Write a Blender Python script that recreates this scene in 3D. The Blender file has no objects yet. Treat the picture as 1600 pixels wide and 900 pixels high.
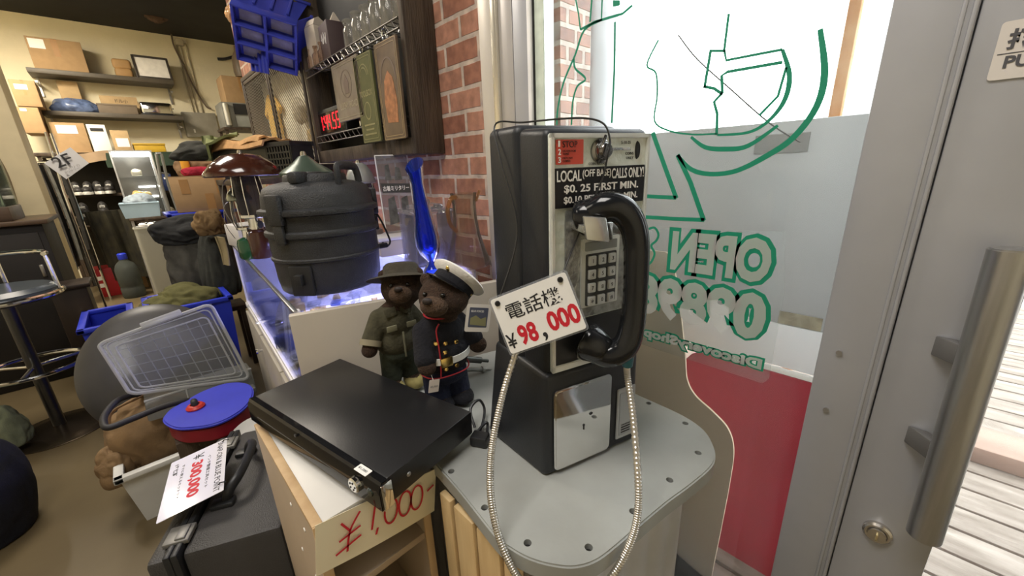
import bpy, bmesh, math, random
from math import pi, sin, cos, radians, hypot, atan2
from mathutils import Vector, Matrix, noise
S = bpy.context.scene
C = S.collection
H = 1.3                                   # height of the lens above the shop floor

# ---------------------------------------------------------------- camera (solved from the photo's vanishing points)
FPX = 610.0
_d = Vector((80, 1970, FPX)).normalized()                     # straight down, camera axes x right / y down / z forward
_vy = -((185 - 800) * _d[0] + FPX * _d[2]) / _d[1]
_u = Vector((185 - 800, _vy, FPX)).normalized()               # along the shop front, away from the lens
_z = -_d; _y = _u; _x = _y.cross(_z)
RW = Matrix((_x, _y, _z))                                     # camera axes -> world axes
cam_data = bpy.data.cameras.new('camera'); cam = bpy.data.objects.new('camera', cam_data); C.objects.link(cam)
cam_data.sensor_width = 36.0; cam_data.lens = FPX / 1600 * 36.0
cam_data.clip_start = 0.02; cam_data.clip_end = 200
_r = RW.col[0]; _dn = RW.col[1]; _f = RW.col[2]
cam.matrix_world = Matrix(((_r[0], -_dn[0], -_f[0], 0), (_r[1], -_dn[1], -_f[1], 0), (_r[2], -_dn[2], -_f[2], H), (0, 0, 0, 1)))
S.camera = cam

# ---------------------------------------------------------------- light and exposure
S.view_settings.view_transform = 'Standard'; S.view_settings.look = 'None'
S.view_settings.gamma = 1.0; S.view_settings.use_curve_mapping = False
S.view_settings.exposure = 0.0
wd = bpy.data.worlds.new('bright_overcast_sky'); S.world = wd; wd.use_nodes = True
bgn = wd.node_tree.nodes['Background']; bgn.inputs[0].default_value = (0.95, 0.98, 1.0, 1); bgn.inputs[1].default_value = 5.6
def lamp(name, loc, size, power, col, rot=(0, 0, 0), sy=None):
    l = bpy.data.lights.new(name, 'AREA'); l.energy = power; l.color = col; l.shape = 'RECTANGLE'; l.size = size; l.size_y = sy or size
    o = bpy.data.objects.new(name, l); C.objects.link(o); o.location = loc; o.rotation_euler = rot
    return o
WARM = (1.0, 0.90, 0.76)
lamp('ceiling_lamp', (-0.9, 5.6, 3.1), 0.9, 185, (1.0, 0.90, 0.74))
lamp('ceiling_lamp', (-0.3, 3.2, 3.1), 0.9, 62, WARM)
lamp('ceiling_lamp', (-0.5, 0.3, 3.1), 1.0, 46, (1.0, 0.95, 0.89))
lamp('ceiling_lamp', (-1.6, 1.6, 3.1), 0.8, 10, WARM)

# ---------------------------------------------------------------- pixel rays (photo read as 1600 x 900)
def ray(px, py): return RW @ Vector((px - 800, py - 450, FPX))
def PX(px, py, x): v = ray(px, py) * 1.0; v = v * (x / v[0]); return Vector((v[0], v[1], v[2] + H))
def PY(px, py, y): v = ray(px, py); v = v * (y / v[1]); return Vector((v[0], v[1], v[2] + H))
def PZ(px, py, z): v = ray(px, py); v = v * ((z - H) / v[2]); return Vector((v[0], v[1], z))
def PD(px, py, d): v = ray(px, py).normalized() * d; return Vector((v[0], v[1], v[2] + H))

# ---------------------------------------------------------------- materials
MATS = {}
def pm(name, col, rough=0.5, metal=0.0, var=0.12, scale=9.0, bump=0.0, bscale=60.0, emit=0.0, trans=0.0, ior=1.45, alpha=1.0, spec=0.5, coat=0.0, col2=None, detail=4.0, stretch=(1, 1, 1)):
    """principled surface with procedural colour variation and optional bump"""
    if name in MATS: return MATS[name]
    m = bpy.data.materials.new(name); m.use_nodes = True; nt = m.node_tree; b = nt.nodes['Principled BSDF']
    c = (col[0], col[1], col[2], 1)
    b.inputs['Roughness'].default_value = rough; b.inputs['Metallic'].default_value = metal
    b.inputs['Specular IOR Level'].default_value = spec; b.inputs['IOR'].default_value = ior
    b.inputs['Transmission Weight'].default_value = trans; b.inputs['Coat Weight'].default_value = coat
    b.inputs['Alpha'].default_value = alpha
    tc = nt.nodes.new('ShaderNodeTexCoord'); mp = nt.nodes.new('ShaderNodeMapping'); mp.inputs['Scale'].default_value = stretch
    nt.links.new(tc.outputs['Object'], mp.inputs[0])
    if var > 0 or col2:
        n = nt.nodes.new('ShaderNodeTexNoise'); n.inputs['Scale'].default_value = scale; n.inputs['Detail'].default_value = detail
        nt.links.new(mp.outputs[0], n.inputs['Vector'])
        r = nt.nodes.new('ShaderNodeValToRGB'); nt.links.new(n.outputs['Fac'], r.inputs[0])
        r.color_ramp.elements[0].position = 0.3; r.color_ramp.elements[1].position = 0.7
        lo = col2 or [x * (1 - var) for x in col]; hi = col if col2 else [min(1, x * (1 + var)) for x in col]
        r.color_ramp.elements[0].color = (lo[0], lo[1], lo[2], 1); r.color_ramp.elements[1].color = (hi[0], hi[1], hi[2], 1)
        nt.links.new(r.outputs[0], b.inputs['Base Color'])
        if emit: nt.links.new(r.outputs[0], b.inputs['Emission Color'])
    else:
        b.inputs['Base Color'].default_value = c
        if emit: b.inputs['Emission Color'].default_value = c
    b.inputs['Emission Strength'].default_value = emit
    if bump:
        n2 = nt.nodes.new('ShaderNodeTexNoise'); n2.inputs['Scale'].default_value = bscale; n2.inputs['Detail'].default_value = 3
        nt.links.new(mp.outputs[0], n2.inputs['Vector'])
        bp = nt.nodes.new('ShaderNodeBump'); bp.inputs['Strength'].default_value = bump; bp.inputs['Distance'].default_value = 0.01
        nt.links.new(n2.outputs['Fac'], bp.inputs['Height']); nt.links.new(bp.outputs[0], b.inputs['Normal'])
    MATS[name] = m; return m
def pane(name, tint=(0.97, 0.99, 0.98), rough=0.02, mixin=0.0, haze=None, refl=1.0):
    """thin sheet glass / clear plastic: clear, with fresnel reflection and an optional milky share"""
    if name in MATS: return MATS[name]
    m = bpy.data.materials.new(name); m.use_nodes = True; nt = m.node_tree; nt.nodes.remove(nt.nodes['Principled BSDF'])
    out = nt.nodes['Material Output']; t = nt.nodes.new('ShaderNodeBsdfTransparent'); t.inputs[0].default_value = (*tint, 1)
    g = nt.nodes.new('ShaderNodeBsdfGlossy'); g.inputs['Roughness'].default_value = rough
    lw = nt.nodes.new('ShaderNodeLayerWeight'); lw.inputs['Blend'].default_value = 0.22
    ml = nt.nodes.new('ShaderNodeMath'); ml.operation = 'MULTIPLY'; ml.inputs[1].default_value = refl
    nt.links.new(lw.outputs['Fresnel'], ml.inputs[0])
    mx = nt.nodes.new('ShaderNodeMixShader'); nt.links.new(ml.outputs[0], mx.inputs[0]); nt.links.new(t.outputs[0], mx.inputs[1]); nt.links.new(g.outputs[0], mx.inputs[2])
    last = mx
    if mixin:
        d = nt.nodes.new('ShaderNodeBsdfDiffuse'); d.inputs[0].default_value = (*(haze or (0.8, 0.82, 0.82)), 1)
        tl = nt.nodes.new('ShaderNodeBsdfTranslucent'); tl.inputs[0].default_value = (*(haze or (0.8, 0.82, 0.82)), 1)
        a = nt.nodes.new('ShaderNodeMixShader'); a.inputs[0].default_value = 0.5; nt.links.new(d.outputs[0], a.inputs[1]); nt.links.new(tl.outputs[0], a.inputs[2])
        m2 = nt.nodes.new('ShaderNodeMixShader'); m2.inputs[0].default_value = mixin
        nt.links.new(mx.outputs[0], m2.inputs[1]); nt.links.new(a.outputs[0], m2.inputs[2]); last = m2
    nt.links.new(last.outputs[0], out.inputs[0]); MATS[name] = m; return m
def wood(name, c1, c2, scale=5.0, axis=(1, 12, 12), rough=0.5, bump=0.05):
    if name in MATS: return MATS[name]
    m = pm(name, c2, rough, col2=c1, scale=scale, bump=bump, bscale=scale * 5, detail=6, stretch=axis); return m

# ---------------------------------------------------------------- mesh building
class MB:
    def __init__(s): s.bm = bmesh.new()
    def merge(s, t, M=None):
        if M is not None: bmesh.ops.transform(t, matrix=M, verts=t.verts)
        me = bpy.data.meshes.new('tmp'); t.to_mesh(me); s.bm.from_mesh(me); bpy.data.meshes.remove(me); t.free(); return s
    def box(s, c, size, rot=None, bev=0.0, seg=2, M=None):
        t = bmesh.new(); bmesh.ops.create_cube(t, size=1.0)
        bmesh.ops.scale(t, vec=Vector(size), verts=t.verts)
        if bev: bmesh.ops.bevel(t, geom=t.edges[:], offset=min(bev, min(size) * 0.45), segments=seg, profile=0.5, affect='EDGES')
        T = Matrix.Translation(Vector(c))
        if rot is not None: T = T @ (rot.to_4x4() if isinstance(rot, Matrix) else Matrix.Rotation(rot, 4, 'Z'))
        return s.merge(t, (M @ T) if M is not None else T)
    def hexa(s, p, bev=0.0, seg=2):
        """eight corners: bottom loop of four, then the top loop"""
        t = bmesh.new(); v = [t.verts.new(Vector(q)) for q in p]
        for f in ((3, 2, 1, 0), (4, 5, 6, 7), (0, 1, 5, 4), (1, 2, 6, 5), (2, 3, 7, 6), (3, 0, 4, 7)): t.faces.new([v[i] for i in f])
        bmesh.ops.recalc_face_normals(t, faces=t.faces[:])
        if bev: bmesh.ops.bevel(t, geom=t.edges[:], offset=bev, segments=seg, profile=0.5, affect='EDGES')
        return s.merge(t)
    def cyl(s, p0, p1, r0, r1=None, n=24, bev=0.0):
        p0 = Vector(p0); p1 = Vector(p1); r1 = r0 if r1 is None else r1; d = p1 - p0
        t = bmesh.new(); bmesh.ops.create_cone(t, cap_ends=True, segments=n, radius1=max(r0, 1e-5), radius2=max(r1, 1e-5), depth=d.length)
        if bev: bmesh.ops.bevel(t, geom=[e for e in t.edges if len(e.link_faces) == 2 and any(len(f.verts) > 4 for f in e.link_faces)], offset=bev, segments=2, affect='EDGES')
        q = Vector((0, 0, 1)).rotation_difference(d.normalized()).to_matrix().to_4x4()
        return s.merge(t, Matrix.Translation((p0 + p1) / 2) @ q)
    def lathe(s, prof, n=32, M=None, sx=1.0, sy=1.0, a0=0.0, a1=2 * pi):
        t = bmesh.new(); full = abs(a1 - a0 - 2 * pi) < 1e-6; k = n if full else n + 1
        rings = []
        for r, z in prof:
            if r < 1e-6 and full: rings.append([t.verts.new((0, 0, z))])
            else: rings.append([t.verts.new((r * cos(a0 + (a1 - a0) * i / n) * sx, r * sin(a0 + (a1 - a0) * i / n) * sy, z)) for i in range(k)])
        for a, b in zip(rings, rings[1:]):
            for i in range(n):
                j = (i + 1) % k
                if len(a) == 1 and len(b) == 1: continue
                try:
                    if len(a) == 1: t.faces.new((a[0], b[j], b[i]))
                    elif len(b) == 1: t.faces.new((a[i], a[j], b[0]))
                    else: t.faces.new((a[i], a[j], b[j], b[i]))
                except ValueError: pass
        bmesh.ops.recalc_face_normals(t, faces=t.faces[:])
        return s.merge(t, M)
    def tube(s, pts, r, n=10, closed=False, flat=1.0):
        pts = [Vector(p) for p in pts]; N = len(pts); rs = r if isinstance(r, (list, tuple)) else [r] * N
        t = bmesh.new(); rings = []; up = None
        for i, p in enumerate(pts):
            if closed: d = pts[(i + 1) % N] - pts[i - 1]
            else: d = pts[min(i + 1, N - 1)] - pts[max(i - 1, 0)]
            d.normalize()
            if up is None: up = d.orthogonal().normalized()
            else:
                up = up - d * up.dot(d)
                up = up.normalized() if up.length > 1e-6 else d.orthogonal().normalized()
            w = d.cross(up)
            rings.append([t.verts.new(p + (up * cos(2 * pi * k / n) + w * sin(2 * pi * k / n) * flat) * rs[i]) for k in range(n)])
        for i in range(N if closed else N - 1):
            a = rings[i]; b = rings[(i + 1) % N]
            for k in range(n): t.faces.new((a[k], a[(k + 1) % n], b[(k + 1) % n], b[k]))
        if not closed: t.faces.new(rings[0][::-1]); t.faces.new(rings[-1])
        bmesh.ops.recalc_face_normals(t, faces=t.faces[:])
        return s.merge(t)
    def prism(s, poly, depth, M=None, bev=0.0, seg=2):
        """2-D outline extruded along +z"""
        t = bmesh.new(); a = [t.verts.new((x, y, 0)) for x, y in poly]; b = [t.verts.new((x, y, depth)) for x, y in poly]; n = len(poly)
        fa = t.faces.new(a[::-1]); fb = t.faces.new(b)
        for i in range(n): t.faces.new((a[i], a[(i + 1) % n], b[(i + 1) % n], b[i]))
        bmesh.ops.recalc_face_normals(t, faces=t.faces[:])
        if bev: bmesh.ops.bevel(t, geom=list(set(fb.edges) | set(fa.edges)), offset=bev, segments=seg, affect='EDGES')
        return s.merge(t, M)
    def ell(s, c, rad, rot=None, sub=3):
        t = bmesh.new(); bmesh.ops.create_icosphere(t, subdivisions=sub, radius=1.0); bmesh.ops.scale(t, vec=Vector(rad), verts=t.verts)
        T = Matrix.Translation(Vector(c))
        if rot is not None: T = T @ rot.to_4x4()
        return s.merge(t, T)
    def quad(s, p):
        v = [s.bm.verts.new(Vector(q)) for q in p]; s.bm.faces.new(v); return s
    def ribbon(s, pts, w, M, closed=False, z=0.0, depth=0.0006):
        """flat stroke of width w along a 2-D polyline, in the plane M"""
        P = [Vector((p[0], p[1])) for p in pts]; N = len(P); ws = w if isinstance(w, (list, tuple)) else [w] * N
        L = []; Rr = []
        for i in range(N):
            d = (P[(i + 1) % N] - P[i - 1]) if closed else (P[min(i + 1, N - 1)] - P[max(i - 1, 0)])
            d.normalize(); nn = Vector((-d[1], d[0])) * ws[i] / 2
            L.append(P[i] + nn); Rr.append(P[i] - nn)
        t = bmesh.new(); lv = [t.verts.new((p[0], p[1], z)) for p in L]; rv = [t.verts.new((p[0], p[1], z)) for p in Rr]
        for i in range(N if closed else N - 1): t.faces.new((lv[i], rv[i], rv[(i + 1) % N], lv[(i + 1) % N]))
        r = bmesh.ops.extrude_face_region(t, geom=t.faces[:]); bmesh.ops.translate(t, vec=(0, 0, depth), verts=[g for g in r['geom'] if isinstance(g, bmesh.types.BMVert)])
        bmesh.ops.recalc_face_normals(t, faces=t.faces[:])
        return s.merge(t, M)
    def heap(s, c, rad, seed=0, amp=0.2, freq=2.2, sub=4, flat=True, fold=1.0):
        """crumpled cloth: an ellipsoid pushed in and out by folded noise"""
        t = bmesh.new(); bmesh.ops.create_icosphere(t, subdivisions=sub, radius=1.0); o = Vector((seed * 7.3, seed * 3.1, seed * 1.7))
        dr = Vector((sin(seed * 1.3), cos(seed * 2.1), 0.5 * sin(seed))).normalized()
        for v in t.verts:
            q = v.co * freq * 0.55 + o
            n1 = noise.noise(q); ph_ = v.co.dot(dr) * freq * 2.3 + 3.4 * noise.noise(q * 0.9 + o) + 1.3 * noise.noise(q * 2.3)
            n2 = abs(sin(ph_)) ** 0.8; n3 = abs(sin(ph_ * 1.7 + 2.0 * noise.noise(q * 1.6 - o))) ** 1.2
            v.co *= 1 + amp * (0.9 * n1 + 0.42 * fold * (n2 - 0.6) + 0.16 * fold * (n3 - 0.5))
        for v in t.verts:
            v.co = Vector((v.co[0] * rad[0], v.co[1] * rad[1], v.co[2] * rad[2]))
            if flat and v.co[2] < -0.55 * rad[2]: v.co[2] = -0.55 * rad[2] + (v.co[2] + 0.55 * rad[2]) * 0.1
        return s.merge(t, Matrix.Translation(Vector(c)))
    def sheet(s, fn, nu, nv, thick=0.0):
        t = bmesh.new(); g = [[t.verts.new(Vector(fn(i / nu, j / nv))) for j in range(nv + 1)] for i in range(nu + 1)]
        for i in range(nu):
            for j in range(nv): t.faces.new((g[i][j], g[i + 1][j], g[i + 1][j + 1], g[i][j + 1]))
        if thick:
            bmesh.ops.recalc_face_normals(t, faces=t.faces[:]); bmesh.ops.solidify(t, geom=t.faces[:], thickness=thick)
        return s.merge(t)
def tag(o, label=None, cat=None, group=None, kind=None):
    for k, v in (('label', label), ('category', cat), ('group', group), ('kind', kind)):
        if v: o[k] = v
    return o
def obj(name, mb, mat, parent=None, label=None, cat=None, group=None, kind=None, angle=35, loc=None, M=None, mods=None):
    me = bpy.data.meshes.new(name); mb.bm.normal_update(); mb.bm.to_mesh(me); mb.bm.free()
    for mt in (mat if isinstance(mat, (list, tuple)) else [mat]): me.materials.append(mt)
    for p in me.polygons: p.use_smooth = True
    me.set_sharp_from_angle(angle=radians(angle))
    o = bpy.data.objects.new(name, me); C.objects.link(o)
    if parent is not None: o.parent = parent
    if loc is not None: o.location = loc
    if M is not None: o.matrix_local = M
    return tag(o, label, cat, group, kind)
def thing(name, label, cat, M=None, loc=None, rz=0.0, group=None, kind=None):
    o = bpy.data.objects.new(name, None); C.objects.link(o); o.empty_display_size = 0.05
    if M is not None: o.matrix_world = M
    else: o.location = loc or (0, 0, 0); o.rotation_euler = (0, 0, rz)
    return tag(o, label, cat, group, kind)
def copytree(o, parent=None, M=None, label=None):
    c = o.copy(); C.objects.link(c)
    if parent is not None: c.parent = parent
    if M is not None: c.matrix_world = M
    if label: c['label'] = label
    for ch in list(o.children): copytree(ch, c)
    return c
def frame(o, x, y=None, z=None):
    """4x4 from an origin and two axes (x and y, or x and z)"""
    x = Vector(x).normalized()
    if y is not None: y = Vector(y); y = (y - x * x.dot(y)).normalized(); z = x.cross(y)
    else: z = Vector(z); z = (z - x * x.dot(z)).normalized(); y = z.cross(x)
    return Matrix(((x[0], y[0], z[0], o[0]), (x[1], y[1], z[1], o[1]), (x[2], y[2], z[2], o[2]), (0, 0, 0, 1)))
def catmull(p, k=8, closed=False):
    p = [Vector(q) for q in p]; N = len(p); out = []
    for i in range(N if closed else N - 1):
        g = (lambda j: p[j % N]) if closed else (lambda j: p[max(0, min(N - 1, j))])
        a, b, c, d = g(i - 1), g(i), g(i + 1), g(i + 2)
        for j in range(k):
            t = j / k; out.append(0.5 * ((2 * b) + (c - a) * t + (2 * a - 5 * b + 4 * c - d) * t * t + (3 * b - a - 3 * c + d) * t ** 3))
    if not closed: out.append(p[-1])
    return out
def text(name, s, org, ux, uy, h, mat, parent=None, w=None, bold=0.0, depth=0.0004, align='L', shear=0.0, label=None, lines=1.0):
    """raised lettering as a mesh: box-fitted to height h (and width w) in the plane ux, uy"""
    cu = bpy.data.curves.new('t', 'FONT'); cu.body = s; cu.size = 1.0; cu.offset = bold; cu.resolution_u = 3; cu.shear = shear; cu.space_line = lines
    o = bpy.data.objects.new('t', cu); C.objects.link(o); bpy.context.view_layer.update()
    me = bpy.data.meshes.new_from_object(o.evaluated_get(bpy.context.evaluated_depsgraph_get()))
    bpy.data.objects.remove(o); bpy.data.curves.remove(cu)
    xs = [v.co.x for v in me.vertices]; ys = [v.co.y for v in me.vertices]
    x0, x1, y0, y1 = min(xs), max(xs), min(ys), max(ys); sy = h / (y1 - y0); sx = (w / (x1 - x0)) if w else sy
    W = (x1 - x0) * sx; off = {'L': 0, 'C': -W / 2, 'R': -W}[align]
    M = frame(org, ux, uy)
    bm = bmesh.new(); bm.from_mesh(me); bpy.data.meshes.remove(me)
    for v in bm.verts: v.co = Vector(((v.co.x - x0) * sx + off, (v.co.y - y0) * sy, 0))
    r = bmesh.ops.extrude_face_region(bm, geom=bm.faces[:]); bmesh.ops.translate(bm, vec=(0, 0, depth), verts=[g for g in r['geom'] if isinstance(g, bmesh.types.BMVert)])
    bmesh.ops.recalc_face_normals(bm, faces=bm.faces[:])
    bmesh.ops.transform(bm, matrix=M, verts=bm.verts)
    mb = MB(); mb.bm.free(); mb.bm = bm
    return obj(name, mb, mat, parent, label=label, angle=30)
def rrect(w, h, r, n=6, cx=0.0, cy=0.0):
    out = []
    for qx, qy, a in ((w / 2 - r, h / 2 - r, 0), (-w / 2 + r, h / 2 - r, pi / 2), (-w / 2 + r, -h / 2 + r, pi), (w / 2 - r, -h / 2 + r, 1.5 * pi)):
        for i in range(n + 1): out.append((cx + qx + r * cos(a + pi / 2 * i / n), cy + qy + r * sin(a + pi / 2 * i / n)))
    return out

BLACK_PLASTIC = pm('black_plastic', (0.018, 0.019, 0.021), 0.38, bump=0.08, bscale=220)
GLOSS_BLACK = pm('gloss_black', (0.008, 0.008, 0.009), 0.08, var=0)
CHROME = pm('chrome', (0.82, 0.83, 0.83), 0.10, 1.0, var=0.04)
STEEL = pm('brushed_steel', (0.42, 0.41, 0.40), 0.32, 1.0, var=0.1, scale=30)
WHITE_PAPER = pm('white_paper', (0.80, 0.79, 0.76), 0.6, var=0.02)
INK = pm('black_ink', (0.02, 0.02, 0.022), 0.6, var=0)
RED_INK = pm('red_ink', (0.55, 0.015, 0.03), 0.5, var=0)
CARD = pm('cardboard', (0.36, 0.235, 0.12), 0.85, var=0.08, scale=14, bump=0.02)
CARD2 = pm('cardboard_pale', (0.44, 0.31, 0.165), 0.85, var=0.08, scale=14)
TAPE = pm('parcel_tape', (0.36, 0.2, 0.08), 0.3, var=0.05)
BLUE_PLASTIC = pm('blue_plastic', (0.025, 0.045, 0.52), 0.35, var=0.1, scale=6)
DARK_WOOD = wood('dark_wood', (0.030, 0.019, 0.012), (0.085, 0.058, 0.038), 3.0, (10, 10, 1), 0.55, 0.2)

# ================================================================= setting
CEIL = 3.2; XW = 0.90; XG = 0.85
FLOOR_M = pm('floor_vinyl', (0.155, 0.118, 0.062), 0.42, col2=(0.105, 0.078, 0.04), scale=1.6, bump=0.02, bscale=40, detail=7)
PLASTER = pm('cream_plaster', (0.76, 0.69, 0.50), 0.9, var=0.08, scale=2.0, bump=0.15, bscale=30)
mb = MB(); mb.box((-1.05, 3.0, -0.05), (3.9, 9.4, 0.1)); mb.box((1.55, 5.8, -0.05), (1.3, 3.8, 0.1)); obj('floor', mb, FLOOR_M, kind='structure')
mb = MB(); mb.box((-0.4, 3.0, CEIL + 0.05), (5.2, 9.4, 0.1)); obj('ceiling', mb, pm('black_ceiling', (0.012, 0.012, 0.011), 0.8, var=0.3, scale=3), kind='structure')
mb = MB(); mb.box((-0.4, 7.65, CEIL / 2), (5.2, 0.1, CEIL)); obj('wall_back', mb, PLASTER, kind='structure')
mb = MB(); mb.box((-3.0 - 0.05, 3.0, CEIL / 2), (0.1, 9.4, CEIL)); obj('wall_left', mb, PLASTER, kind='structure')
mb = MB(); mb.box((-1.05, -1.65, CEIL / 2), (3.9, 0.1, CEIL)); obj('wall_front', mb, PLASTER, kind='structure')
# brick wall on the street side
def brick_mat(name, axis, c1, c2, bw, rh, rough=0.75):
    bm_ = bpy.data.materials.new(name); bm_.use_nodes = True; nt = bm_.node_tree; b = nt.nodes['Principled BSDF']; b.inputs['Roughness'].default_value = rough
    tc = nt.nodes.new('ShaderNodeTexCoord'); sp = nt.nodes.new('ShaderNodeSeparateXYZ'); cb = nt.nodes.new('ShaderNodeCombineXYZ')
    nt.links.new(tc.outputs['Object'], sp.inputs[0]); nt.links.new(sp.outputs[axis], cb.inputs['X']); nt.links.new(sp.outputs['Z'], cb.inputs['Y'])
    nz = nt.nodes.new('ShaderNodeTexNoise'); nz.inputs['Scale'].default_value = 14; nz.inputs['Detail'].default_value = 4; nt.links.new(tc.outputs['Object'], nz.inputs['Vector'])
    va = nt.nodes.new('ShaderNodeVectorMath'); va.operation = 'MULTIPLY_ADD'; va.inputs[1].default_value = (0.008, 0.008, 0); nt.links.new(nz.outputs['Color'], va.inputs[0]); nt.links.new(cb.outputs[0], va.inputs[2])
    br = nt.nodes.new('ShaderNodeTexBrick'); nt.links.new(va.outputs[0], br.inputs['Vector'])
    br.inputs['Scale'].default_value = 1.0; br.inputs['Brick Width'].default_value = bw; br.inputs['Row Height'].default_value = rh; br.inputs['Mortar Size'].default_value = 0.0080; br.inputs['Mortar Smooth'].default_value = 0.3
    br.inputs['Color1'].default_value = (*c1, 1); br.inputs['Color2'].default_value = (*c2, 1); br.inputs['Mortar'].default_value = (0.55, 0.46, 0.38, 1); br.inputs['Bias'].default_value = 0.0
    n2 = nt.nodes.new('ShaderNodeTexNoise'); n2.inputs['Scale'].default_value = 28; n2.inputs['Detail'].default_value = 5; nt.links.new(tc.outputs['Object'], n2.inputs['Vector'])
    mx = nt.nodes.new('ShaderNodeMix'); mx.data_type = 'RGBA'; mx.blend_type = 'MULTIPLY'; mx.inputs[0].default_value = 0.6
    rr = nt.nodes.new('ShaderNodeValToRGB'); rr.color_ramp.elements[0].color = (0.45, 0.42, 0.42, 1); rr.color_ramp.elements[1].color = (1.3, 1.25, 1.2, 1); rr.color_ramp.elements[0].position = 0.3; rr.color_ramp.elements[1].position = 0.7
    nt.links.new(n2.outputs['Fac'], rr.inputs[0]); nt.links.new(br.outputs['Color'], mx.inputs[6]); nt.links.new(rr.outputs[0], mx.inputs[7]); nt.links.new(mx.outputs[2], b.inputs['Base Color'])
    bp = nt.nodes.new('ShaderNodeBump'); bp.inputs['Strength'].default_value = 0.6; bp.inputs['Distance'].default_value = 0.004; bp.invert = True
    nt.links.new(br.outputs['Fac'], bp.inputs['Height']); nt.links.new(bp.outputs[0], b.inputs['Normal'])
    return bm_
BRICK = brick_mat('brick', 'Y', (0.28, 0.115, 0.070), (0.44, 0.22, 0.145), 0.176, 0.071)
mb = MB(); mb.box((XW + 0.06, (0.985 + 3.95) / 2, CEIL / 2), (0.12, 3.95 - 0.985, CEIL)); obj('wall_right', mb, BRICK, kind='structure')
mb = MB(); mb.box((2.15, 5.8, CEIL / 2), (0.1, 3.8, CEIL)); obj('wall_side', mb, PLASTER, kind='structure')
mb = MB(); mb.box((1.56, 3.90, CEIL / 2), (1.08, 0.1, CEIL)); obj('wall_return', mb, PLASTER, kind='structure')
# header over the shop front and the blind part behind the photographer
mb = MB(); mb.box((XW + 0.04, -0.3075, CEIL - 0.25), (0.16, 2.585, 0.5)); obj('trim_header', mb, PLASTER, kind='structure')
# cream pillar by the bar
mb = MB(); mb.box((-0.80, 5.2, CEIL / 2), (0.68, 0.4, CEIL), bev=0.01); obj('column', mb, pm('cream_paint', (0.62, 0.54, 0.36), 0.7, var=0.05), kind='structure')
mb = MB(); mb.tube(catmull([(-0.62, 4.99, 1.05), (-0.60, 4.985, 1.4), (-0.63, 4.985, 1.7), (-0.60, 4.985, 1.95)], 6), 0.006, 8); tag(obj('cable', mb, pm('cable_brown', (0.16, 0.12, 0.07), 0.6)), 'thin brown cable running down the cream pillar', 'cable')

# ---------------- shop front: fixed window with its frame, door beyond it
ALU = pm('aluminium_frame', (0.43, 0.44, 0.475), 0.38, 0.35, var=0.04)
ALU_L = pm('aluminium_light', (0.62, 0.58, 0.52), 0.35, 0.3, var=0.04)
GLASSP = pane('window_glass', (0.97, 0.985, 0.98), 0.01, mixin=0.03, haze=(0.85, 0.88, 0.88))
w1 = thing('window_1', None, None, loc=(XG, 0.42, 0), kind='structure')
def yb(y0, y1, x0, x1, z0=0.0, z1=CEIL - 0.5, mb=None, bev=0.002):
    mb = mb or MB(); mb.box(((x0 + x1) / 2 - XG, (y0 + y1) / 2 - 0.42, (z0 + z1) / 2), (x1 - x0, y1 - y0, z1 - z0), bev=bev); return mb
m = yb(0.930, 0.985, XG - 0.004, XG + 0.12); obj('jamb', m, ALU_L, w1)
m = yb(0.905, 0.928, XG - 0.010, XG + 0.10); obj('jamb', m, pm('aluminium_bright', (0.72, 0.68, 0.58), 0.22, 0.7, var=0.03), w1)
m = yb(0.850, 0.903, XG - 0.002, XG + 0.10); obj('jamb', m, pm('aluminium_grey', (0.50, 0.48, 0.47), 0.35, 0.4, var=0.03), w1)
m = yb(0.790, 0.846, XG - 0.004, XG + 0.10); obj('jamb', m, ALU, w1)
m = yb(0.7755, 0.788, XG - 0.012, XG + 0.05); obj('glazing_bead', m, pm('white_bead', (0.9, 0.9, 0.9), 0.3), w1)
m = yb(0.7705, 0.7745, XG - 0.006, XG + 0.05); obj('gasket', m, pm('rubber', (0.02, 0.02, 0.02), 0.6), w1)
m = yb(0.7400, 0.7700, XG - 0.002, XG + 0.04); obj('glazing_bead', m, pm('pale_green_bead', (0.66, 0.74, 0.64), 0.35, var=0.12, scale=30), w1)
m = yb(0.078, 0.7398, XG + 0.002, XG + 0.008, 0.05, bev=0); obj('pane', m, GLASSP, w1)
m = yb(-0.005, 0.080, XG - 0.02, XG + 0.04)
m = yb(0.006, 0.011, XG - 0.023, XG - 0.019, mb=m); m = yb(-0.004, 0.001, XG - 0.0235, XG - 0.019, mb=m); obj('mullion', m, ALU, w1)
m = MB()
for zz in (H - 0.33, H - 0.445): m.cyl((-0.0245, 0.052 - 0.42, zz), (-0.019, 0.052 - 0.42, zz), 0.0045, 0.004, 14)
obj('screw', m, pm('screw_grey', (0.3, 0.29, 0.28), 0.4, 0.6), w1)
m = yb(0.08, 0.74, XG - 0.01, XG + 0.03, 0.0, 0.06); obj('sill', m, ALU, w1)
d1 = thing('door_1', None, None, loc=(XG, -0.55, 0), kind='structure')
def db(y0, y1, x0, x1, z0, z1, mb=None, bev=0.002):
    mb = mb or MB(); mb.box(((x0 + x1) / 2 - XG, (y0 + y1) / 2 + 0.55, (z0 + z1) / 2), (x1 - x0, y1 - y0, z1 - z0), bev=bev); return mb
obj('door_stop', db(-0.03, 0.015, XG + 0.036, XG + 0.05, 0.02, 2.5), ALU, d1)
obj('stile', db(-0.120, -0.0065, XG - 0.015, XG + 0.035, 0.02, 2.5), ALU, d1)
obj('stile', db(-1.05, -0.95, XG - 0.015, XG + 0.035, 0.02, 2.5), ALU, d1)
obj('rail', db(-0.95, -0.12, XG - 0.015, XG + 0.035, 0.02, 0.10), ALU, d1)
obj('rail', db(-0.95, -0.12, XG - 0.015, XG + 0.035, 2.36, 2.5), ALU, d1)
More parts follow.
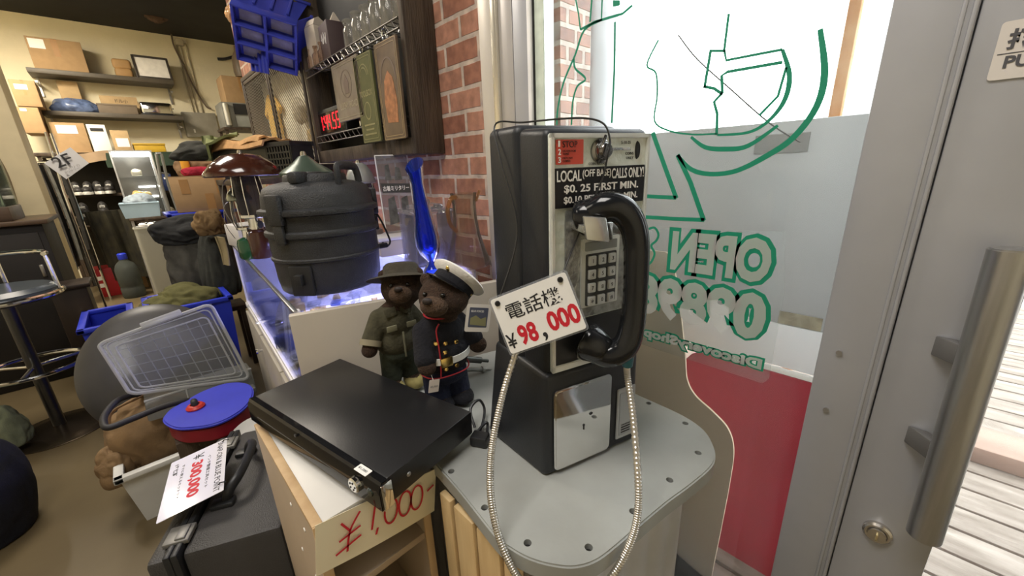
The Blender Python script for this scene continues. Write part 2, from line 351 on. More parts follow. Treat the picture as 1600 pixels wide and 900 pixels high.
obj('pane', db(-0.95, -0.12, XG + 0.004, XG + 0.010, 0.10, 2.36, bev=0), GLASSP, d1)
obj('threshold', db(-1.15, 0.0, XG - 0.06, XG + 0.06, 0.0, 0.018), STEEL, d1)
mb = MB(); mb.box((XW + 0.02, -1.4, CEIL / 2 - 0.25), (0.12, 0.5, CEIL - 0.5)); obj('wall_corner', mb, BRICK, kind='structure')
mb = MB(); mb.box((XG + 0.01, -0.5, 2.6), (0.09, 1.3, 0.2)); obj('trim_lintel', mb, ALU, kind='structure')
mb = MB(); mb.box((XG + 0.01, 0.42, 2.6), (0.09, 1.12, 0.2)); obj('trim_transom', mb, ALU, kind='structure')
# pull handle, lock cylinder and the PUSH plate are parts of the door
m = MB(); m.cyl(PX(1581, 388, 0.785) - Vector((XG, -0.55, 0)), PX(1443, 838, 0.785) - Vector((XG, -0.55, 0)), 0.0205, None, 40, bev=0.002)
hd = obj('pull_handle', m, pm('brushed_handle', (0.44, 0.435, 0.43), 0.33, 0.9, var=0.16, scale=70, stretch=(1, 1, 0.05)), d1)
for zz in (H - 0.285, H - 0.445):
    m = MB(); m.hexa([(-0.016, 0.55 - 0.052, zz - 0.016), (-0.016, 0.55 - 0.075, zz - 0.016), (-0.058, 0.55 - 0.105, zz - 0.012), (-0.058, 0.55 - 0.082, zz - 0.012),
                      (-0.016, 0.55 - 0.052, zz + 0.016), (-0.016, 0.55 - 0.075, zz + 0.016), (-0.058, 0.55 - 0.105, zz + 0.02), (-0.058, 0.55 - 0.082, zz + 0.02)], bev=0.002)
    obj('bracket', m, pm('bracket_grey', (0.22, 0.215, 0.21), 0.45, 0.5), hd)
lc = PX(1371, 830, XG - 0.015) - Vector((XG, -0.55, 0))
m = MB(); R90 = Matrix.Translation(lc) @ Matrix.Rotation(-pi / 2, 4, 'Y')
m.lathe([(0, 0), (0.0205, 0), (0.0205, 0.006), (0.017, 0.009), (0.014, 0.009), (0.013, 0.006), (0.0125, 0.006), (0.0125, 0.014), (0, 0.0145)], 36, R90)
lk = obj('lock_cylinder', m, pm('lock_nickel', (0.55, 0.52, 0.48), 0.25, 0.9), d1)
m = MB(); m.box(lc + Vector((-0.0165, 0, 0)), (0.005, 0.003, 0.012), bev=0.0006); obj('thumb_slot', m, pm('lock_brass', (0.62, 0.52, 0.3), 0.3, 0.8), lk)
m = MB(); m.prism(rrect(0.11, 0.066, 0.004), 0.0012, frame((-0.016, 0.4665, H + 0.115), (0, -1, 0), (0, 0, 1)))
ps = obj('push_sign', m, pm('sign_white', (0.70, 0.66, 0.62), 0.4, var=0.02), d1, label='white plate reading 押す PUSH')
text('lettering', 'PUSH', (-0.0175, 0.511, H + 0.0945), (0, -1, 0), (0, 0, 1), 0.0145, pm('grey_ink', (0.09, 0.09, 0.10), 0.6), ps, bold=0.03)
text('lettering', '押す', (-0.0175, 0.513, H + 0.1155), (0, -1, 0), (0, 0, 1), 0.023, MATS['grey_ink'], ps, bold=0.03)
m = MB(); m.box((-0.0172, 0.4695, H + 0.1115), (0.0006, 0.098, 0.0012)); obj('divider_line', m, MATS['grey_ink'], ps)

# ================================================================= outside the glass
DECK = wood('deck_boards', (0.16, 0.125, 0.095), (0.36, 0.31, 0.265), 4.0, (6, 1, 6), 0.7, 0.15)
gm = MB()
for i in range(30):
    x = 1.08 + i * 0.142
    gm.box((x, -1.2, -0.02), (0.130, 7.0, 0.04), bev=0.004)
obj('floor_deck', gm, DECK, kind='structure')
gm = MB(); gm.box((4.0, 0.0, -0.07), (60, 60, 0.04)); obj('ground', gm, pm('pale_asphalt', (0.42, 0.41, 0.40), 0.9), kind='structure')
gm = MB()
gm.hexa([(2.37, -3.4, 0), (2.56, -3.4, 0), (2.56, 1.6, 0), (2.37, 1.6, 0), (2.37, -3.4, 0.075), (2.56, -3.4, 0.09), (2.56, 1.6, 0.09), (2.37, 1.6, 0.075)], bev=0.008)
tag(obj('timber_beam', gm, pm('weathered_beam', (0.34, 0.24, 0.19), 0.85, var=0.25, scale=8, bump=0.3, bscale=20, stretch=(1, 0.2, 1))), 'weathered brown timber beam lying across the boardwalk outside', 'beam')
# board outside: grey above, white band, red below
XB = 1.22; KB = XB / 1.15
sb = thing('advertising_board', 'tall street board with grey top, white band and red lower panel behind the window', 'board', loc=(XB, 0.34, 0))
def bb(y0, y1, z0, z1, x0, x1, bev=0.002):
    y0 *= KB; y1 *= KB; z0 = max(0, H + (z0 - H) * KB); z1 = H + (z1 - H) * KB; m = MB(); m.box(((x0 + x1) / 2, (y0 + y1) / 2 - 0.34, (z0 + z1) / 2), (x1 - x0, y1 - y0, z1 - z0), bev=bev); return m
obj('grey_panel', bb(-0.02, 0.70, H - 0.417, H + 0.078, 0, 0.02), pm('grey_sheet', (0.46, 0.47, 0.475), 0.5, var=0.06, scale=5, bump=0.05, bscale=9), sb)
obj('white_band', bb(-0.02, 0.70, H - 0.535, H - 0.417, -0.004, 0.02), pm('white_sheet', (0.85, 0.85, 0.86), 0.4, var=0.03), sb)
obj('white_trim', bb(-0.02, 0.70, H - 0.552, H - 0.537, -0.010, 0.0), pm('trim_white', (0.9, 0.89, 0.84), 0.4, var=0.03), sb)
m = MB(); zr = H - .553 * KB; pts = [(-0.36, 0.0), (0.11, 0.0)]
pts += [(0.05 + 0.06 * cos(a), zr - 0.06 + 0.06 * sin(a)) for a in [0, pi / 8, pi / 4, 3 * pi / 8, pi / 2]] + [(-0.36, zr)]
m.prism(pts, 0.03, frame((-0.012, 0, 0), (0, 1, 0), (0, 0, 1)))
obj('red_panel', m, pm('red_sheet', (0.40, 0.013, 0.040), 0.35, var=0.12, scale=3), sb)
obj('small_label', bb(0.115, 0.205, H - 0.415, H - 0.382, -0.003, 0.0, bev=0), pm('worn_label', (0.33, 0.29, 0.2), 0.7, var=0.3, scale=40), sb)
obj('reflection_patch', bb(0.205, 0.315, H + 0.008, H + 0.050, -0.003, 0.0, bev=0), pm('reflection_grey', (0.24, 0.235, 0.23), 0.4, var=0.1), sb)  # reflection in the window glass, painted as a darker plate on the board
obj('post', bb(0.02, 0.06, 0, H, 0.021, 0.06), STEEL, sb); obj('post', bb(0.62, 0.66, 0, H, 0.021, 0.06), STEEL, sb)
# tan panel with a wavy edge close behind the glass
XT = 0.96
edge = [PX(*p, XT) for p in [(1040, 395), (1056, 440), (1063, 500), (1069, 560), (1072, 595), (1085, 620), (1112, 645), (1136, 672), (1145, 705), (1140, 750), (1127, 820), (1112, 895), (1100, 960)]]
e2 = catmull([(p[1], p[2], 0) for p in edge], 6)
poly = [(p[0], p[1]) for p in e2]; zlast = poly[-1][1]
poly = poly + [(poly[-1][0], 0.02), (0.735, 0.02), (0.735, poly[0][1])]
m = MB(); m.prism(poly, 0.006, frame((XT + 0.006, 0, 0), (0, 1, 0), (0, 0, 1)))
tag(obj('tan_panel', m, pm('tan_board', (0.66, 0.53, 0.37), 0.7, var=0.07, scale=4)), 'tan panel with a wavy right edge standing close behind the window glass', 'panel')
# rusty post, far hedge-like clutter of wires and a distant pale house front
pa, pb_ = PX(1302, 186, 2.0), PX(1338, 0, 2.0)
m = MB(); m.box((2.0, pa[1] - 0.004, 1.6), (0.05, 0.036, 3.2), bev=0.004)
tag(obj('rusty_post', m, pm('rust', (0.50, 0.24, 0.08), 0.8, col2=(0.62, 0.42, 0.24), scale=9, bump=0.3, bscale=40)), 'rust-streaked square post standing out on the boardwalk', 'post')
m = MB(); m.tube(catmull([PX(1060, 55, 1.05), PX(1089, 92, 1.05), PX(1140, 138, 1.06), PX(1202, 192, 1.08), PX(1250, 222, 1.125)], 6), 0.0016, 6)
tag(obj('wire', m, pm('wire_dark', (0.05, 0.045, 0.04), 0.6)), 'thin dark wire slanting across the sky behind the glass', 'wire')
m = MB(); m.box((1.01, 0.775, 1.6), (0.14, 0.03, 3.2)); tag(obj('brick_pier', m, brick_mat('glazed_brick', 'X', (0.26, 0.11, 0.06), (0.42, 0.2, 0.12), 0.075, 0.045, 0.2)), 'outer brown glazed pier seen through the left edge of the glass', 'pier')
m = MB(); m.cyl((1.16, 0.79, 0), (1.16, 0.79, 3.2), 0.06, None, 28); tag(obj('drain_pipe', m, pm('pipe_white', (0.72, 0.74, 0.78), 0.4)), 'pale round drain pipe beside the brown pier outside', 'pipe')
hb = thing('far_house', 'pale house front far across the street right of the rusty post', 'house', loc=(9.0, -0.6, 0))
m = MB(); m.box((0, 0, 2.0), (1.0, 4.0, 4.0), bev=0.02); obj('wall', m, pm('far_wall', (0.82, 0.80, 0.78), 0.8), hb)
m = MB(); m.hexa([(-0.8, -2.2, 4.0), (0.8, -2.2, 4.0), (0.8, 2.2, 4.0), (-0.8, 2.2, 4.0), (-0.05, -2.2, 4.6), (0.05, -2.2, 4.6), (0.05, 2.2, 4.6), (-0.05, 2.2, 4.6)]); obj('roof', m, pm('far_roof', (0.5, 0.45, 0.42), 0.8), hb)
for yy in (-1.1, 0.9):
    m = MB(); m.box((-0.51, yy, 2.3), (0.04, 0.7, 0.9), bev=0.01); obj('window', m, pm('far_window', (0.35, 0.37, 0.4), 0.3), hb)

# ---------------- green decal lettering on the window (reads from the street)
XD = XG - 0.0005
def pl(px, py): p = PX(px, py, XD); return (p[1], p[2])
DM = frame((XD + 0.002, 0, 0), (0, 1, 0), (0, 0, 1))           # plane axes: along the glass, up; faces the street
GREEN = pm('green_vinyl', (0.01, 0.26, 0.15), 0.5, var=0.05); VINYL = pane('white_vinyl', (0.97, 0.98, 0.98), 0.3, mixin=0.55, haze=(0.85, 0.86, 0.85), refl=0.3)
dc = thing('window_lettering', 'green outlined lettering and logo stuck on the window glass', 'decal', loc=(0, 0, 0))
ST = [
 ([(898, -4), (903, 21), (906, 46)], .004), ([(906, 46), (928, 34), (972, 21), (987, 8)], .006), ([(924, -4), (921, 34)], .005), ([(940, -4), (939, 28)], .004),
 ([(940, 30), (912, 47), (898, 85), (880, 128), (871, 167), (869, 195)], .006), ([(896, 92), (898, 107), (914, 123), (901, 135), (894, 160), (892, 195)], .0055),
 ([(960, 34), (959, 110), (955, 192)], .005),
 ([(1028, 62), (1010, 101), (1024, 114), (1026, 150), (1022, 189), (1044, 204), (1080, 210), (1119, 209)], .004),
 ([(1138, 21), (1131, 77)], .005), ([(1133, 79), (1112, 79)], .005), ([(1110, 77), (1100, 137)], .006), ([(1099, 135), (1115, 138), (1128, 147)], .006), ([(1128, 145), (1115, 159), (1120, 178), (1119, 211)], .006),
 ([(1131, 78), (1134, 94), (1180, 85), (1222, 77)], .005), ([(1128, 146), (1127, 118), (1136, 112), (1222, 97)], .006),
 ([(1222, 77), (1233, 118), (1225, 157), (1200, 189), (1168, 207), (1120, 211)], [.006, .009, .009, .007, .006, .005]), ([(1228, 105), (1215, 150), (1186, 180)], .004),
 ([(1281, 45), (1288, 114), (1275, 167), (1240, 214), (1200, 242), (1150, 267), (1108, 272), (1078, 264), (1058, 242)], [.007, .010, .010, .010, .010, .009, .009, .009, .006]),
 ([(1079, 214), (1101, 230), (1133, 233), (1168, 228), (1215, 196)], [.005, .008, .009, .008, .005]),
 ([(1058, 242), (1078, 285), (1099, 345)], .009), ([(1100, 344), (1050, 342), (1004, 339)], .008), ([(1019, 207), (1036, 255), (1056, 310)], .009), ([(1056, 309), (1030, 308), (1000, 306)], .008),
 ([(1013, 358), (1022, 356), (1028, 366), (1025, 376), (1017, 384), (1022, 396), (1018, 408), (1012, 414)], .005)]
m = MB()
for k, (pts, w) in enumerate(ST):
    w = [x * (.85 if k < 16 else 1.0) for x in w] if isinstance(w, list) else w * (.85 if k < 16 else 1.05)
    q = [pl(*p) for p in pts]
    if isinstance(w, list):
        q2 = catmull([(a, b2, c2) for (a, b2), c2 in zip(q, w)], 5); m.ribbon([(a[0], a[1]) for a in q2], [a[2] for a in q2], DM)
    elif len(q) > 4 and k not in (): q2 = catmull([(a, b2, 0) for a, b2 in q], 5); m.ribbon([(a[0], a[1]) for a in q2], w, DM)
    else: m.ribbon(q, w, DM)
obj('logo_outline', m, GREEN, dc)
m = MB()     # solid little flag at the very top
q = [pl(*p) for p in [(957, 0), (968, 0), (968, 8), (957, 10)]]; m.prism(q, 0.0006, DM); obj('logo_corner', m, GREEN, dc)
def decal_text(s, p0, p1, z0, z1, bold_out, bold_in):
    y0, y1 = p0, p1
    text('lettering_outline', s, (XD + 0.0012, y0 - bold_out * 0.5, H + z0 - bold_out * 0.5), (0, 1, 0), (0, 0, 1), z1 - z0 + bold_out, GREEN, dc, w=y1 - y0 + bold_out, bold=0.125)
    text('lettering', s, (XD + 0.0004, y0, H + z0), (0, 1, 0), (0, 0, 1), z1 - z0, VINYL2, dc, w=y1 - y0, bold=0.045)
VINYL2 = pane('pale_vinyl', (0.97, 0.98, 0.98), 0.3, mixin=0.55, haze=(0.92, 0.93, 0.91), refl=0.3)
decal_text('OPEN', 0.178, 0.371, -0.236, -0.147, .017, 0)
decal_text('09898', 0.172, 0.452, -0.358, -0.256, .017, 0)
decal_text('DiscoveryShop', 0.166, 0.424, -0.422, -0.392, .008, 0)
m = MB(); q = [(0.150, H - .25), (0.150, H - .43), (0.16, H - .445), (0.48, H - .440), (0.48, H - .15)] + [(0.165 + 0.0, H - .132)]; m.prism(q, 0.0002, frame((XD + 0.0026, 0, 0), (0, 1, 0), (0, 0, 1)))
obj('clear_film', m, pane('clear_film', (0.97, 0.98, 0.98), 0.15, mixin=0.10, haze=(0.8, 0.82, 0.8), refl=0.4), dc)

# ================================================================= the grey flanged table and what stands on it
ZT = H - 0.49
GREYP = pm('grey_enamel', (0.39, 0.405, 0.39), 0.42, col2=(0.29, 0.295, 0.275), scale=5, bump=0.05, bscale=50, detail=6)
tb = thing('flanged_table', 'grey metal table with rounded flanged top and ring of bolt holes under the payphone', 'table', loc=(0.45, 0.5, 0))
outl = [(.306, .872), (.282, .506), (.274, .425), (.261, .330), (.263, .300), (.270, .272), (.284, .245), (.303, .222), (.330, .207), (.371, .199), (.415, .193), (.480, .183), (.534, .172), (.597, .163), (.630, .168), (.660, .184), (.685, .206), (.700, .236), (.708, .28), (.713, .37), (.72, .45), (.735, .733)]
_c = catmull([(a, b2, 0) for a, b2 in outl[1:-1]], 5); outl = [outl[0]] + [(p[0], p[1]) for p in _c] + [outl[-1]]
def off(poly, d):
    out = []; n = len(poly)
    for i in range(n):
        a = Vector(poly[i - 1]); b_ = Vector(poly[i]); c = Vector(poly[(i + 1) % n]); t = ((b_ - a).normalized() + (c - b_).normalized()).normalized(); out.append(tuple(b_ + Vector((-t[1], t[0])) * d))
    return out
loc2 = [(x - .45, y - .5) for x, y in outl]
m = MB(); m.prism(loc2, 0.030, Matrix.Translation((0, 0, ZT - 0.030)), bev=0.0025)
top = obj('tabletop', m, GREYP, tb, angle=40)
holes = [(.278, .372), (.281, .285), (.333, .2215), (.425, .208), (.519, .196), (.612, .188), (.678, .238), (.693, .322), (.287, .47)]
m = MB()
for hx, hy in holes: m.cyl((hx - .45 + .004, hy - .5 + .004, ZT - 0.012), (hx - .45 + .004, hy - .5 + .004, ZT + 0.01), 0.0056, None, 16)
cut = obj('cutter', m, INK, tb)
md = top.modifiers.new('holes', 'BOOLEAN'); md.object = cut; md.operation = 'DIFFERENCE'; md.solver = 'EXACT'
bpy.context.view_layer.update(); me2 = bpy.data.meshes.new_from_object(top.evaluated_get(bpy.context.evaluated_depsgraph_get())); top.modifiers.clear(); top.data = me2; bpy.data.objects.remove(cut)
for p in me2.polygons: p.use_smooth = True
me2.set_sharp_from_angle(angle=radians(40))
for hx, hy in holes[:9]:
    m = MB(); m.cyl((hx - .446, hy - .496, ZT - 0.0119), (hx - .446, hy - .496, ZT - 0.0095), 0.0054, None, 16); obj('bolt_hole', m, pm('hole_dark', (0.015, 0.014, 0.013), 0.8), tb)
inn = off(loc2, 0.042)
if hypot(inn[0][0] - loc2[0][0], inn[0][1] - loc2[0][1]) and inn[50][1] < loc2[50][1]: inn = off(loc2, -0.042)
dense = []
for i in range(len(inn)):
    a = Vector(inn[i]); c = Vector(inn[(i + 1) % len(inn)]); k = max(1, int((c - a).length / 0.008))
    for j in range(k): dense.append(a + (c - a) * j / k)
L = 0.0; cor = []
for i, p in enumerate(dense):
    t = (dense[(i + 1) % len(dense)] - dense[i - 1]).normalized(); nn = Vector((t[1], -t[0])); L += (p - dense[i - 1]).length if i else 0
    cor.append(tuple(p - nn * 0.006 * (0.5 + 0.5 * sin(L * 2 * pi / 0.055)) ** 2))
m = MB(); m.prism(cor, ZT - 0.031, Matrix.Translation((0, 0, 0.0)))
obj('ribbed_body', m, pm('pale_enamel', (0.50, 0.50, 0.51), 0.45, var=0.12, scale=6), tb)

# ---------------- payphone
PO = Vector((0.39, 0.354, ZT)); th = radians(-17.4)
PF = frame(PO, (cos(th), sin(th), 0), (-sin(th), cos(th), 0))
ph = thing('payphone', 'black payphone with chrome face, keypad and handset on the grey table', 'payphone', M=PF)
CASEB = pm('black_cast', (0.016, 0.018, 0.022), 0.42, var=0.2, bump=0.05, bscale=300)
m = MB(); m.hexa([(.010, .0, .180), (.190, .0, .180), (.190, .070, .180), (.006, .070, .180), (.014, .0, .536), (.190, .0, .536), (.190, .070, .541), (.009, .070, .541)], bev=0.010, seg=3); obj('front_housing', m, CASEB, ph)
m = MB(); m.hexa([(.003, .067, .03), (.193, .067, .03), (.193, .155, .03), (-.004, .155, .03), (.006, .067, .547), (.193, .067, .547), (.193, .155, .548), (.0, .155, .548)], bev=0.012, seg=3); obj('rear_housing', m, CASEB, ph)
m = MB(); m.hexa([(.0, -.006, .0), (.194, -.006, .0), (.196, .152, .0), (-.034, .150, .0), (.005, -.006, .186), (.192, -.006, .186), (.194, .158, .186), (-.006, .156, .186)], bev=0.009, seg=3); obj('base_housing', m, CASEB, ph)
YP = -0.0005
def fp(pts, depth, y=YP, bev=0.0):    # outline in the face plane (u, z), grown towards the viewer
    mm = MB(); mm.prism([(a, b2) for a, b2 in pts], depth, frame((0, y, 0), (1, 0, 0), (0, 0, 1)), bev=bev); return mm
def rr4(u0, u1, z0, z1, r=0.003, n=4): return rrect(u1 - u0, z1 - z0, r, n, (u0 + u1) / 2, (z0 + z1) / 2)
REFLECT_CHROME = pm('reflection_chrome', (0.80, 0.83, 0.79), 0.32, 0.25, col2=(0.58, 0.65, 0.59), scale=26, bump=0.25, bscale=90, detail=6)  # bright greenish reflection put into the base colour of the chrome
obj('face_plate', fp(rr4(.0165, .187, .188, .529), .003), REFLECT_CHROME, ph)
m = MB()
for u0, u1, z0, z1 in ((.0165, .0225, .188, .529), (.181, .187, .188, .529), (.0165, .187, .188, .199), (.0165, .187, .523, .529)):
    m.prism(rr4(u0, u1, z0, z1, .001, 2), .0055, frame((0, YP - .002, 0), (1, 0, 0), (0, 0, 1)), bev=.001)
obj('chrome_frame', m, pm('frame_chrome', (0.80, 0.82, 0.79), 0.22, 0.45, var=0.06, scale=30), ph)
rl = obj('red_label', fp(rr4(.026, .069, .4905, .5215, .001, 2), .002, YP - .003), pm('red_card', (0.62, 0.075, 0.045), 0.35, var=0.1, scale=40), ph, label='red three step instruction label')
def ptext(s, u, z, h, mat, par, w=None, y=YP - .0055, align='L', bold=0.0): return text('lettering', s, (u, y, z), (1, 0, 0), (0, 0, 1), h, mat, par, w=w, align=align, bold=bold, depth=.0004)
PALE = pm('label_white', (0.85, 0.83, 0.80), 0.5, var=0)
for i, z in enumerate((.5125, .5025, .4925)): ptext('123'[i], .0285, z, .0075, PALE, rl, w=.0042 if i else .003, bold=.02)
ptext('STOP', .0355, .5115, .0080, INK, rl, w=.023)
ptext('LISTEN FOR', .0355, .5060, .0026, INK, rl, w=.021); ptext('TONE', .0355, .5025, .0026, INK, rl, w=.010)
ptext('DEPOSIT', .0355, .4972, .0026, INK, rl, w=.016); ptext('COINS', .0355, .4935, .0026, INK, rl, w=.012)
for s, u, z, h in (('5-10-25', .135, .5150, .0040), ('U.S.', .1455, .5065, .0036), ('COINS', .1435, .5005, .0036), ('ONLY', .1450, .4945, .0036), ('COIN RELEASE', .079, .4885, .0034)): ptext(s, u, z, h, INK, ph, y=YP - .0034)
il = obj('rate_label', fp(rr4(.0235, .180, .434, .486, .001, 2), .0025, YP - .003), pm('label_black', (0.014, 0.014, 0.017), 0.25, var=0), ph, label='black rate label with white lettering')
ptext('LOCAL', .0262, .4685, .0145, PALE, il, w=.0395, y=YP - .0058, bold=.015); ptext('(OFF BASE)', .0675, .4705, .0125, PALE, il, w=.049, y=YP - .0058, bold=.01); ptext('CALLS ONLY!', .1180, .4690, .0140, PALE, il, w=.0600, y=YP - .0058, bold=.012)
ptext('$0. 25 FIRST MIN.', .0375, .4525, .0118, PALE, il, w=.131, y=YP - .0058, bold=.02)
ptext('$0.10 PER EXTRA MIN.', .0370, .4385, .0105, PALE, il, w=.131, y=YP - .0058, bold=.02)
m = MB(); m.lathe([(0, .017), (.009, .016), (.0125, .010), (.0125, .006), (.016, .004), (.016, 0), (0, 0)], 32, frame((.098, YP - .003, .5065), (1, 0, 0), (0, 0, 1))); m.box((.093, YP - .016, .517), (.004, .004, .02), bev=.001, rot=Matrix.Rotation(.5, 3, 'Y'))
obj('coin_release_knob', m, pm('dark_chrome', (0.30, 0.30, 0.30), 0.18, 1.0), ph)
m = MB(); m.lathe([(0, .003), (.0035, .0028), (.0042, 0)], 24, frame((.1655, YP - .003, .5065), (1, 0, 0), (0, 0, 1)), sy=3.0); obj('coin_slot', m, pm('slot_dark', (0.05, 0.05, 0.05), 0.3, 0.6), ph)
m = MB(); m.box((.127, YP - .004, .5085), (.045, .002, .004), bev=.0006); obj('coin_chute', m, CHROME, ph)
obj('centre_panel', fp([(.040, .430), (.150, .430), (.172, .268), (.040, .268)], .002, YP - .003), pm('smoky_panel', (0.20, 0.205, 0.205), 0.25, 0.4, col2=(0.48, 0.50, 0.48), scale=60, bump=0.2, bscale=120), ph)
kb = obj('keypad', fp(rr4(.0665, .1355, .284, .388, .002, 2), .004, YP - .004), pm('satin_metal', (0.68, 0.70, 0.66), 0.35, 0.35, var=0.08, scale=40), ph)
m = MB(); m.prism(rr4(.072, .130, .370, .383, .001, 2), .001, frame((0, YP - .0082, 0), (1, 0, 0), (0, 0, 1))); obj('name_window', m, pm('card_window', (0.25, 0.26, 0.25), 0.25), kb)
m = MB(); m.prism(rr4(.0735, .1300, .2865, .3655, .002, 2), .0012, frame((0, YP - .0078, 0), (1, 0, 0), (0, 0, 1))); obj('key_bed', m, pm('key_bed', (0.045, 0.046, 0.046), 0.4), kb)
keys = ['1', '2', '3', '4', '5', '6', '7', '8', '9', '*', '0', '#']
for i in range(12):
    u = .0835 + (i % 3) * .0182; z = .3555 - (i // 3) * .0205
    m = MB(); m.prism(rr4(u - .0066, u + .0066, z - .0072, z + .0072, .0015, 3), .005, frame((0, YP - .008, 0), (1, 0, 0), (0, 0, 1)), bev=.0012)
    k = obj('key', m, pm('key_metal', (0.72, 0.73, 0.71), 0.3, 0.35, var=0.08, scale=60), kb); text('numeral', keys[i], (u, YP - .0131, z - .003), (1, 0, 0), (0, 0, 1), .006, INK, k, align='C', depth=.0003)
obj('lower_panel', fp(rr4(.0225, .181, .199, .266, .002, 2), .0022, YP - .003), pm('satin_black', (0.022, 0.023, 0.026), 0.3, var=0.1), ph)
m = MB(); m.hexa([(.076, -.004, .385), (.104, -.004, .385), (.104, -.004, .425), (.076, -.004, .425), (.080, -.036, .388), (.100, -.036, .388), (.104, -.030, .412), (.080, -.030, .412)], bev=.002)
m.box((.113, -.020, .4), (.006, .034, .012), bev=.002); m.box((.128, -.01, .425), (.05, .012, .008), bev=.002)
m.hexa([(.036, -.060, .398), (.070, -.064, .392), (.072, -.058, .392), (.038, -.054, .398), (.033, -.056, .428), (.066, -.060, .424), (.068, -.054, .424), (.035, -.050, .428)], bev=.0015); m.hexa([(.036, -.058, .405), (.044, -.058, .405), (.060, -.003, .405), (.050, -.003, .405), (.036, -.058, .415), (.044, -.058, .415), (.060, -.003, .415), (.050, -.003, .415)], bev=.001)
obj('cradle', m, pm('cradle_chrome', (0.55, 0.55, 0.53), 0.2, 0.8), ph)
vd = obj('vault_door', fp(rr4(.0165, .1305, .0085, .158, .010, 6), .005, -.0062, bev=.0035), pm('mirror_chrome', (0.80, 0.79, 0.77), 0.05, 1.0, var=0), ph)
m = MB(); m.lathe([(0, .0006), (.0022, .0006), (.0022, 0)], 16, frame((.0735, -.0113, .079), (1, 0, 0), (0, 0, 1))); m.box((.0735, -.0117, .0745), (.002, .0008, .008)); m.lathe([(0, .0006), (.0036, .0006), (.0036, 0)], 16, frame((.0875, -.0113, .0965), (1, 0, 0), (0, 0, 1)), sy=.7)
obj('keyhole', m, INK, vd)
cr = obj('coin_return_plate', fp(rr4(.146, .1865, .019, .120, .003, 3), .003, -.0062, bev=.001), pm('plate_silver', (0.55, 0.56, 0.57), 0.28, 0.7, var=0.06), ph)
m = MB(); m.prism(rr4(.151, .1815, .026, .112, .002, 3), .0008, frame((0, -.0093, 0), (1, 0, 0), (0, 0, 1))); obj('return_flap', m, pm('flap_grey', (0.40, 0.42, 0.45), 0.3, 0.4), cr)
for i in range(4): ptext('COIN RETURN' if i == 0 else '-----------', .156, .046 - i * .005, .0025, INK, cr, w=.02, y=-.0102)
m = MB(); m.lathe([(0, .003), (.004, .0025), (.0055, 0)], 20, frame((-.0065, .075, .066), (0, -1, 0), (0, 0, 1))); obj('side_screw', m, CHROME, ph)
# handset
hs_mat = pm('handset_black', (0.012, 0.013, 0.015), 0.12, var=0.05)
HV = Vector((-.026, .006, -.006)); sp_ = catmull([Vector(q) + HV for q in [(.090, -.030, .428), (.104, -.046, .440), (.120, -.058, .438), (.134, -.066, .420), (.141, -.070, .390), (.143, -.071, .340), (.143, -.071, .300), (.140, -.070, .262), (.132, -.066, .238), (.116, -.054, .226), (.102, -.040, .230)]], 5)
N_ = len(sp_); rad = [0.0205 - 0.0035 * math.exp(-((i / N_ - .5) / .28) ** 2) for i in range(N_)]
m = MB(); m.tube(sp_, rad, 20)
for c, ax, k in ((Vector((.094, -.036, .430)) + HV, (-.42, .86, -.30), .84), (Vector((.104, -.042, .236)) + HV, (-.45, .84, .30), 1.0)):
    q = Vector((0, 0, 1)).rotation_difference(Vector(ax).normalized()).to_matrix().to_4x4()
    m.lathe([(a * k, b2 * k) for a, b2 in ((0, -.018), (.018, -.016), (.024, -.004), (.029, .010), (.030, .019), (.026, .023), (0, .021))], 32, Matrix.Translation(c) @ q)
hs = obj('handset', m, hs_mat, ph, angle=60)
m = MB(); m.cyl(Vector((.137, -.068, .232)) + HV, Vector((.139, -.068, .206)) + HV, .0115, .0075, 20, bev=.001); obj('cord_collar', m, pm('teal_rubber', (0.02, 0.12, 0.16), 0.4), hs)
iPF = PF.inverted()
cp = [PF @ (Vector((.139, -.068, .212)) + HV), PD(980, 585, .63), PD(989, 650, .625), PD(997, 750, .62), PD(996, 805, .625), PD(984, 850, .64), PD(958, 898, .66), PD(915, 950, .68), PD(870, 965, .68), PD(832, 930, .66), PD(803, 892, .64), PD(780, 840, .622), PD(768, 785, .60), PD(766, 735, .59), PD(770, 690, .59), PD(780, 640, .59), PD(795, 585, .595), PF @ Vector((-.004, .028, .27)), PF @ Vector((.012, .035, .285))]
cc = catmull([iPF @ p for p in cp], 40)
m = MB(); m.tube(cc, [0.0046 + (0.0007 if i % 3 else -0.0004) for i in range(len(cc))], 10)
obj('armoured_cord', m, pm('cord_steel', (0.60, 0.57, 0.52), 0.3, 0.9, var=0.1, scale=60), ph, angle=80)

# ---------------- price card hung on the payphone
s_ = 0.94
TL, TR, BR, BL = [Vector(p) * s_ + Vector((0, 0, H)) for p in ((.365, .435, -.194), (.438, .347, -.150), (.445, .310, -.230), (.373, .397, -.275))]
cx_ = (TR - TL + BR - BL) / 2; cy_ = (TL - BL + TR - BR) / 2; CW, CH = cx_.length, cy_.length
CM = frame((BL + TL + TR + BR) / 4, cx_, cy_)
pc = thing('price_card', 'white handmade price card 電話機 ¥98,000 hung on the payphone corner', 'price card', M=CM)
m = MB(); m.prism(rrect(CW, CH, .004), .0012); obj('card', m, WHITE_PAPER, pc)
m = MB(); m.prism(rrect(CW + .006, CH + .006, .005), .0004, Matrix.Translation((0, 0, -.0006))); obj('laminate', m, pane('laminate', (0.95, 0.96, 0.97), 0.05, mixin=0.25, haze=(0.75, 0.78, 0.85)), pc)
def ctext(s, x, y, h, mat, w=None, bold=.0, par=pc): return text('lettering', s, (x, y, .00125), (1, 0, 0), (0, 1, 0), h, mat, par, w=w, bold=bold, depth=.0003)
ctext('電話機', -.041, .0045, .024, INK, w=.082, bold=.008)
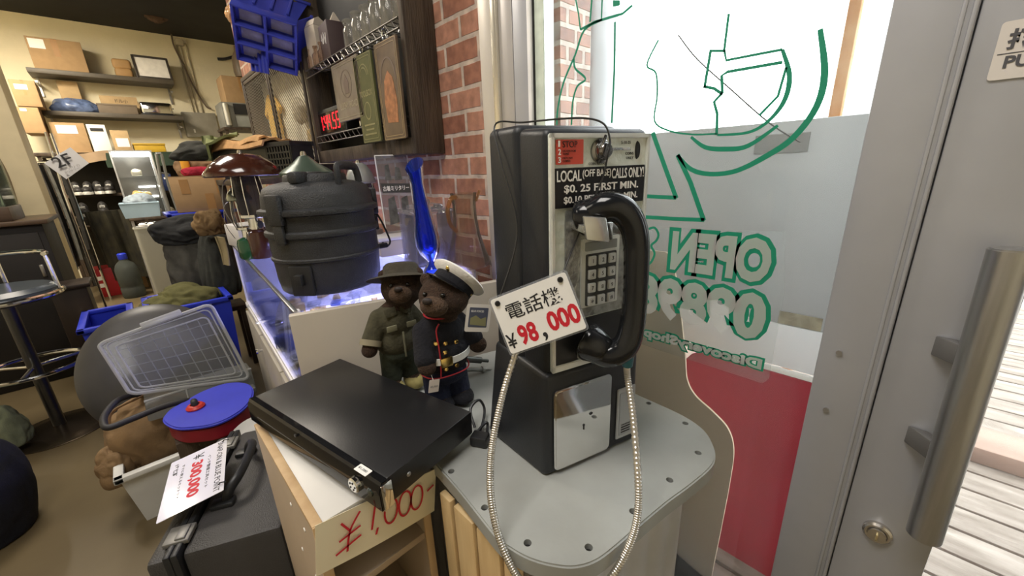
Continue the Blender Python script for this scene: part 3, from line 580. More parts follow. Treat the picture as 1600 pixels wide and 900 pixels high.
ctext('¥', -.056, -.035, .022, INK, w=.014, bold=.012); ctext('98', -.037, -.036, .030, RED_INK, w=.028, bold=.035); ctext(',', -.0035, -.040, .0125, INK, w=.0065, bold=.01); ctext('000', .009, -.031, .029, RED_INK, w=.047, bold=.035)
for x in (-CW / 2 + .009, CW / 2 - .010):
    m = MB(); m.lathe([(0, .0045), (.003, .004), (.0042, .002), (.0035, .0012)], 20, Matrix.Translation((x, CH / 2 - .008, 0))); obj('stud', m, pm('stud_black', (0.02, 0.02, 0.02), 0.3, 0.5), pc)
iC = CM.inverted(); pw = lambda u, v, z: iC @ (PF @ Vector((u, v, z)))
wp = [Vector((-CW / 2 + .009, CH / 2 - .008, .001)), pw(-.006, .05, .40), pw(-.004, .10, .50), pw(.004, .13, .553), pw(.03, .09, .552), pw(.055, .04, .551), pw(.075, .0, .548), pw(.092, -.018, .539), pw(.098, -.024, .518), pw(.094, -.025, .50), pw(.090, -.02, .47), pw(.070, -.012, .42), pw(.048, -.010, .375), Vector((CW / 2 - .010, CH / 2 - .008, .001))]
m = MB(); m.tube(catmull(wp, 10), .0013, 6); obj('hanging_wire', m, pm('wire_black', (0.02, 0.02, 0.02), 0.4), pc)

# ---------------- plywood display stand with the recorder
PLY = wood('plywood', (0.46, 0.30, 0.15), (0.60, 0.42, 0.23), 3.0, (8, 8, 1), 0.55, 0.03)
PLYF = pm('plywood_face', (0.42, 0.33, 0.24), 0.6, var=0.06, scale=5)
LAM = pm('laminate_white', (0.66, 0.64, 0.60), 0.4, var=0.03)
CBM = frame((.083, .522, 0), (1, 0, 0), (0, 1, 0)); ZC = ZT + 0.008; CBW, CBD = .184, .345
cbn = thing('display_stand', 'narrow plywood stand with open front and white top beside the grey table', 'stand', M=CBM)
m = MB(); m.box((.007, CBD / 2, ZC / 2), (.014, CBD, ZC), bev=.0008); obj('side_panel', m, PLYF, cbn)
m = MB(); m.box((CBW - .007, CBD / 2, ZC / 2), (.014, CBD, ZC), bev=.0008); obj('side_panel', m, PLYF, cbn)
m = MB(); m.box((.0072, CBD / 2, ZC - .002), (.0146, CBD + .001, .006), bev=.0008); m.box((.0072, -.0004, ZC / 2), (.0146, .004, ZC), bev=.0006); m.box((CBW - .0072, -.0004, ZC / 2), (.0146, .004, ZC), bev=.0006); m.box((CBW - .0072, CBD / 2, ZC - .002), (.0146, CBD + .001, .006), bev=.0008); obj('edge_banding', m, PLY, cbn)
m = MB(); m.box((CBW / 2, CBD / 2, ZC - .010), (CBW - .0285, CBD, .018), bev=.0008); obj('top_panel', m, LAM, cbn)
m = MB(); m.box((CBW / 2, CBD - .008, ZC / 2 - .01), (CBW - .0285, .012, ZC - .03)); obj('back_panel', m, PLYF, cbn)
for z in (.16, .45, .66):
    m = MB(); m.box((CBW / 2, CBD / 2 - .008, z), (CBW - .0285, CBD - .02, .014), bev=.0008); obj('shelf', m, PLYF, cbn)
for k in range(4):
    m = MB(); m.lathe([(0, .0012), (.003, .0012), (.004, 0)], 14, frame((-.0002, .06 + (k % 2) * .07, ZC - .05 - .1 * (k // 2)), (0, -1, 0), (0, 0, 1))); obj('screw_cap', m, PALE, cbn)
# hand-painted ¥1,000- card on the front edge
def cab_front(px, py):
    o = CBM @ Vector((0, -.004, 0)); nn = CBM.to_3x3() @ Vector((0, -1, 0)); r = ray(px, py); cam0 = Vector((0, 0, H)); k = (o - cam0).dot(nn) / r.dot(nn); return CBM.inverted() @ (cam0 + r * k)
qa, qb, qc, qd = [cab_front(*p) for p in ((485, 823), (676, 733), (675, 774), (493, 899))]
ox = qd[0]
qx, qy = qb - qa, qa - qd; ctm = CBM @ frame(qd + Vector((0, -.002, 0)), qx, qy); cw_ = qx.length; ch_ = qy.length
tc_ = thing('price_card', 'cream card painted ¥1,000- in red on the plywood stand front', 'price card', M=ctm)
m = MB(); m.sheet(lambda a, b2: (a * cw_, b2 * ch_ , .001 + .004 * sin(a * 3.1) * (1 - b2)), 16, 6, .0008); obj('card', m, pm('cream_card', (0.80, 0.72, 0.52), 0.6, var=0.03), tc_)
BR_ = MB()
def stroke(pts, w=.0032): 
    q = catmull([(a * cw_, b2 * ch_, 0) for a, b2 in pts], 5); BR_.ribbon([(p[0], p[1]) for p in q], w, Matrix.Translation((0, 0, .0056)), depth=.0004)
stroke([(.17, .85), (.235, .62)]); stroke([(.31, .92), (.235, .62), (.215, .22)]); stroke([(.155, .50), (.315, .62)]); stroke([(.13, .26), (.32, .42)])
stroke([(.43, .90), (.405, .40)]); stroke([(.455, .38), (.44, .25)])
for x0 in (.565, .69, .80):
    stroke([(x0 + .055 * cos(t + 1.4) * 1.0, .60 + .27 * sin(t + 1.4)) for t in [i * 2 * pi / 10 for i in range(11)]])
stroke([(.90, .62), (.965, .70)])
obj('lettering', BR_, RED_INK, tc_)

# recorder
RM = frame((.223, .680, ZC + .0105), (.195, -.981, 0), (.981, .195, 0)); RL, RD, RH = .413, .200, .052
rc = thing('disc_recorder', 'black disc recorder lying on the plywood stand', 'recorder', M=RM)
m = MB(); m.box((0, .006, RH / 2 + .003), (RL - .004, RD - .012, RH - .006), bev=.0025); obj('case', m, pm('recorder_black', (0.012, 0.012, 0.013), 0.33, var=0.15, bump=0.03, bscale=400), rc)
m = MB(); m.prism([(-RD / 2 - .004, .006), (-RD / 2 + .010, .003), (-RD / 2 + .012, RH - .001), (-RD / 2 + .002, RH + .0005), (-RD / 2 - .004, RH - .012)], RL, frame((-RL / 2, 0, 0), (0, 1, 0), (0, 0, 1)), bev=.001)
fpn = obj('front_panel', m, GLOSS_BLACK, rc)
m = MB(); m.box((-.02, -RD / 2 - .0045, .0255), (.30, .0012, .0012)); obj('flap_gap', m, pm('panel_line', (0.05, 0.045, 0.04), 0.5), fpn)
m = MB(); m.box((RL / 2 + .0004, -RD / 2 + .008, RH / 2), (.0018, .018, RH - .008), bev=.0006); obj('end_cap', m, CHROME, rc)
m = MB(); m.lathe([(0, .008), (.010, .0078), (.012, .006), (.0125, 0)], 32, frame((RL / 2 - .055, -RD / 2 - .004, .030), (1, 0, 0), (0, 0, 1)))
kn = obj('jog_dial', m, CHROME, rc)
for a in range(5):
    m = MB(); m.cyl((RL / 2 - .055 + .006 * cos(a * 1.2566), -RD / 2 - .0125, .030 + .006 * sin(a * 1.2566)), (RL / 2 - .055 + .006 * cos(a * 1.2566), -RD / 2 - .0117, .030 + .006 * sin(a * 1.2566)), .0016, None, 12); obj('dial_button', m, INK, kn)
m = MB(); m.lathe([(0, .002), (.006, .0018), (.007, 0)], 24, frame((RL / 2 - .023, -RD / 2 - .004, .030), (1, 0, 0), (0, 0, 1))); obj('power_button', m, pm('dark_button', (0.04, 0.05, 0.045), 0.25, 0.6), rc)
m = MB(); m.cyl((-.02, -RD / 2 - .0035, .044), (-.02, -RD / 2 - .0055, .044), .0028, None, 14); obj('emblem', m, pm('emblem_grey', (0.05, 0.05, 0.05), 0.3), fpn)
m = MB(); m.prism(rrect(.028, .013, .001, 2), .0004, frame((RL / 2 - .045, -RD / 2 + .0035, RH + .0006), (1, 0, 0), (0, 1, 0))); st = obj('price_sticker', m, WHITE_PAPER, rc)
text('lettering', '¥1,080', (RL / 2 - .056, -RD / 2 + .0015, RH + .0011), (1, 0, 0), (0, 1, 0), .0045, INK, st, w=.020, depth=.0002)
m = MB(); m.lathe([(0, .0015), (.0035, .001), (.004, 0)], 16, frame((RL / 2 - .002, -RD / 2 + .050, .030), (0, 1, 0), (0, 0, 1))); obj('case_screw', m, STEEL, rc)
for k, (x, y) in enumerate(((-.17, -.07), (.17, -.07), (-.17, .08), (.17, .08))):
    m = MB(); m.cyl((x, y, -.010), (x, y, .004), .010, None, 16); obj('foot', m, BLACK_PLASTIC, rc)
# cable behind the recorder
q = [PZ(742, 668, ZT + .012), PZ(735, 640, ZT + .035), PZ(748, 625, ZT + .045), PZ(757, 640, ZT + .02), PZ(752, 668, ZT + .006), PZ(740, 682, ZT + .006), PZ(757, 662, ZT + .014), PZ(762, 664, ZT + .006), PZ(758, 688, ZT + .006), PZ(748, 690, ZT + .006)]
m = MB(); m.tube(catmull(q, 8), .0028, 8); m.box(PZ(750, 686, ZT + .0115), (.024, .032, .02), rot=.5, bev=.003)
tag(obj('power_cable', m, BLACK_PLASTIC), 'black power cable and plug coiled between recorder and payphone', 'cable')

# pallet of pale slats against the table side
pt = thing('slatted_pallet', 'pale wooden slatted pallet standing under the left rim of the grey table', 'pallet', loc=(.280, .385, 0))
PINE = wood('pine', (0.56, 0.38, 0.18), (0.72, 0.53, 0.28), 4.0, (9, 9, 1), 0.55, 0.06)
for y, w in ((-.075, .030), (-.025, .052), (.035, .05), (.085, .03)):
    m = MB(); m.box((-.004, y, .386), (.012, w, .772), bev=.002); obj('slat', m, PINE, pt)
for z in (.16, .66):
    m = MB(); m.box((.010, 0, z), (.014, .21, .045), bev=.002); obj('rail', m, PINE, pt)
m = MB(); m.box((-.016, .005, .58), (.011, .045, .30), rot=Matrix.Rotation(.75, 3, 'X'), bev=.002); obj('brace', m, PINE, pt)

# ================================================================= two dressed teddy bears on the table
def remesh(mb, vox, smooth=6):
    me = bpy.data.meshes.new('r'); mb.bm.to_mesh(me); mb.bm.free(); o = bpy.data.objects.new('r', me); C.objects.link(o)
    r = o.modifiers.new('r', 'REMESH'); r.mode = 'VOXEL'; r.voxel_size = vox
    s = o.modifiers.new('s', 'SMOOTH'); s.iterations = smooth; s.factor = 0.5
    bpy.context.view_layer.update(); m2 = bpy.data.meshes.new_from_object(o.evaluated_get(bpy.context.evaluated_depsgraph_get()))
    bpy.data.objects.remove(o); bpy.data.meshes.remove(me)
    out = MB(); out.bm.from_mesh(m2); bpy.data.meshes.remove(m2); return out
FUR = pm('brown_fur', (0.055, 0.030, 0.018), 0.95, var=0.35, scale=160, bump=0.9, bscale=420)
MUZ = pm('muzzle_fur', (0.12, 0.072, 0.045), 0.95, var=0.3, scale=160, bump=0.9, bscale=420)
EYE = pm('bead_eye', (0.01, 0.008, 0.006), 0.08, var=0)
GOLD = pm('gold_metal', (0.80, 0.56, 0.18), 0.25, 1.0, var=0.05)
def cap_limb(mb, p0, p1, r0, r1, n=7):
    for i in range(n + 1):
        t = i / n; p = Vector(p0).lerp(Vector(p1), t); r = r0 + (r1 - r0) * t; mb.ell(p, (r, r, r), sub=2)
def bear(root, head, hr, yaw, pitch, arms, legs, torso):
    """one continuous furry body; returns the head frame"""
    HM = Matrix.Translation(head) @ Matrix.Rotation(yaw, 4, 'Z') @ Matrix.Rotation(pitch, 4, 'X')
    m = MB()
    def he(c, r): t = MB(); t.ell((0, 0, 0), r, sub=3); m.merge(t.bm, HM @ Matrix.Translation(c))
    he((0, 0, 0), (hr * 1.05, hr * .95, hr * .95)); he((0, -hr * .75, -hr * .22), (hr * .55, hr * .62, hr * .48)); he((0, -hr * 1.12, -hr * .12), (hr * .34, hr * .3, hr * .3))
    for s in (-1, 1): he((s * hr * .85, hr * .1, hr * .72), (hr * .32, hr * .16, hr * .32))
    for c, r in torso: m.ell(c, r, sub=3)
    cap_limb(m, Vector(head) + Vector((0, 0, -hr * .6)), torso[0][0], hr * .6, hr * .6, 3)
    for a in arms: cap_limb(m, a[0], a[1], a[2], a[3]); m.ell(a[1], (a[3] * 1.05,) * 3, sub=2)
    for a in legs: cap_limb(m, a[0], a[1], a[2], a[3]); m.ell(Vector(a[1]) + Vector((0, -.012, 0)), (a[3] * .95, a[3] * 1.35, a[3] * .85), sub=2)
    obj('body', remesh(m, .0035), FUR, root, angle=180)
    m = MB()
    t = MB(); t.ell((0, 0, 0), (hr * .57, hr * .60, hr * .47), sub=3); m.merge(t.bm, HM @ Matrix.Translation((0, -hr * .82, -hr * .24)))
    t = MB(); t.ell((0, 0, 0), (hr * .36, hr * .3, hr * .31), sub=3); m.merge(t.bm, HM @ Matrix.Translation((0, -hr * 1.16, -hr * .12)))
    obj('muzzle', remesh(m, .003), MUZ, root, angle=180)
    m = MB(); t = MB(); t.ell((0, 0, 0), (hr * .20, hr * .13, hr * .15), sub=3); m.merge(t.bm, HM @ Matrix.Translation((0, -hr * 1.45, hr * .04))); obj('nose', m, pm('nose_thread', (0.02, 0.012, 0.009), 0.6), root)
    for s in (-1, 1):
        m = MB(); t = MB(); t.ell((0, 0, 0), (hr * .10,) * 3, sub=3); m.merge(t.bm, HM @ Matrix.Translation((s * hr * .38, -hr * .90, hr * .22))); obj('eye', m, EYE, root)
    return HM
def shell(parts, vox=.0035):
    m = MB()
    for p in parts:
        if p[0] == 'e': m.ell(p[1], p[2], sub=3)
        else: cap_limb(m, p[1], p[2], p[3], p[4])
    return remesh(m, vox, 5)
# --- left bear: bush hat and olive fatigues
B1 = PY(630, 600, .775); B1[2] = ZT
f1 = thing('teddy_bear', 'left brown teddy bear in olive fatigues and wide-brimmed bush hat', 'teddy bear', M=Matrix.Translation(B1) @ Matrix.Rotation(-.12, 4, 'Z'))
OLV = pm('olive_cloth', (0.055, 0.050, 0.028), 0.95, var=0.2, scale=60, bump=0.3, bscale=160); OLV2 = pm('olive_trousers', (0.030, 0.036, 0.022), 0.95, var=0.2, scale=60, bump=0.3, bscale=160)
hM = bear(f1, (.022, -.012, .246), .043, -.48, -.22, [((-.035, 0, .188), (-.068, -.018, .128), .017, .017), ((.035, 0, .188), (.06, -.015, .135), .017, .017)], [((-.02, 0, .09), (-.024, -.002, .02), .021, .020), ((.02, 0, .09), (.024, -.002, .02), .021, .020)], [((0, 0, .175), (.040, .034, .045)), ((0, 0, .128), (.044, .038, .045))])
obj('jacket', shell([('e', (0, 0, .172), (.045, .040, .046)), ('e', (0, -.001, .128), (.049, .043, .040)), ('l', (-.034, 0, .188), (-.060, -.013, .146), .0205, .0215), ('l', (.034, 0, .188), (.054, -.011, .150), .0205, .0215)]), OLV, f1, angle=180)
m = MB()
for s in (-1, 1): m.box((s * .022, -.0425, .172), (.022, .004, .013), bev=.0015)
m.box((0, -.045, .13), (.004, .003, .06), bev=.001); obj('pocket_flap', m, pm('pale_olive', (0.20, 0.19, 0.12), 0.9), f1)
for s in (-1, 1):
    m = MB(); m.tube([Vector((s * (.0595 if s < 0 else .0535), -.012, .147)), Vector((s * (.0645 if s < 0 else .057), -.0155, .136))], .0228, 18); obj('cuff', m, pm('cuff_beige', (0.24, 0.21, 0.14), 0.9), f1)
    m = MB(); m.hexa([(s * .004, -.030, .200), (s * .028, -.028, .196), (s * .030, -.024, .210), (s * .006, -.026, .214), (s * .004, -.036, .198), (s * .028, -.034, .194), (s * .030, -.028, .212), (s * .006, -.031, .216)], bev=.001); obj('collar', m, OLV, f1)
obj('trousers', shell([('e', (0, 0, .100), (.044, .038, .028)), ('l', (-.020, 0, .09), (-.023, 0, .040), .0245, .0235), ('l', (.020, 0, .09), (.023, 0, .040), .0245, .0235)]), OLV2, f1, angle=180)
for s in (-1, 1):
    m = MB(); m.ell((s * .024, -.012, .018), (.0225, .032, .0175), sub=3); m.cyl((s * .024, 0, .015), (s * .024, 0, .036), .0215, .020, 20, bev=.002); obj('boot', m, pm('boot_khaki', (0.30, 0.25, 0.09), 0.8, var=0.2, scale=60), f1)
HATM = hM @ Matrix.Translation((0, .012, .024)) @ Matrix.Rotation(-.16, 4, 'X') @ Matrix.Diagonal((1.16, 1.16, 1.0, 1))
m = MB(); m.lathe([(.027, .001), (.038, -.001), (.058, -.006), (.061, -.0055), (.058, -.003), (.036, .004), (.033, .006), (.031, .024), (.026, .030), (0, .031)], 40, HATM, sx=1.06); obj('bush_hat', m, pm('hat_brown', (0.040, 0.033, 0.021), 0.9, var=0.2, scale=60, bump=0.3, bscale=200), f1, angle=60)
# --- right bear: dress blues
B2 = PY(700, 628, .650); B2[2] = ZT
f2 = thing('teddy_bear', 'right brown teddy bear in navy dress uniform with white belt and white cap', 'teddy bear', M=Matrix.Translation(B2) @ Matrix.Rotation(-.12, 4, 'Z') @ Matrix.Diagonal((1.1, 1.1, 1.02, 1)))
NAVY = pm('navy_black_cloth', (0.007, 0.007, 0.011), 0.9, var=0.2, scale=60, bump=0.3, bscale=200); NAVY2 = pm('navy_cloth', (0.012, 0.016, 0.040), 0.9, var=0.2, scale=60, bump=0.3, bscale=200)
PIPE = pm('red_piping', (0.42, 0.02, 0.03), 0.6)
hM = bear(f2, (.008, -.010, .240), .045, -.92, -.20, [((-.036, 0, .176), (-.050, -.034, .118), .017, .017), ((.036, 0, .178), (.066, -.022, .122), .018, .018)], [((-.02, 0, .08), (-.022, 0, .02), .022, .020), ((.02, 0, .08), (.022, 0, .02), .022, .020)], [((0, 0, .170), (.040, .036, .04)), ((0, 0, .120), (.044, .040, .045))])
obj('tunic', shell([('e', (0, 0, .168), (.046, .041, .044)), ('e', (0, 0, .128), (.050, .045, .036)), ('e', (0, 0, .103), (.048, .043, .024)), ('l', (-.036, 0, .178), (-.049, -.028, .132), .0205, .0205), ('l', (.036, 0, .180), (.060, -.016, .138), .0205, .0205)]), NAVY, f2, angle=180)
def front_y(x, z, k=.0455): return -k * math.sqrt(max(.05, 1 - (x / .052) ** 2)) * (1.0 - max(0, (z - .150)) * 3.2)
m = MB()
m.tube(catmull([(-.020, front_y(-.02, .20) - .002, .200), (-.026, front_y(-.026, .185) - .001, .186), (-.026, front_y(-.026, .15) - .001, .150), (-.026, front_y(-.026, .12) - .001, .115), (-.026, front_y(-.026, .10) + .003, .088)], 6), .0014, 8)
m.tube([(.0485 * cos(a), .0445 * sin(a), .0865 + .002 * sin(3 * a)) for a in [i * 2 * pi / 40 for i in range(40)]], .0014, 8, closed=True)
m.tube([(.032 * cos(a) + .003, .029 * sin(a) - .002, .207 + .002 * sin(a)) for a in [i * 2 * pi / 32 for i in range(32)]], .0018, 8, closed=True); obj('red_piping', m, PIPE, f2)
m = MB(); m.lathe([(.0515, -.0075), (.0525, -.007), (.0525, .007), (.0515, .0075)], 48, Matrix.Translation((0, 0, .1225)), sx=1.0, sy=.93); obj('white_belt', m, pm('white_vinyl_belt', (0.75, 0.75, 0.73), 0.35, var=0.03), f2)
m = MB(); m.box((-.017, -.0475, .1225), (.023, .005, .019), bev=.0015, rot=Matrix.Rotation(-.1, 3, 'Z')); obj('belt_buckle', m, GOLD, f2)
for x, z in ((-.014, .160), (.007, .157), (-.017, .142), (-.018, .106), (.003, .108), (-.030, .162)):
    q = Vector((0, 0, 1)).rotation_difference(Vector((x * 8, -1, .25)).normalized()).to_matrix().to_4x4()
    m = MB(); m.lathe([(0, .003), (.003, .0026), (.0044, .0008), (.0046, 0)], 20, Matrix.Translation((x, front_y(x, z) - .0015, z)) @ q); obj('button', m, GOLD, f2)
obj('trousers', shell([('e', (0, 0, .078), (.045, .040, .026)), ('l', (-.020, 0, .07), (-.022, -.006, .026), .0265, .0255), ('l', (.020, 0, .07), (.022, -.006, .026), .0265, .0255)]), NAVY2, f2, angle=180)
for s in (-1, 1): m = MB(); m.ell((s * .022, -.014, .016), (.0245, .034, .0165), sub=3); obj('shoe', m, NAVY, f2)
CAPM = hM @ Matrix.Translation((.010, .016, .022)) @ Matrix.Rotation(-.62, 4, 'X') @ Matrix.Rotation(.42, 4, 'Y') @ Matrix.Diagonal((1.08, 1.08, 1.0, 1))
m = MB(); m.lathe([(.036, .008), (.050, .016), (.052, .021), (.048, .025), (.030, .029), (0, .030)], 40, CAPM); obj('cap_crown', m, pm('white_cotton', (0.72, 0.69, 0.64), 0.9, var=0.05, bump=0.2, bscale=150), f2, angle=60)
m = MB(); m.lathe([(.037, -.006), (.0385, -.005), (.0385, .010), (.036, .011)], 40, CAPM); obj('cap_band', m, NAVY, f2)
m = MB(); m.sheet(lambda a, b: tuple(CAPM @ Vector(((.037 + .020 * b * sin(pi * a)) * cos(pi * (1.08 + a * .84)), (.037 + .020 * b * sin(pi * a)) * sin(pi * (1.08 + a * .84)), -.004 - .012 * b * sin(pi * a)))), 24, 4, .0015); obj('visor', m, pm('visor_patent', (0.01, 0.01, 0.012), 0.12, var=0), f2)
m = MB(); m.ell(CAPM @ Vector((0, -.0425, .014)), (.006, .004, .0065), sub=2); obj('cap_badge', m, GOLD, f2)
m = MB(); m.ell(CAPM @ Vector((.036, .008, .002)), (.003, .003, .003), sub=2); obj('cap_button', m, GOLD, f2)
i2 = f2.matrix_world.inverted()
# hang tag on the ear and folded tag at the hem
o_ = PY(747, 497, .575); tm = i2 @ frame(o_, (.85, -.35, -.20), (.18, .0, .95)) @ Matrix.Diagonal((1.35, 1.35, 1, 1))
m = MB(); m.prism(rrect(.038, .042, .003), .0006, tm); tg = obj('hang_tag', m, pm('tag_cream', (0.72, 0.68, 0.62), 0.5), f2)
m = MB(); m.prism(rrect(.029, .030, .001, 2), .0003, tm @ Matrix.Translation((0, .001, .0006))); obj('tag_picture', m, pm('tag_blue', (0.08, 0.09, 0.13), 0.5), tg)
m = MB(); m.prism([(-.012, -.010), (.013, -.012), (.012, .002), (.004, -.001), (-.004, .004), (-.012, .0)], .0002, tm @ Matrix.Translation((0, 0, .0009))); obj('tag_hill', m, pm('tag_olive', (0.25, 0.24, 0.12), 0.5), tg)
text('lettering', 'BEAR FORCES', tm @ Vector((-.012, .009, .001)), tm.to_3x3() @ Vector((1, 0, 0)), tm.to_3x3() @ Vector((0, 1, 0)), .004, PALE, tg, w=.024, depth=.0002)
o_ = PY(678, 603, .60); tm = i2 @ frame(o_, (.95, -.1, -.22), (.2, 0, .95))
m = MB(); m.prism(rrect(.022, .026, .001, 2), .0006, tm); tg2 = obj('paper_tag', m, pm('tag_peach', (0.74, 0.66, 0.60), 0.6), f2)
text('lettering', '¥2,980', tm @ Vector((-.008, -.004, .0007)), tm.to_3x3() @ Vector((1, 0, 0)), tm.to_3x3() @ Vector((0, 1, 0)), .005, pm('print_grey', (0.25, 0.24, 0.25), 0.6), tg2, w=.015, depth=.0002)
m = MB(); m.tube([i2 @ (o_ + Vector((0, 0, .012))), i2 @ (o_ + Vector((.002, .01, .022)))], .0004, 5); obj('tag_string', m, PALE, tg2)
# baton-like grey tubes lying behind the right bear
for k, (a, b_, r, lb) in enumerate((((715, 560), (752, 563), .008, 'dark grey metal tube lying uppermost behind the bears'), ((715, 578), (757, 577), .0055, 'thin pale grey rod with a collar behind the bears'), ((712, 600), (765, 606), .011, 'thick grey tube with stepped end lying lowest behind the bears'))):
    p0 = PY(*a, .705); p1 = PY(*b_, .690); z = min(p0[2], p1[2])
    m = MB(); m.cyl(p0 + (p0 - p1) * .5, p1, r, None, 20, bev=.001); m.cyl(p1, p1 + (p1 - p0).normalized() * .02, r * .55, None, 16, bev=.0008)
    if k == 1: m.cyl(p1 - (p1 - p0).normalized() * .008, p1, r * 1.4, None, 20)
    o = tag(obj('metal_tube', m, pm(('tube_dark', 'tube_pale', 'tube_mid')[k], ((.10, .105, .10), (.38, .38, .36), (.20, .21, .20))[k], 0.4, 0.5)), lb, 'tube', 'metal tubes behind the bears')

# ================================================================= cream board, glass show case
CREAM = pm('cream_enamel', (0.46, 0.41, 0.345), 0.5, var=0.05, scale=4)
BMX = frame((.205, .955, 0), (.948, -.319, 0), (.319, .948, 0))
m = MB(); m.box((.31, .012, (H - .305) / 2), (.62, .022, H - .305), bev=.002)
tag(obj('cream_panel', m, CREAM, M=BMX), 'cream painted board standing upright behind the two teddy bears', 'panel')
ca = radians(4.4); CSM = frame((.225, .985, 0), (cos(ca), -sin(ca), 0), (sin(ca), cos(ca), 0)); CSW, CSL = .52, 1.33; Z0, Z1 = H - .605, H - .305
cs = thing('display_case', 'white framed glass display case with blue light inside and cabinet base', 'display case', M=CSM)
WFR = pm('white_frame', (0.68, 0.66, 0.66), 0.4, var=0.03); CABF = pm('cabinet_face', (0.36, 0.33, 0.28), 0.55, var=0.06, scale=4)
m = MB(); m.box((CSW / 2, CSL / 2, Z0 / 2 - .01), (CSW, CSL, Z0 - .02), bev=.003); obj('base_cabinet', m, CABF, cs)
for k in range(3):
    y0 = .02 + k * .435
    m = MB(); m.box((-.007, y0 + .215, Z0 / 2 + .02), (.014, .425, Z0 - .12), bev=.002); dr = obj('cabinet_door', m, CABF, cs)
    m = MB(); m.lathe([(0, .024), (.010, .023), (.0125, .018), (.006, .010), (.005, 0)], 24, frame((-.014, y0 + .27 if k == 0 else y0 + .04, Z0 - .125), (0, 1, 0), (0, 0, 1)) @ Matrix.Rotation(pi, 4, 'Y') @ Matrix.Rotation(pi, 4, 'Z')); obj('door_knob', m, CHROME, dr)
m = MB(); m.box((CSW / 2, CSL / 2, Z0 - .012), (CSW + .012, CSL + .012, .024), bev=.002)
for y in (.008, CSL - .008):
    for x in (.007, CSW - .007): m.box((x, y, (Z0 + Z1) / 2), (.014, .016, Z1 - Z0), bev=.001)
m.box((CSW / 2, CSL - .004, Z1 - .01), (CSW, .012, .02), bev=.001)
m.box((.010, CSL / 2, Z0 + .006), (.022, CSL, .012), bev=.001); obj('white_frame', m, WFR, cs)
m = MB(); m.box((.004, CSL / 2, Z1 - .004), (.010, CSL, .009), bev=.001); obj('top_rail', m, pm('rail_alu', (0.55, 0.56, 0.58), 0.25, 0.9), cs)
m = MB(); m.box((CSW - .003, CSL / 2, (Z0 + Z1) / 2), (.006, CSL, Z1 - Z0)); m.box((CSW / 2, CSL - .001, (Z0 + Z1) / 2), (CSW, .004, Z1 - Z0)); obj('inner_panel', m, pm('panel_white', (0.72, 0.72, 0.74), 0.5), cs)
CASEG = pane('case_glass', (0.96, 0.98, 0.98), 0.02, refl=0.8)
m = MB(); m.box((.006, CSL / 2, (Z0 + Z1) / 2 - .002), (.004, CSL - .02, Z1 - Z0 - .012)); obj('front_glass', m, CASEG, cs)
m = MB(); m.box((CSW / 2, CSL / 2, Z1 - .003), (CSW - .012, CSL - .01, .005)); obj('top_glass', m, pane('case_top_glass', (0.94, 0.96, 0.98), 0.03, refl=0.7), cs)
m = MB(); m.box((CSW - .018, CSL / 2, Z1 - .014), (.012, CSL - .08, .008), bev=.001); obj('led_strip', m, pm('led_blue_white', (0.42, 0.42, 1.0), 0.4, var=0, emit=22), cs)
for k in range(3):
    lo = lamp('display_led', CSM @ Vector((CSW - .06, .25 + .42 * k, Z1 - .022)), .04, 3.2, (.34, .36, 1.0), sy=.34); lo.rotation_euler = (0, .35, -ca)
def W(x, y, z=0): return CSM @ Vector((x, y, z))
random.seed(5)
SHOWM = [pm('show_silver', (0.6, 0.6, 0.62), 0.25, 0.9), pm('show_white', (0.7, 0.68, 0.66), 0.5), pm('show_dark', (0.06, 0.05, 0.05), 0.4), pm('show_brass', (0.6, 0.45, 0.2), 0.3, 0.9), pane('show_plastic', (0.9, 0.9, 0.95), 0.1, mixin=0.3), pm('show_blue', (0.1, 0.14, 0.4), 0.4)]
cnt = 0
LBL = {'box': 'small boxed trinket on the lit floor of the display case', 'ring': 'metal bangle lying in the display case', 'jar': 'little lidded pot standing in the display case', 'pouch': 'clear packet of parts lying in the display case'}
for iy in range(13):
    for ix in range(5):
        x = .05 + ix * .095 + random.uniform(-.02, .02); y = .06 + iy * .096 + random.uniform(-.02, .02); k = random.choice(('box', 'ring', 'jar', 'pouch', 'box')); mt = random.choice(SHOWM); p = W(x, y, Z0 + .0005); m = MB(); rz = random.uniform(0, 3)
        if k == 'box': sx, sy, sz = random.uniform(.03, .06), random.uniform(.03, .06), random.uniform(.015, .06); m.box((0, 0, sz / 2), (sx, sy, sz), bev=.003); m.box((0, 0, sz * .72), (sx * 1.04, sy * 1.04, sz * .5), bev=.003); m.box((0, 0, sz + .001), (sx * .5, sy * .3, .002))
        elif k == 'ring': m.tube([(.022 * cos(a), .022 * sin(a), .007) for a in [i * 2 * pi / 28 for i in range(28)]], .006, 10, closed=True); mt = SHOWM[random.choice((0, 3))]
        elif k == 'jar': h = random.uniform(.03, .07); m.lathe([(0, 0), (.016, 0), (.020, h * .3), (.017, h * .7), (.012, h * .78), (.014, h * .82), (.014, h), (0, h * 1.02)], 20)
        else: m.sheet(lambda a, b: ((a - .5) * .08, (b - .5) * .06, .006 + .012 * sin(pi * a) * sin(pi * b) + .003 * sin(9 * a + 7 * b)), 10, 8, .001); mt = SHOWM[4]
        o = obj({'box': 'trinket_box', 'ring': 'bangle', 'jar': 'small_pot', 'pouch': 'plastic_packet'}[k], m, mt, M=Matrix.Translation(p) @ Matrix.Rotation(rz, 4, 'Z')); tag(o, LBL[k], {'box': 'box', 'ring': 'bangle', 'jar': 'pot', 'pouch': 'packet'}[k], {'box': 'boxes in the display case', 'ring': 'bangles in the display case', 'jar': 'pots in the display case', 'pouch': 'packets in the display case'}[k])

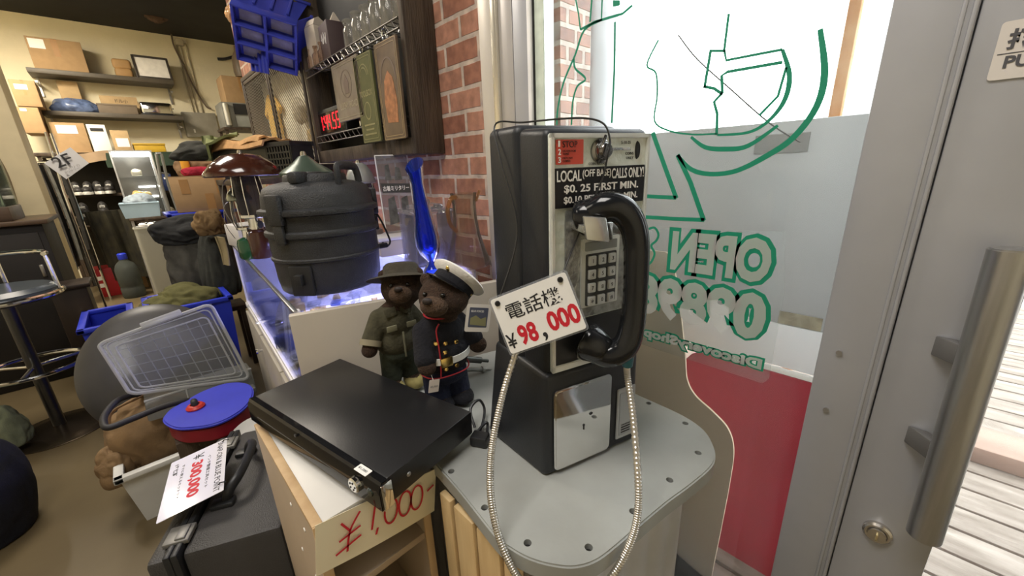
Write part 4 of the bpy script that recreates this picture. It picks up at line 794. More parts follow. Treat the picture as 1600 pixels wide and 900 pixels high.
# ---------------- insulated food container on the glass
CC = Vector((.386, 1.165, Z1 + .0005)); ins = thing('insulated_container', 'big black ribbed insulated food container on the display case', 'container', loc=CC, rz=.0)
IBL = pm('moulded_black', (0.025, 0.026, 0.028), 0.42, var=0.2, scale=30, bump=0.35, bscale=330)
P_ = [(0, 0), (.126, 0), (.132, .006), (.136, .03), (.1385, .088), (.1425, .091), (.1425, .097), (.139, .100), (.1395, .150), (.1455, .154), (.147, .160), (.1455, .166), (.1395, .170), (.140, .205), (.1405, .207)]
m = MB(); m.lathe(P_ + [(0, .207)], 56, sx=1.0, sy=.97); obj('body', m, IBL, ins, angle=40)
L_ = [(0, .207), (.1405, .207), (.1515, .210), (.153, .216), (.1515, .222), (.141, .226), (.138, .256), (.130, .274), (.112, .284), (.080, .290), (.078, .304), (.074, .308), (0, .309)]
m = MB(); m.lathe(L_, 56, sx=1.0, sy=.97); ld = obj('lid', m, IBL, ins, angle=40)
m = MB(); m.tube(catmull([(.020, -.108, .278), (.020, -.110, .310), (.026, -.104, .325), (.060, -.080, .326), (.084, -.064, .322), (.092, -.060, .305), (.094, -.060, .282)], 6), .011, 12, flat=.7); obj('lid_handle', m, IBL, ld)
for c_, r_ in (((-.06, -.06, .300), .6), ((.02, .07, .3), .2)): m = MB(); m.box(c_, (.05, .03, .03), rot=r_, bev=.008); obj('lid_lug', m, IBL, ld)
for a in (3.62, 6.15):
    m = MB(); R_ = Matrix.Rotation(a + pi / 2, 4, 'Z'); m.box((0, -.146, .225), (.044, .016, .075), bev=.005, M=R_); m.box((0, -.1455, .165), (.03, .010, .05), bev=.003, M=R_); obj('latch', m, IBL, ins)
m = MB(); R_ = Matrix.Rotation(3.85 + pi / 2, 4, 'Z'); m.box((0, -.139, .045), (.060, .012, .08), bev=.004, M=R_); m.box((0, -.150, .05), (.02, .02, .03), bev=.004, M=R_); obj('tap_recess', m, pm('recess_black', (0.012, 0.012, 0.013), 0.5), ins)
m = MB(); m.tube(catmull([(.140, -.03, .20), (.156, -.034, .165), (.172, -.036, .115), (.174, -.036, .095), (.160, -.036, .085), (.150, -.036, .10)], 7), .003, 8); m.box((.150, -.036, .09), (.03, .012, .016), bev=.004); obj('strap_cord', m, BLACK_PLASTIC, ins)

# ---------------- blue bud vase
VB = PY(676, 420, 1.04); VB[2] = Z1 + .0005
VGL = pm('cobalt_glass', (0.06, 0.14, 0.95), 0.04, var=0, trans=0.92, ior=1.3, emit=0.0)
m = MB(); prof = [(0, 0), (.030, 0), (.031, .004), (.022, .014), (.010, .026), (.012, .036), (.030, .060), (.0375, .085), (.0365, .115), (.028, .170), (.0215, .225), (.0185, .270), (.022, .300), (.0265, .322)]
m.lathe(prof, 40)
for v in m.bm.verts:
    if v.co.z > .27: k = (v.co.z - .27) / .052; v.co.z += k * (.020 * v.co.x / .026); v.co.y *= 1 + .05 * k
inner = [(.0245, .322), (.020, .300), (.0165, .270), (.0195, .225), (.026, .170), (.0345, .115), (.0355, .085), (.028, .062), (.0, .045)]
m2 = MB(); m2.lathe(inner, 40)
for v in m2.bm.verts:
    if v.co.z > .27: k = (v.co.z - .27) / .052; v.co.z += k * (.020 * v.co.x / .026)
me_ = bpy.data.meshes.new('t'); m2.bm.to_mesh(me_); m.bm.from_mesh(me_); bpy.data.meshes.remove(me_); m2.bm.free()
bmesh.ops.remove_doubles(m.bm, verts=m.bm.verts, dist=.0002)
tag(obj('bud_vase', m, VGL, loc=VB, angle=60, M=Matrix.Translation(VB) @ Matrix.Rotation(-.08, 4, 'Y') @ Matrix.Rotation(.5, 4, 'Z')), 'tall cobalt blue glass bud vase on the display case', 'vase')

# ---------------- things standing on the case behind the vase
bx = PY(628, 405, 1.42); bx[2] = Z1 + .0005
t = thing('white_box', 'low white box with lid behind the blue vase', 'box', loc=bx, rz=-.2)
m = MB(); m.box((0, 0, .03), (.19, .14, .06), bev=.003); obj('body', m, CREAM, t); m = MB(); m.box((0, 0, .066), (.196, .146, .014), bev=.003); obj('lid', m, WFR, t)
ab = PY(628, 366, 1.43); ab[2] = Z1 + .075
t = thing('acrylic_sign', 'upright acrylic sign printed ミリタリー behind the blue vase', 'sign', M=frame(ab, (.95, -.30, 0), (0, .12, 1)))
m = MB(); m.prism(rrect(.125, .295, .004, 3, 0, .1475), .006); obj('sheet', m, pane('acrylic_sheet', (0.80, 0.82, 0.82), 0.05, mixin=0.22, haze=(0.5, 0.5, 0.48)), t)
m = MB(); 
for q in ([(-.0605, .002), (-.0605, .293)], [(-.0605, .293), (.0605, .293)], [(.0605, .293), (.0605, .002)]): m.ribbon(q, .004, Matrix.Translation((0, 0, .0062)))
obj('bright_edge', m, pm('edge_bright', (0.75, 0.75, 0.72), 0.3), t)
m = MB(); m.prism([(-.052, .155), (.056, .150), (.056, .185), (-.052, .190)], .0005, Matrix.Translation((0, 0, .0062))); obj('dark_band', m, pm('band_dark', (0.05, 0.05, 0.05), 0.5), t)
for p in ([(-.035, .20), (-.01, .20), (-.015, .26), (-.03, .255)], [(.0, .20), (.03, .2), (.025, .245), (.01, .25)], [(-.04, .03), (.0, .04), (-.01, .14), (-.035, .13)], [(.01, .03), (.045, .05), (.04, .14), (.015, .13)]): 
    m = MB(); m.prism(p, .0005, Matrix.Translation((0, 0, .0062))); obj('print_patch', m, pm('print_dark', (0.10, 0.10, 0.095), 0.5, var=0.4, scale=60), t)
text('lettering', '古着ミリタリー', (-.048, .160, .0070), (1, 0, 0), (0, 1, 0), .020, PALE, t, w=.100, bold=.02)
CLP = pane('clear_acrylic', (0.95, 0.95, 0.96), 0.04, mixin=0.10, haze=(0.8, 0.78, 0.82), refl=1.2)
ac = PY(712, 398, 1.13); ac[2] = Z1 + .0005; ac[0] = .715; ac[1] = 1.16
t = thing('clear_box', 'clear acrylic lidded box behind the blue vase', 'box', loc=ac, rz=-.15)
m = MB()
for x in (-.068, .068): m.box((x, 0, .085), (.004, .12, .17))
for y in (-.06, .06): m.box((0, y, .085), (.14, .004, .17))
m.box((0, 0, .002), (.14, .124, .004)); obj('walls', m, CLP, t)
m = MB(); m.box((0, 0, .176), (.148, .130, .012), bev=.003); m.box((0, 0, .19), (.10, .08, .016), bev=.005); m.ell((0, 0, .205), (.02, .02, .014), sub=2); obj('lid', m, CLP, t)
for k, (x, y, s) in enumerate(((-.03, .0, .05), (.03, .01, .06), (.0, -.02, .035))):
    m = MB(); m.heap((0, 0, s * .5), (s * .7, s * .5, s), k + 3, .15, 2.0, 3); o = obj('wrapped_piece', m, pm('wrapped_grey', (0.25, 0.24, 0.26), 0.5, var=0.3, scale=40), M=Matrix.Translation(ac + Vector((x, y, .005)))); tag(o, ('grey wrapped piece at the left inside the clear box', 'grey wrapped piece at the right inside the clear box', 'small grey wrapped piece at the front inside the clear box')[k], 'parcel', 'pieces inside the clear box')
bl = PY(742, 415, 1.00); bl[2] = Z1 + .0005; bl[0] = .715
t = thing('glass_pitcher', 'bell-shaped clear glass pitcher beside the payphone', 'pitcher', loc=(.748, .985, bl[2]))
m = MB(); m.lathe([(.072, .0), (.076, .004), (.072, .02), (.058, .06), (.044, .11), (.037, .16), (.036, .2), (.041, .235), (.039, .235), (.034, .2), (.035, .16), (.042, .11), (.056, .06), (.070, .02), (.068, .008), (0, .006)], 40); obj('body', m, pane('highlight_glass', (0.90, 0.85, 0.80), 0.03, mixin=0.10, haze=(0.50, 0.42, 0.36), refl=1.2), t, angle=60)  # amber highlights on the clear glass put into its tint and haze
m = MB(); m.tube(catmull([(-.036, -.01, .225), (-.062, -.02, .222), (-.078, -.022, .19), (-.072, -.02, .15), (-.046, -.012, .125)], 7), .006, 12); obj('handle', m, pane('highlight_handle', (0.85, 0.70, 0.55), 0.03, mixin=0.25, haze=(0.6, 0.32, 0.12)), t)
m = MB(); m.sheet(lambda a, b: ((.040 + .012 * b) * cos(-1.2 + a * 1.0), (.040 + .012 * b) * sin(-1.2 + a * 1.0), .21 + .03 * b), 8, 4, .002); obj('spout', m, MATS['highlight_handle'], t)

# ---------------- lanterns
def lantern(name, label, base, hood_r, H_, cols, top_dome=True, rz=0.0, hood_h=.045, vs=1.0, fs=1.0):
    """pressure lantern: fount, collar with knob, glass globe with wire guard, ventilator hood, bail"""
    t = thing(name, label, 'lantern', M=Matrix.Translation(base) @ Matrix.Rotation(rz, 4, 'Z') @ Matrix.Diagonal((1, 1, vs, 1))); s = H_ / .34; fm, hm, gm_ = cols
    m = MB(); m.lathe([(r_ * s * fs, z_ * s) for r_, z_ in ((0, 0), (.060, 0), (.066, .008), (.067, .06), (.060, .08), (.030, .090), (0, .092))], 36); obj('fount', m, fm, t, angle=40)
    m = MB(); m.cyl((0, 0, .088 * s), (0, 0, .125 * s), .028 * s, .024 * s, 24, bev=.002); m.lathe([(.05 * s, .122 * s), (.053 * s, .124 * s), (.053 * s, .132 * s), (.03 * s, .134 * s)], 30); m.tube([(0, -.02 * s, .105 * s), (0, -.07 * s, .105 * s)], .004 * s, 8); m.cyl((0, -.07 * s, .105 * s), (0, -.082 * s, .105 * s), .012 * s, None, 14, bev=.001); obj('burner_collar', m, CHROME, t)
    m = MB(); m.lathe([(.046 * s, .132 * s), (.052 * s, .15 * s), (.054 * s, .185 * s), (.052 * s, .22 * s), (.045 * s, .245 * s)], 36); obj('globe', m, gm_, t, angle=60)
    m = MB()
    for k in range(6): a = k * pi / 3; m.tube([(.054 * s * cos(a), .054 * s * sin(a), .130 * s), (.058 * s * cos(a), .058 * s * sin(a), .19 * s), (.050 * s * cos(a), .050 * s * sin(a), .25 * s)], .0018 * s, 6)
    obj('wire_guard', m, CHROME, t)
    m = MB(); m.lathe([(0, .247 * s), (hood_r * .55, .246 * s), (hood_r * .96, .240 * s), (hood_r, .243 * s), (hood_r, .250 * s), (hood_r * .80, (.250 * s + hood_h * (.55 if top_dome else .28))), (hood_r * .5, .252 * s + hood_h * (1 if top_dome else .55)), (hood_r * .2, .256 * s + hood_h * (1.05 if top_dome else .95)), (0, .257 * s + hood_h * 1.07)], 40); hd_ = obj('hood', m, hm, t, angle=50)
    m = MB(); m.cyl((0, 0, .25 * s + hood_h), (0, 0, .268 * s + hood_h), .012 * s, .008 * s, 16, bev=.002); obj('hood_nut', m, CHROME, hd_)
    m = MB(); m.tube(catmull([(-.056 * s, 0, .24 * s), (-.085 * s, 0, .22 * s), (-.10 * s, .0, .15 * s), (-.07 * s, .0, .09 * s)], 6), .002 * s, 6); obj('bail', m, STEEL, t)
    return t
EN_BR = pm('brown_enamel', (0.055, 0.017, 0.010), 0.16, var=0.15, coat=0.5); EN_GR = pm('green_enamel', (0.008, 0.07, 0.03), 0.12, var=0.15, coat=0.5); HOODG = pm('grey_green_hood', (0.13, 0.17, 0.14), 0.3, 0.3, var=0.1); GLB = pane('lantern_globe', (0.9, 0.9, 0.88), 0.03, mixin=0.04); SMK = pane('smoked_globe', (0.35, 0.34, 0.34), 0.05, mixin=0.2, haze=(0.22, 0.21, 0.22))
lb1 = PZ(412, 402, Z1) + Vector((0, 0, .0005))
lantern('oil_lantern', 'large lantern with broad shiny brown hood left of the black container', lb1, .128, .30, (EN_BR, EN_BR, SMK), hood_h=.040, vs=1.46, fs=.72)
lb2 = PY(389, 392, 1.66); lb2[2] = Z1 + .0005
lantern('oil_lantern', 'small lantern with green fount and clear globe at the case corner', PZ(391, 397, Z1) + Vector((-.010, -.10, .0005)), .042, .21, (EN_GR, pm('chrome_green', (0.35, 0.38, 0.34), 0.18, 0.9), GLB), hood_h=.024, vs=1.50, fs=1.05)
lb3 = PY(484, 300, 1.50)
lantern('oil_lantern', 'lantern with green conical hood showing above the black container', (.492, 1.56, Z1 + .0005), .088, .345, (EN_GR, pm('green_hood', (0.07, 0.10, 0.075), 0.3, 0.2, var=0.2), GLB), hood_h=.040, vs=1.24, top_dome=False)
lb4 = PY(560, 300, 1.62)
lantern('oil_lantern', 'grey topped lantern with slotted vent right of the black container', (.668, 1.52, Z1 + .0005), .055, .31, (pm('lantern_grey', (0.3, 0.3, 0.29), 0.35, 0.6), pm('lantern_grey_hood', (0.33, 0.34, 0.33), 0.35, 0.5), SMK), hood_h=.045, vs=1.22)
# small white radio-like box at the far corner of the case
rb = PY(372, 352, 2.05); rb[2] = Z1 + .0005
t = thing('small_scope', 'small white cased instrument with dark screen at far end of the case', 'instrument', loc=(.392, 2.16, Z1 + .0005), rz=.15)
m = MB(); m.box((0, .05, .05), (.13, .16, .10), bev=.006); obj('casing', m, WFR, t)
m = MB(); m.box((.0, -.0315, .052), (.10, .004, .06), bev=.002); obj('screen', m, pm('scope_dark', (0.02, 0.025, 0.03), 0.2), t)
m = MB(); m.box((.04, -.034, .03), (.03, .008, .04), bev=.003); obj('yellow_tab', m, pm('tab_yellow', (0.65, 0.45, 0.08), 0.5), t)

# ================================================================= wall cabinet over the display case
WCX0, WCX1 = .78, .897
wc = thing('wall_cabinet', 'dark weathered wooden wall cabinet with two wire shelves on the brick wall', 'cabinet', loc=(.84, 1.75, H))
def wb(x0, x1, y0, y1, z0, z1, bev=.003, mb=None):
    mb = mb or MB(); mb.box(((x0 + x1) / 2 - .84, (y0 + y1) / 2 - 1.75, (z0 + z1) / 2), (x1 - x0, y1 - y0, z1 - z0), bev=bev); return mb
RUST = wood('weathered_wood', (0.028, 0.020, 0.014), (0.10, 0.072, 0.048), 3.5, (9, 9, 1), 0.6, 0.35)
obj('side_panel', wb(WCX0 - .004, WCX1, 1.272, 1.300, .058, 1.30), RUST, wc); obj('side_panel', wb(WCX0, WCX1, 2.215, 2.245, .058, 1.30), RUST, wc)
obj('back_panel', wb(.885, WCX1, 1.30, 2.215, .07, 1.30), pm('cabinet_back', (0.022, 0.022, 0.022), 0.55, var=0.3, scale=8), wc)
obj('bottom_rail', wb(WCX0, WCX1, 1.30, 2.215, .060, .115), RUST, wc); obj('top_board', wb(WCX0, WCX1, 1.30, 2.215, 1.27, 1.30), RUST, wc)
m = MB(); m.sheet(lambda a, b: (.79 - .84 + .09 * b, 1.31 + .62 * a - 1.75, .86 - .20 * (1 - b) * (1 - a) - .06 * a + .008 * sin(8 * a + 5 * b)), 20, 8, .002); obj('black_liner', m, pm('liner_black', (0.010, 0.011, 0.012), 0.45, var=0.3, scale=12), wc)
WIRE = pm('wire_dark_chrome', (0.16, 0.15, 0.14), 0.3, 0.9)
for z in (.452, .152):
    m = MB()
    for dz in (0, .030): m.tube([(-.062, 1.305 - 1.75, z + dz), (-.062, 2.21 - 1.75, z + dz)], .0030, 8)
    n = 18
    for i in range(n): y0 = 1.32 + i * .048 - 1.75; m.tube([(-.062, y0, z), (-.062, y0 + .03, z + .030)], .0022, 6)
    for i in range(22): y0 = 1.32 + i * .041 - 1.75; m.tube([(-.062, y0, z + .030), (.050, y0, z + .030)], .0016, 6)
    obj('wire_shelf', m, WIRE, wc)
JG = pane('jar_glass', (0.95, 0.95, 0.93), 0.03, mixin=0.16, haze=(0.80, 0.76, 0.68), refl=1.5)
random.seed(3)
jy = [1.345, 1.44, 1.525, 1.605, 1.685, 1.765]
jl = ['big glass jar nearest the window end of the upper wire shelf', 'second glass jar from the window end of the upper wire shelf', 'third glass jar from the window end of the upper wire shelf', 'fourth glass jar from the window end of the upper wire shelf', 'fifth glass jar from the window end of the upper wire shelf', 'last of the glass jars next to the dark box on the wire shelf']
for i, y in enumerate(jy):
    s = (1.1, 1.0, .95, .9, .9, .85)[i]; t = thing('glass_jar', jl[i], 'jar', loc=(.828, y, H + .4835), group='glass jars on the upper wire shelf')
    m = MB(); m.lathe([(0, 0), (.034 * s, 0), (.037 * s, .004), (.038 * s, .03), (.038 * s, .085 * s), (.030 * s, .10 * s), (.030 * s, .112 * s)], 28); obj('body', m, JG, t, angle=50)
    m = MB(); m.lathe([(.031 * s, .112 * s), (.0335 * s, .113 * s), (.0335 * s, .130 * s), (.031 * s, .1315 * s), (0, .131 * s)], 28); m.tube([(.034 * s * cos(a), .034 * s * sin(a), .121 * s) for a in [k * pi / 12 for k in range(24)]], .0018, 6, closed=True); obj('lid', m, pane('lid_glass', (0.9, 0.9, 0.88), 0.03, mixin=0.2, haze=(0.7, 0.68, 0.62)), t)
t = thing('carton', 'small pale carton at the far end of the upper wire shelf', 'carton', loc=(.83, 2.12, H + .4835), rz=.15)
m = MB(); m.box((0, 0, .085), (.08, .09, .17), bev=.003); obj('body', m, pm('carton_pale', (0.55, 0.48, 0.40), 0.7), t); m = MB(); m.hexa([(-.04, -.045, .17), (.04, -.045, .17), (.04, .045, .17), (-.04, .045, .17), (-.03, -.045, .195), (-.01, -.045, .205), (-.01, .045, .205), (-.03, .045, .195)]); obj('gable_top', m, MATS['carton_pale'], t)
t = thing('carton', 'dark purple-brown carton with light pattern beside the glass jars', 'carton', loc=(.828, 1.945, H + .4835), rz=-.1)
m = MB(); m.box((0, 0, .07), (.085, .13, .14), bev=.003); obj('body', m, pm('carton_dark', (0.07, 0.045, 0.045), 0.6), t); m = MB(); m.ribbon([(-.035 + .01 * i, .01 + .025 * sin(i * 1.9)) for i in range(8)], .005, frame((-.0432, 0, .07), (0, -1, 0), (0, 0, 1))); obj('pattern', m, PALE, t); m = MB(); m.hexa([(-.02, -.06, .14), (.02, -.06, .14), (.02, -.03, .14), (-.02, -.03, .14), (-.002, -.05, .175), (.002, -.05, .175), (.002, -.045, .175), (-.002, -.045, .175)]); obj('flap', m, MATS['carton_pale'], t)
for i, y in enumerate((2.17, 2.10, 2.03)):
    m = MB(); m.lathe([(0, 0), (.018, 0), (.019, .003), (.019, .045), (.009, .058), (.009, .072), (.012, .073), (.012, .082), (0, .083)], 18); o = obj('small_bottle', m, pane('bottle_clear', (0.85, 0.75, 0.68), 0.03, mixin=0.2, haze=(0.7, 0.5, 0.4)), loc=(.793, y - .02, H + .4835)); tag(o, ('small clear bottle at the far end in front of the cartons', 'middle one of three small bottles in front of the cartons', 'small bottle nearest the jars in front of the dark carton')[i], 'bottle', 'small bottles on the wire shelf')
# hanging printed plaques
PLX = .762
def plaque(label, y0, y1, z0, z1, mat, frame_mat, x=PLX):
    t = thing('metal_plaque', label, 'plaque', M=frame((x, (y0 + y1) / 2, H + z0), (0, -1, 0), (0, 0, 1)), group='plaques hung on the wall cabinet'); w, h = y1 - y0, z1 - z0
    m = MB(); m.prism(rrect(w, h, .006, 4, 0, h / 2), .008, Matrix.Translation((0, 0, -.004)), bev=.001); obj('plate', m, mat, t)
    m = MB()
    for k in (.004, .014): m.ribbon([(p[0], p[1]) for p in rrect(w - 2 * k, h - 2 * k, .008, 4, 0, h / 2)], .0022, Matrix.Translation((0, 0, .0042)), closed=True)
    obj('border', m, frame_mat, t)
    m = MB(); m.tube([(.013 * cos(a), h + .016 + .020 * sin(a), 0) for a in [k * pi / 10 for k in range(20)]], .002, 6, closed=True); obj('ring', m, CHROME, t)
    return t, w, h
t, w, h = plaque('grey plaque with worn relief hung left in front of the red clock', 1.60, 1.855, .215, .435, pm('plaque_grey', (0.28, 0.24, 0.19), 0.4, 0.3, col2=(0.20, 0.165, 0.13), scale=22), pm('plaque_edge', (0.42, 0.38, 0.30), 0.3, 0.6))
m = MB(); m.ribbon([(.05 * cos(a), .135 + .05 * sin(a)) for a in [k * pi / 16 for k in range(33)]], .004, Matrix.Translation((0, 0, .0042))); m.prism([(-.018, .10), (.018, .10), (.024, .14), (0, .17), (-.024, .14)], .001, Matrix.Translation((0, 0, .004))); obj('relief', m, pm('relief_brown', (0.17, 0.125, 0.10), 0.5), t)
text('lettering', 'LUCKY ROAD', (0, .045, .0042), (1, 0, 0), (0, 1, 0), .026, MATS['plaque_edge'], t, w=.17, align='C', bold=.02)
t, w, h = plaque('green printed plaque hung in the middle of the wall cabinet', 1.487, 1.640, .115, .425, pm('plaque_green', (0.13, 0.135, 0.055), 0.4, 0.2, col2=(0.09, 0.10, 0.04), scale=22), pm('plaque_olive_edge', (0.32, 0.31, 0.17), 0.35, 0.5))
for r_ in (.028, .04): m = MB(); m.ribbon([(r_ * cos(a), .235 + r_ * sin(a)) for a in [k * pi / 10 for k in range(0, 11)]], .004, Matrix.Translation((0, 0, .0042))); obj('print_arch', m, MATS['plaque_olive_edge'], t)
m = MB(); m.ribbon([(.024 * cos(a), .115 + .030 * sin(a)) for a in [k * pi / 10 for k in range(21)]], .004, Matrix.Translation((0, 0, .0042)))
obj('print_ring', m, MATS['plaque_olive_edge'], t)
for z, ww in ((.065, .09), (.048, .07), (.031, .10)): m = MB(); m.box((0, z, .0045), (ww, .006, .001)); obj('print_line', m, MATS['plaque_olive_edge'], t)
text('lettering', 'TOOLBOX', (0, .165, .0042), (1, 0, 0), (0, 1, 0), .022, MATS['plaque_olive_edge'], t, w=.11, align='C', bold=.03)
t, w, h = plaque('brown and orange plaque with arched figure hung next to the dark side panel', 1.300, 1.458, .112, .430, pm('plaque_brown', (0.20, 0.145, 0.095), 0.35, 0.35, col2=(0.13, 0.095, 0.07), scale=16), pm('plaque_bronze', (0.50, 0.40, 0.27), 0.28, 0.8))
m = MB(); m.ribbon([(.052 * cos(a), .19 + .075 * sin(a)) for a in [k * pi / 14 for k in range(0, 15)]], .006, Matrix.Translation((0, 0, .0042))); obj('arch', m, MATS['relief_brown'], t)
m = MB(); m.prism([(-.035, .06), (.038, .055), (.045, .13), (.03, .20), (.0, .225), (-.03, .195), (-.042, .13)], .001, Matrix.Translation((0, 0, .004))); obj('figure', m, pm('figure_orange', (0.36, 0.15, 0.06), 0.5, var=0.35, scale=50), t)
# red digit clock on the lower wire shelf
ck = thing('digital_clock', 'black digital clock with red digits on the lower wire shelf', 'clock', M=frame((.825, 2.075, H + .1835), (0, -1, 0), (0, 0, 1)))
m = MB(); m.box((0, .062, -.015), (.36, .124, .07), bev=.006); obj('casing', m, BLACK_PLASTIC, ck)
m = MB(); m.box((0, .060, .0205), (.33, .092, .002), bev=.0005); obj('face', m, pm('clock_face', (0.02, 0.008, 0.01), 0.12, var=0), ck)
LED = pm('led_red', (1.0, 0.012, 0.03), 0.4, var=0, emit=1.3)
SEG = {'0': 'abcdef', '1': 'bc', '4': 'bcfg', '5': 'acdfg', '3': 'abcdg'}
dm = MB(); x = -.125
for ch in '1:44.55':
    if ch in ':.':
        for yy in ((.045, .082) if ch == ':' else (.030,)): dm.box((x + .004, yy, .0222), (.008, .008, .0012))
        x += .018; continue
    w_, h_ = .026, .066; y0 = .028
    P = {'a': (w_ / 2, h_, w_, .007), 'd': (w_ / 2, 0, w_, .007), 'g': (w_ / 2, h_ / 2, w_, .007), 'b': (w_, h_ * .75, .007, h_ / 2), 'c': (w_, h_ * .25, .007, h_ / 2), 'f': (0, h_ * .75, .007, h_ / 2), 'e': (0, h_ * .25, .007, h_ / 2)}
    for s in SEG[ch]: a = P[s]; dm.box((x + a[0] + (a[1] - h_ / 2) * -.06, y0 + a[1], .0222), (a[2] * .92, a[3] * .92, .0012))
    x += .044
obj('digits', dm, LED, ck)
m = MB(); m.lathe([(0, 0), (.014, 0), (.014, .004), (.005, .01), (.006, .05), (.011, .055), (.012, .075), (.006, .082), (0, .083)], 20); tag(obj('metal_figure', m, CHROME, loc=(.800, 1.735, H + .1835)), 'small bright metal figure standing right of the red clock', 'figure')
# two mesh doors beyond the wall cabinet
mc = thing('mesh_cabinet', 'shallow wall cabinet with two expanded metal mesh doors', 'cabinet', loc=(.84, 2.85, H))
def mbx(x0, x1, y0, y1, z0, z1, mb=None, bev=.003): mb = mb or MB(); mb.box(((x0 + x1) / 2 - .84, (y0 + y1) / 2 - 2.85, (z0 + z1) / 2), (x1 - x0, y1 - y0, z1 - z0), bev=bev); return mb
obj('back_panel', mbx(.886, .897, 2.25, 3.45, .04, .64), pm('pegboard_cream', (0.84, 0.78, 0.63), 0.6, var=0.08), mc)
FRM = pm('frame_brown', (0.055, 0.040, 0.028), 0.5, var=0.2)
m = mbx(.77, .897, 2.25, 3.45, .63, .655); m = mbx(.77, .897, 2.25, 3.45, .03, .055, m); m = mbx(.77, .897, 3.425, 3.45, .055, .63, m); obj('carcass', m, FRM, mc)
for y0, y1 in ((2.255, 2.83), (2.845, 3.42)):
    m = mbx(.772, .784, y0, y0 + .022, .057, .628); m = mbx(.772, .784, y1 - .022, y1, .057, .628, m); m = mbx(.772, .784, y0, y1, .606, .628, m); m = mbx(.772, .784, y0, y1, .057, .079, m); d = obj('mesh_door', m, FRM, mc)
    m = MB(); L_, Hh = y1 - y0 - .04, .53
    s0 = -Hh
    while s0 < L_:
        a0, b0 = s0, 0.0; a1, b1 = s0 + Hh, Hh
        if a0 < 0: b0 = -a0; a0 = 0
        if a1 > L_: b1 = Hh - (a1 - L_); a1 = L_
        if b1 - b0 > .02: m.box((.778 - .84, y0 + .02 + (a0 + a1) / 2 - 2.85, .078 + (b0 + b1) / 2), (.0025, hypot(a1 - a0, b1 - b0), .0036), rot=Matrix.Rotation(pi / 4, 3, 'X'))
        s0 += .030
    s0 = 0
    obj('mesh', m, pm('mesh_steel', (0.34, 0.31, 0.26), 0.4, 0.7), d)
m = MB(); m.prism([(-.10, 0), (.10, 0), (.12, .2), (.10, .34), (.16, .30), (.18, .34), (.08, .42), (.03, .44), (0, .40), (-.03, .44), (-.08, .42), (-.18, .34), (-.16, .30), (-.10, .34), (-.12, .2)], .018, frame((.872, 3.18, H + .09), (0, -1, 0), (0, 0, 1)), bev=.004)
tag(obj('yellow_shirt', m, pm('yellow_cloth', (0.85, 0.52, 0.10), 0.9, var=0.1)), 'yellow shirt hung behind the far mesh door', 'shirt')
for i, (y, z, s, lb) in enumerate(((2.62, .36, .07, 'pale lace-like wreath hung behind the near mesh door'), (2.45, .20, .06, 'straw coloured small basket behind the near mesh door low down'), (2.92, .17, .06, 'pale crumpled cap low behind the far mesh door'))):
    m = MB(); m.heap((0, 0, 0), (.03, s, s), 11 + i, .28, 2.6, 3, flat=False); tag(obj(('wreath', 'straw_basket', 'cloth_cap')[i], m, pm('straw_%d' % i, ((.50, .44, .33), (.45, .32, .14), (.55, .53, .50))[i], 0.9, var=0.3, scale=40), loc=(.85, y, H + z)), lb, ('wreath', 'basket', 'cap')[i])
# blue stacking bins and wrapped packet above
BIN_BLUE = pm('bin_blue', (0.045, 0.06, 0.40), 0.35, var=0.1, scale=6)
def stack_bin(label, c, rz, sc=1.0):
    t = thing('stacking_bin', label, 'bin', M=Matrix.Translation(c) @ Matrix.Rotation(rz, 4, 'Z') @ Matrix.Diagonal((sc, sc, sc, 1)))
    m = MB(); A = [(-.13, -.19), (.13, -.19), (.13, .19), (-.13, .19)]; B = [(-.16, -.20), (.15, -.20), (.15, .20), (-.16, .20)]
    for i in range(4):
        j = (i + 1) % 4
        if i == 3:   # low hopper front on the left
            m.hexa([(-.13, -.19, 0), (-.13, .19, 0), (-.127, .19, 0), (-.127, -.19, 0), (-.19, -.20, .07), (-.19, .20, .07), (-.185, .20, .072), (-.185, -.20, .072)]); continue
        p = [Vector((*A[i], 0)), Vector((*A[j], 0)), Vector((*B[j], .17)), Vector((*B[i], .17))]; n = (p[1] - p[0]).cross(p[3] - p[0]).normalized() * .003
        m.hexa([p[0], p[1], p[1] - n, p[0] - n, p[3], p[2], p[2] - n, p[3] - n])
    m.box((0, 0, .002), (.26, .38, .004)); obj('shell', m, BIN_BLUE, t)
    m = MB()
    for y in (-.19, -.065, .065, .19): m.box((0, y, -.018), (.27, .014, .040), bev=.002)
    for x in (-.13, 0, .13): m.box((x, 0, -.018), (.012, .39, .040), bev=.002)
    obj('base_rib', m, BIN_BLUE, t)
    m = MB()
    for y in (-.205, .205):
        for x in (-.09, -.02, .05, .12): m.box((x, y, .09), (.012, .012, .15), bev=.002)
        m.box((-.01, y * 1.02, .165), (.33, .016, .014), bev=.003)
    m.box((-.188, 0, .072), (.014, .41, .016), bev=.003); obj('side_rib', m, BIN_BLUE, t)
    for x in (-.065, .065):
        for y in (-.128, 0, .128):
            m = MB(); m.box((x, y, -.0015), (.09, .09, .003), bev=.001); obj('base_pad', m, pm('bin_grey_pad', (0.30, 0.29, 0.34), 0.45, var=0.15, scale=30), t)
    return t
def bin_frame(px, py, y, nrm, up): n = Vector(nrm).normalized(); z = -n; x = Vector(up).cross(z).normalized(); return frame(PY(px, py, y), x, z=z)
def tilt_bin(label, px, py, y, nrm=(-.42, -.62, -.66), rz=.0):
    t = stack_bin(label, (0, 0, 0), 0); t.matrix_world = bin_frame(px, py, y, nrm, (-.2, -.6, .75)) @ Matrix.Rotation(rz, 4, 'Z') @ Matrix.Diagonal((.92, .62, 1, 1)); return t
lower_bin = tilt_bin('blue stacking bin tipped above the mesh doors with its underside ribs showing', 418, 60, 2.24, rz=.15)
m = MB(); 
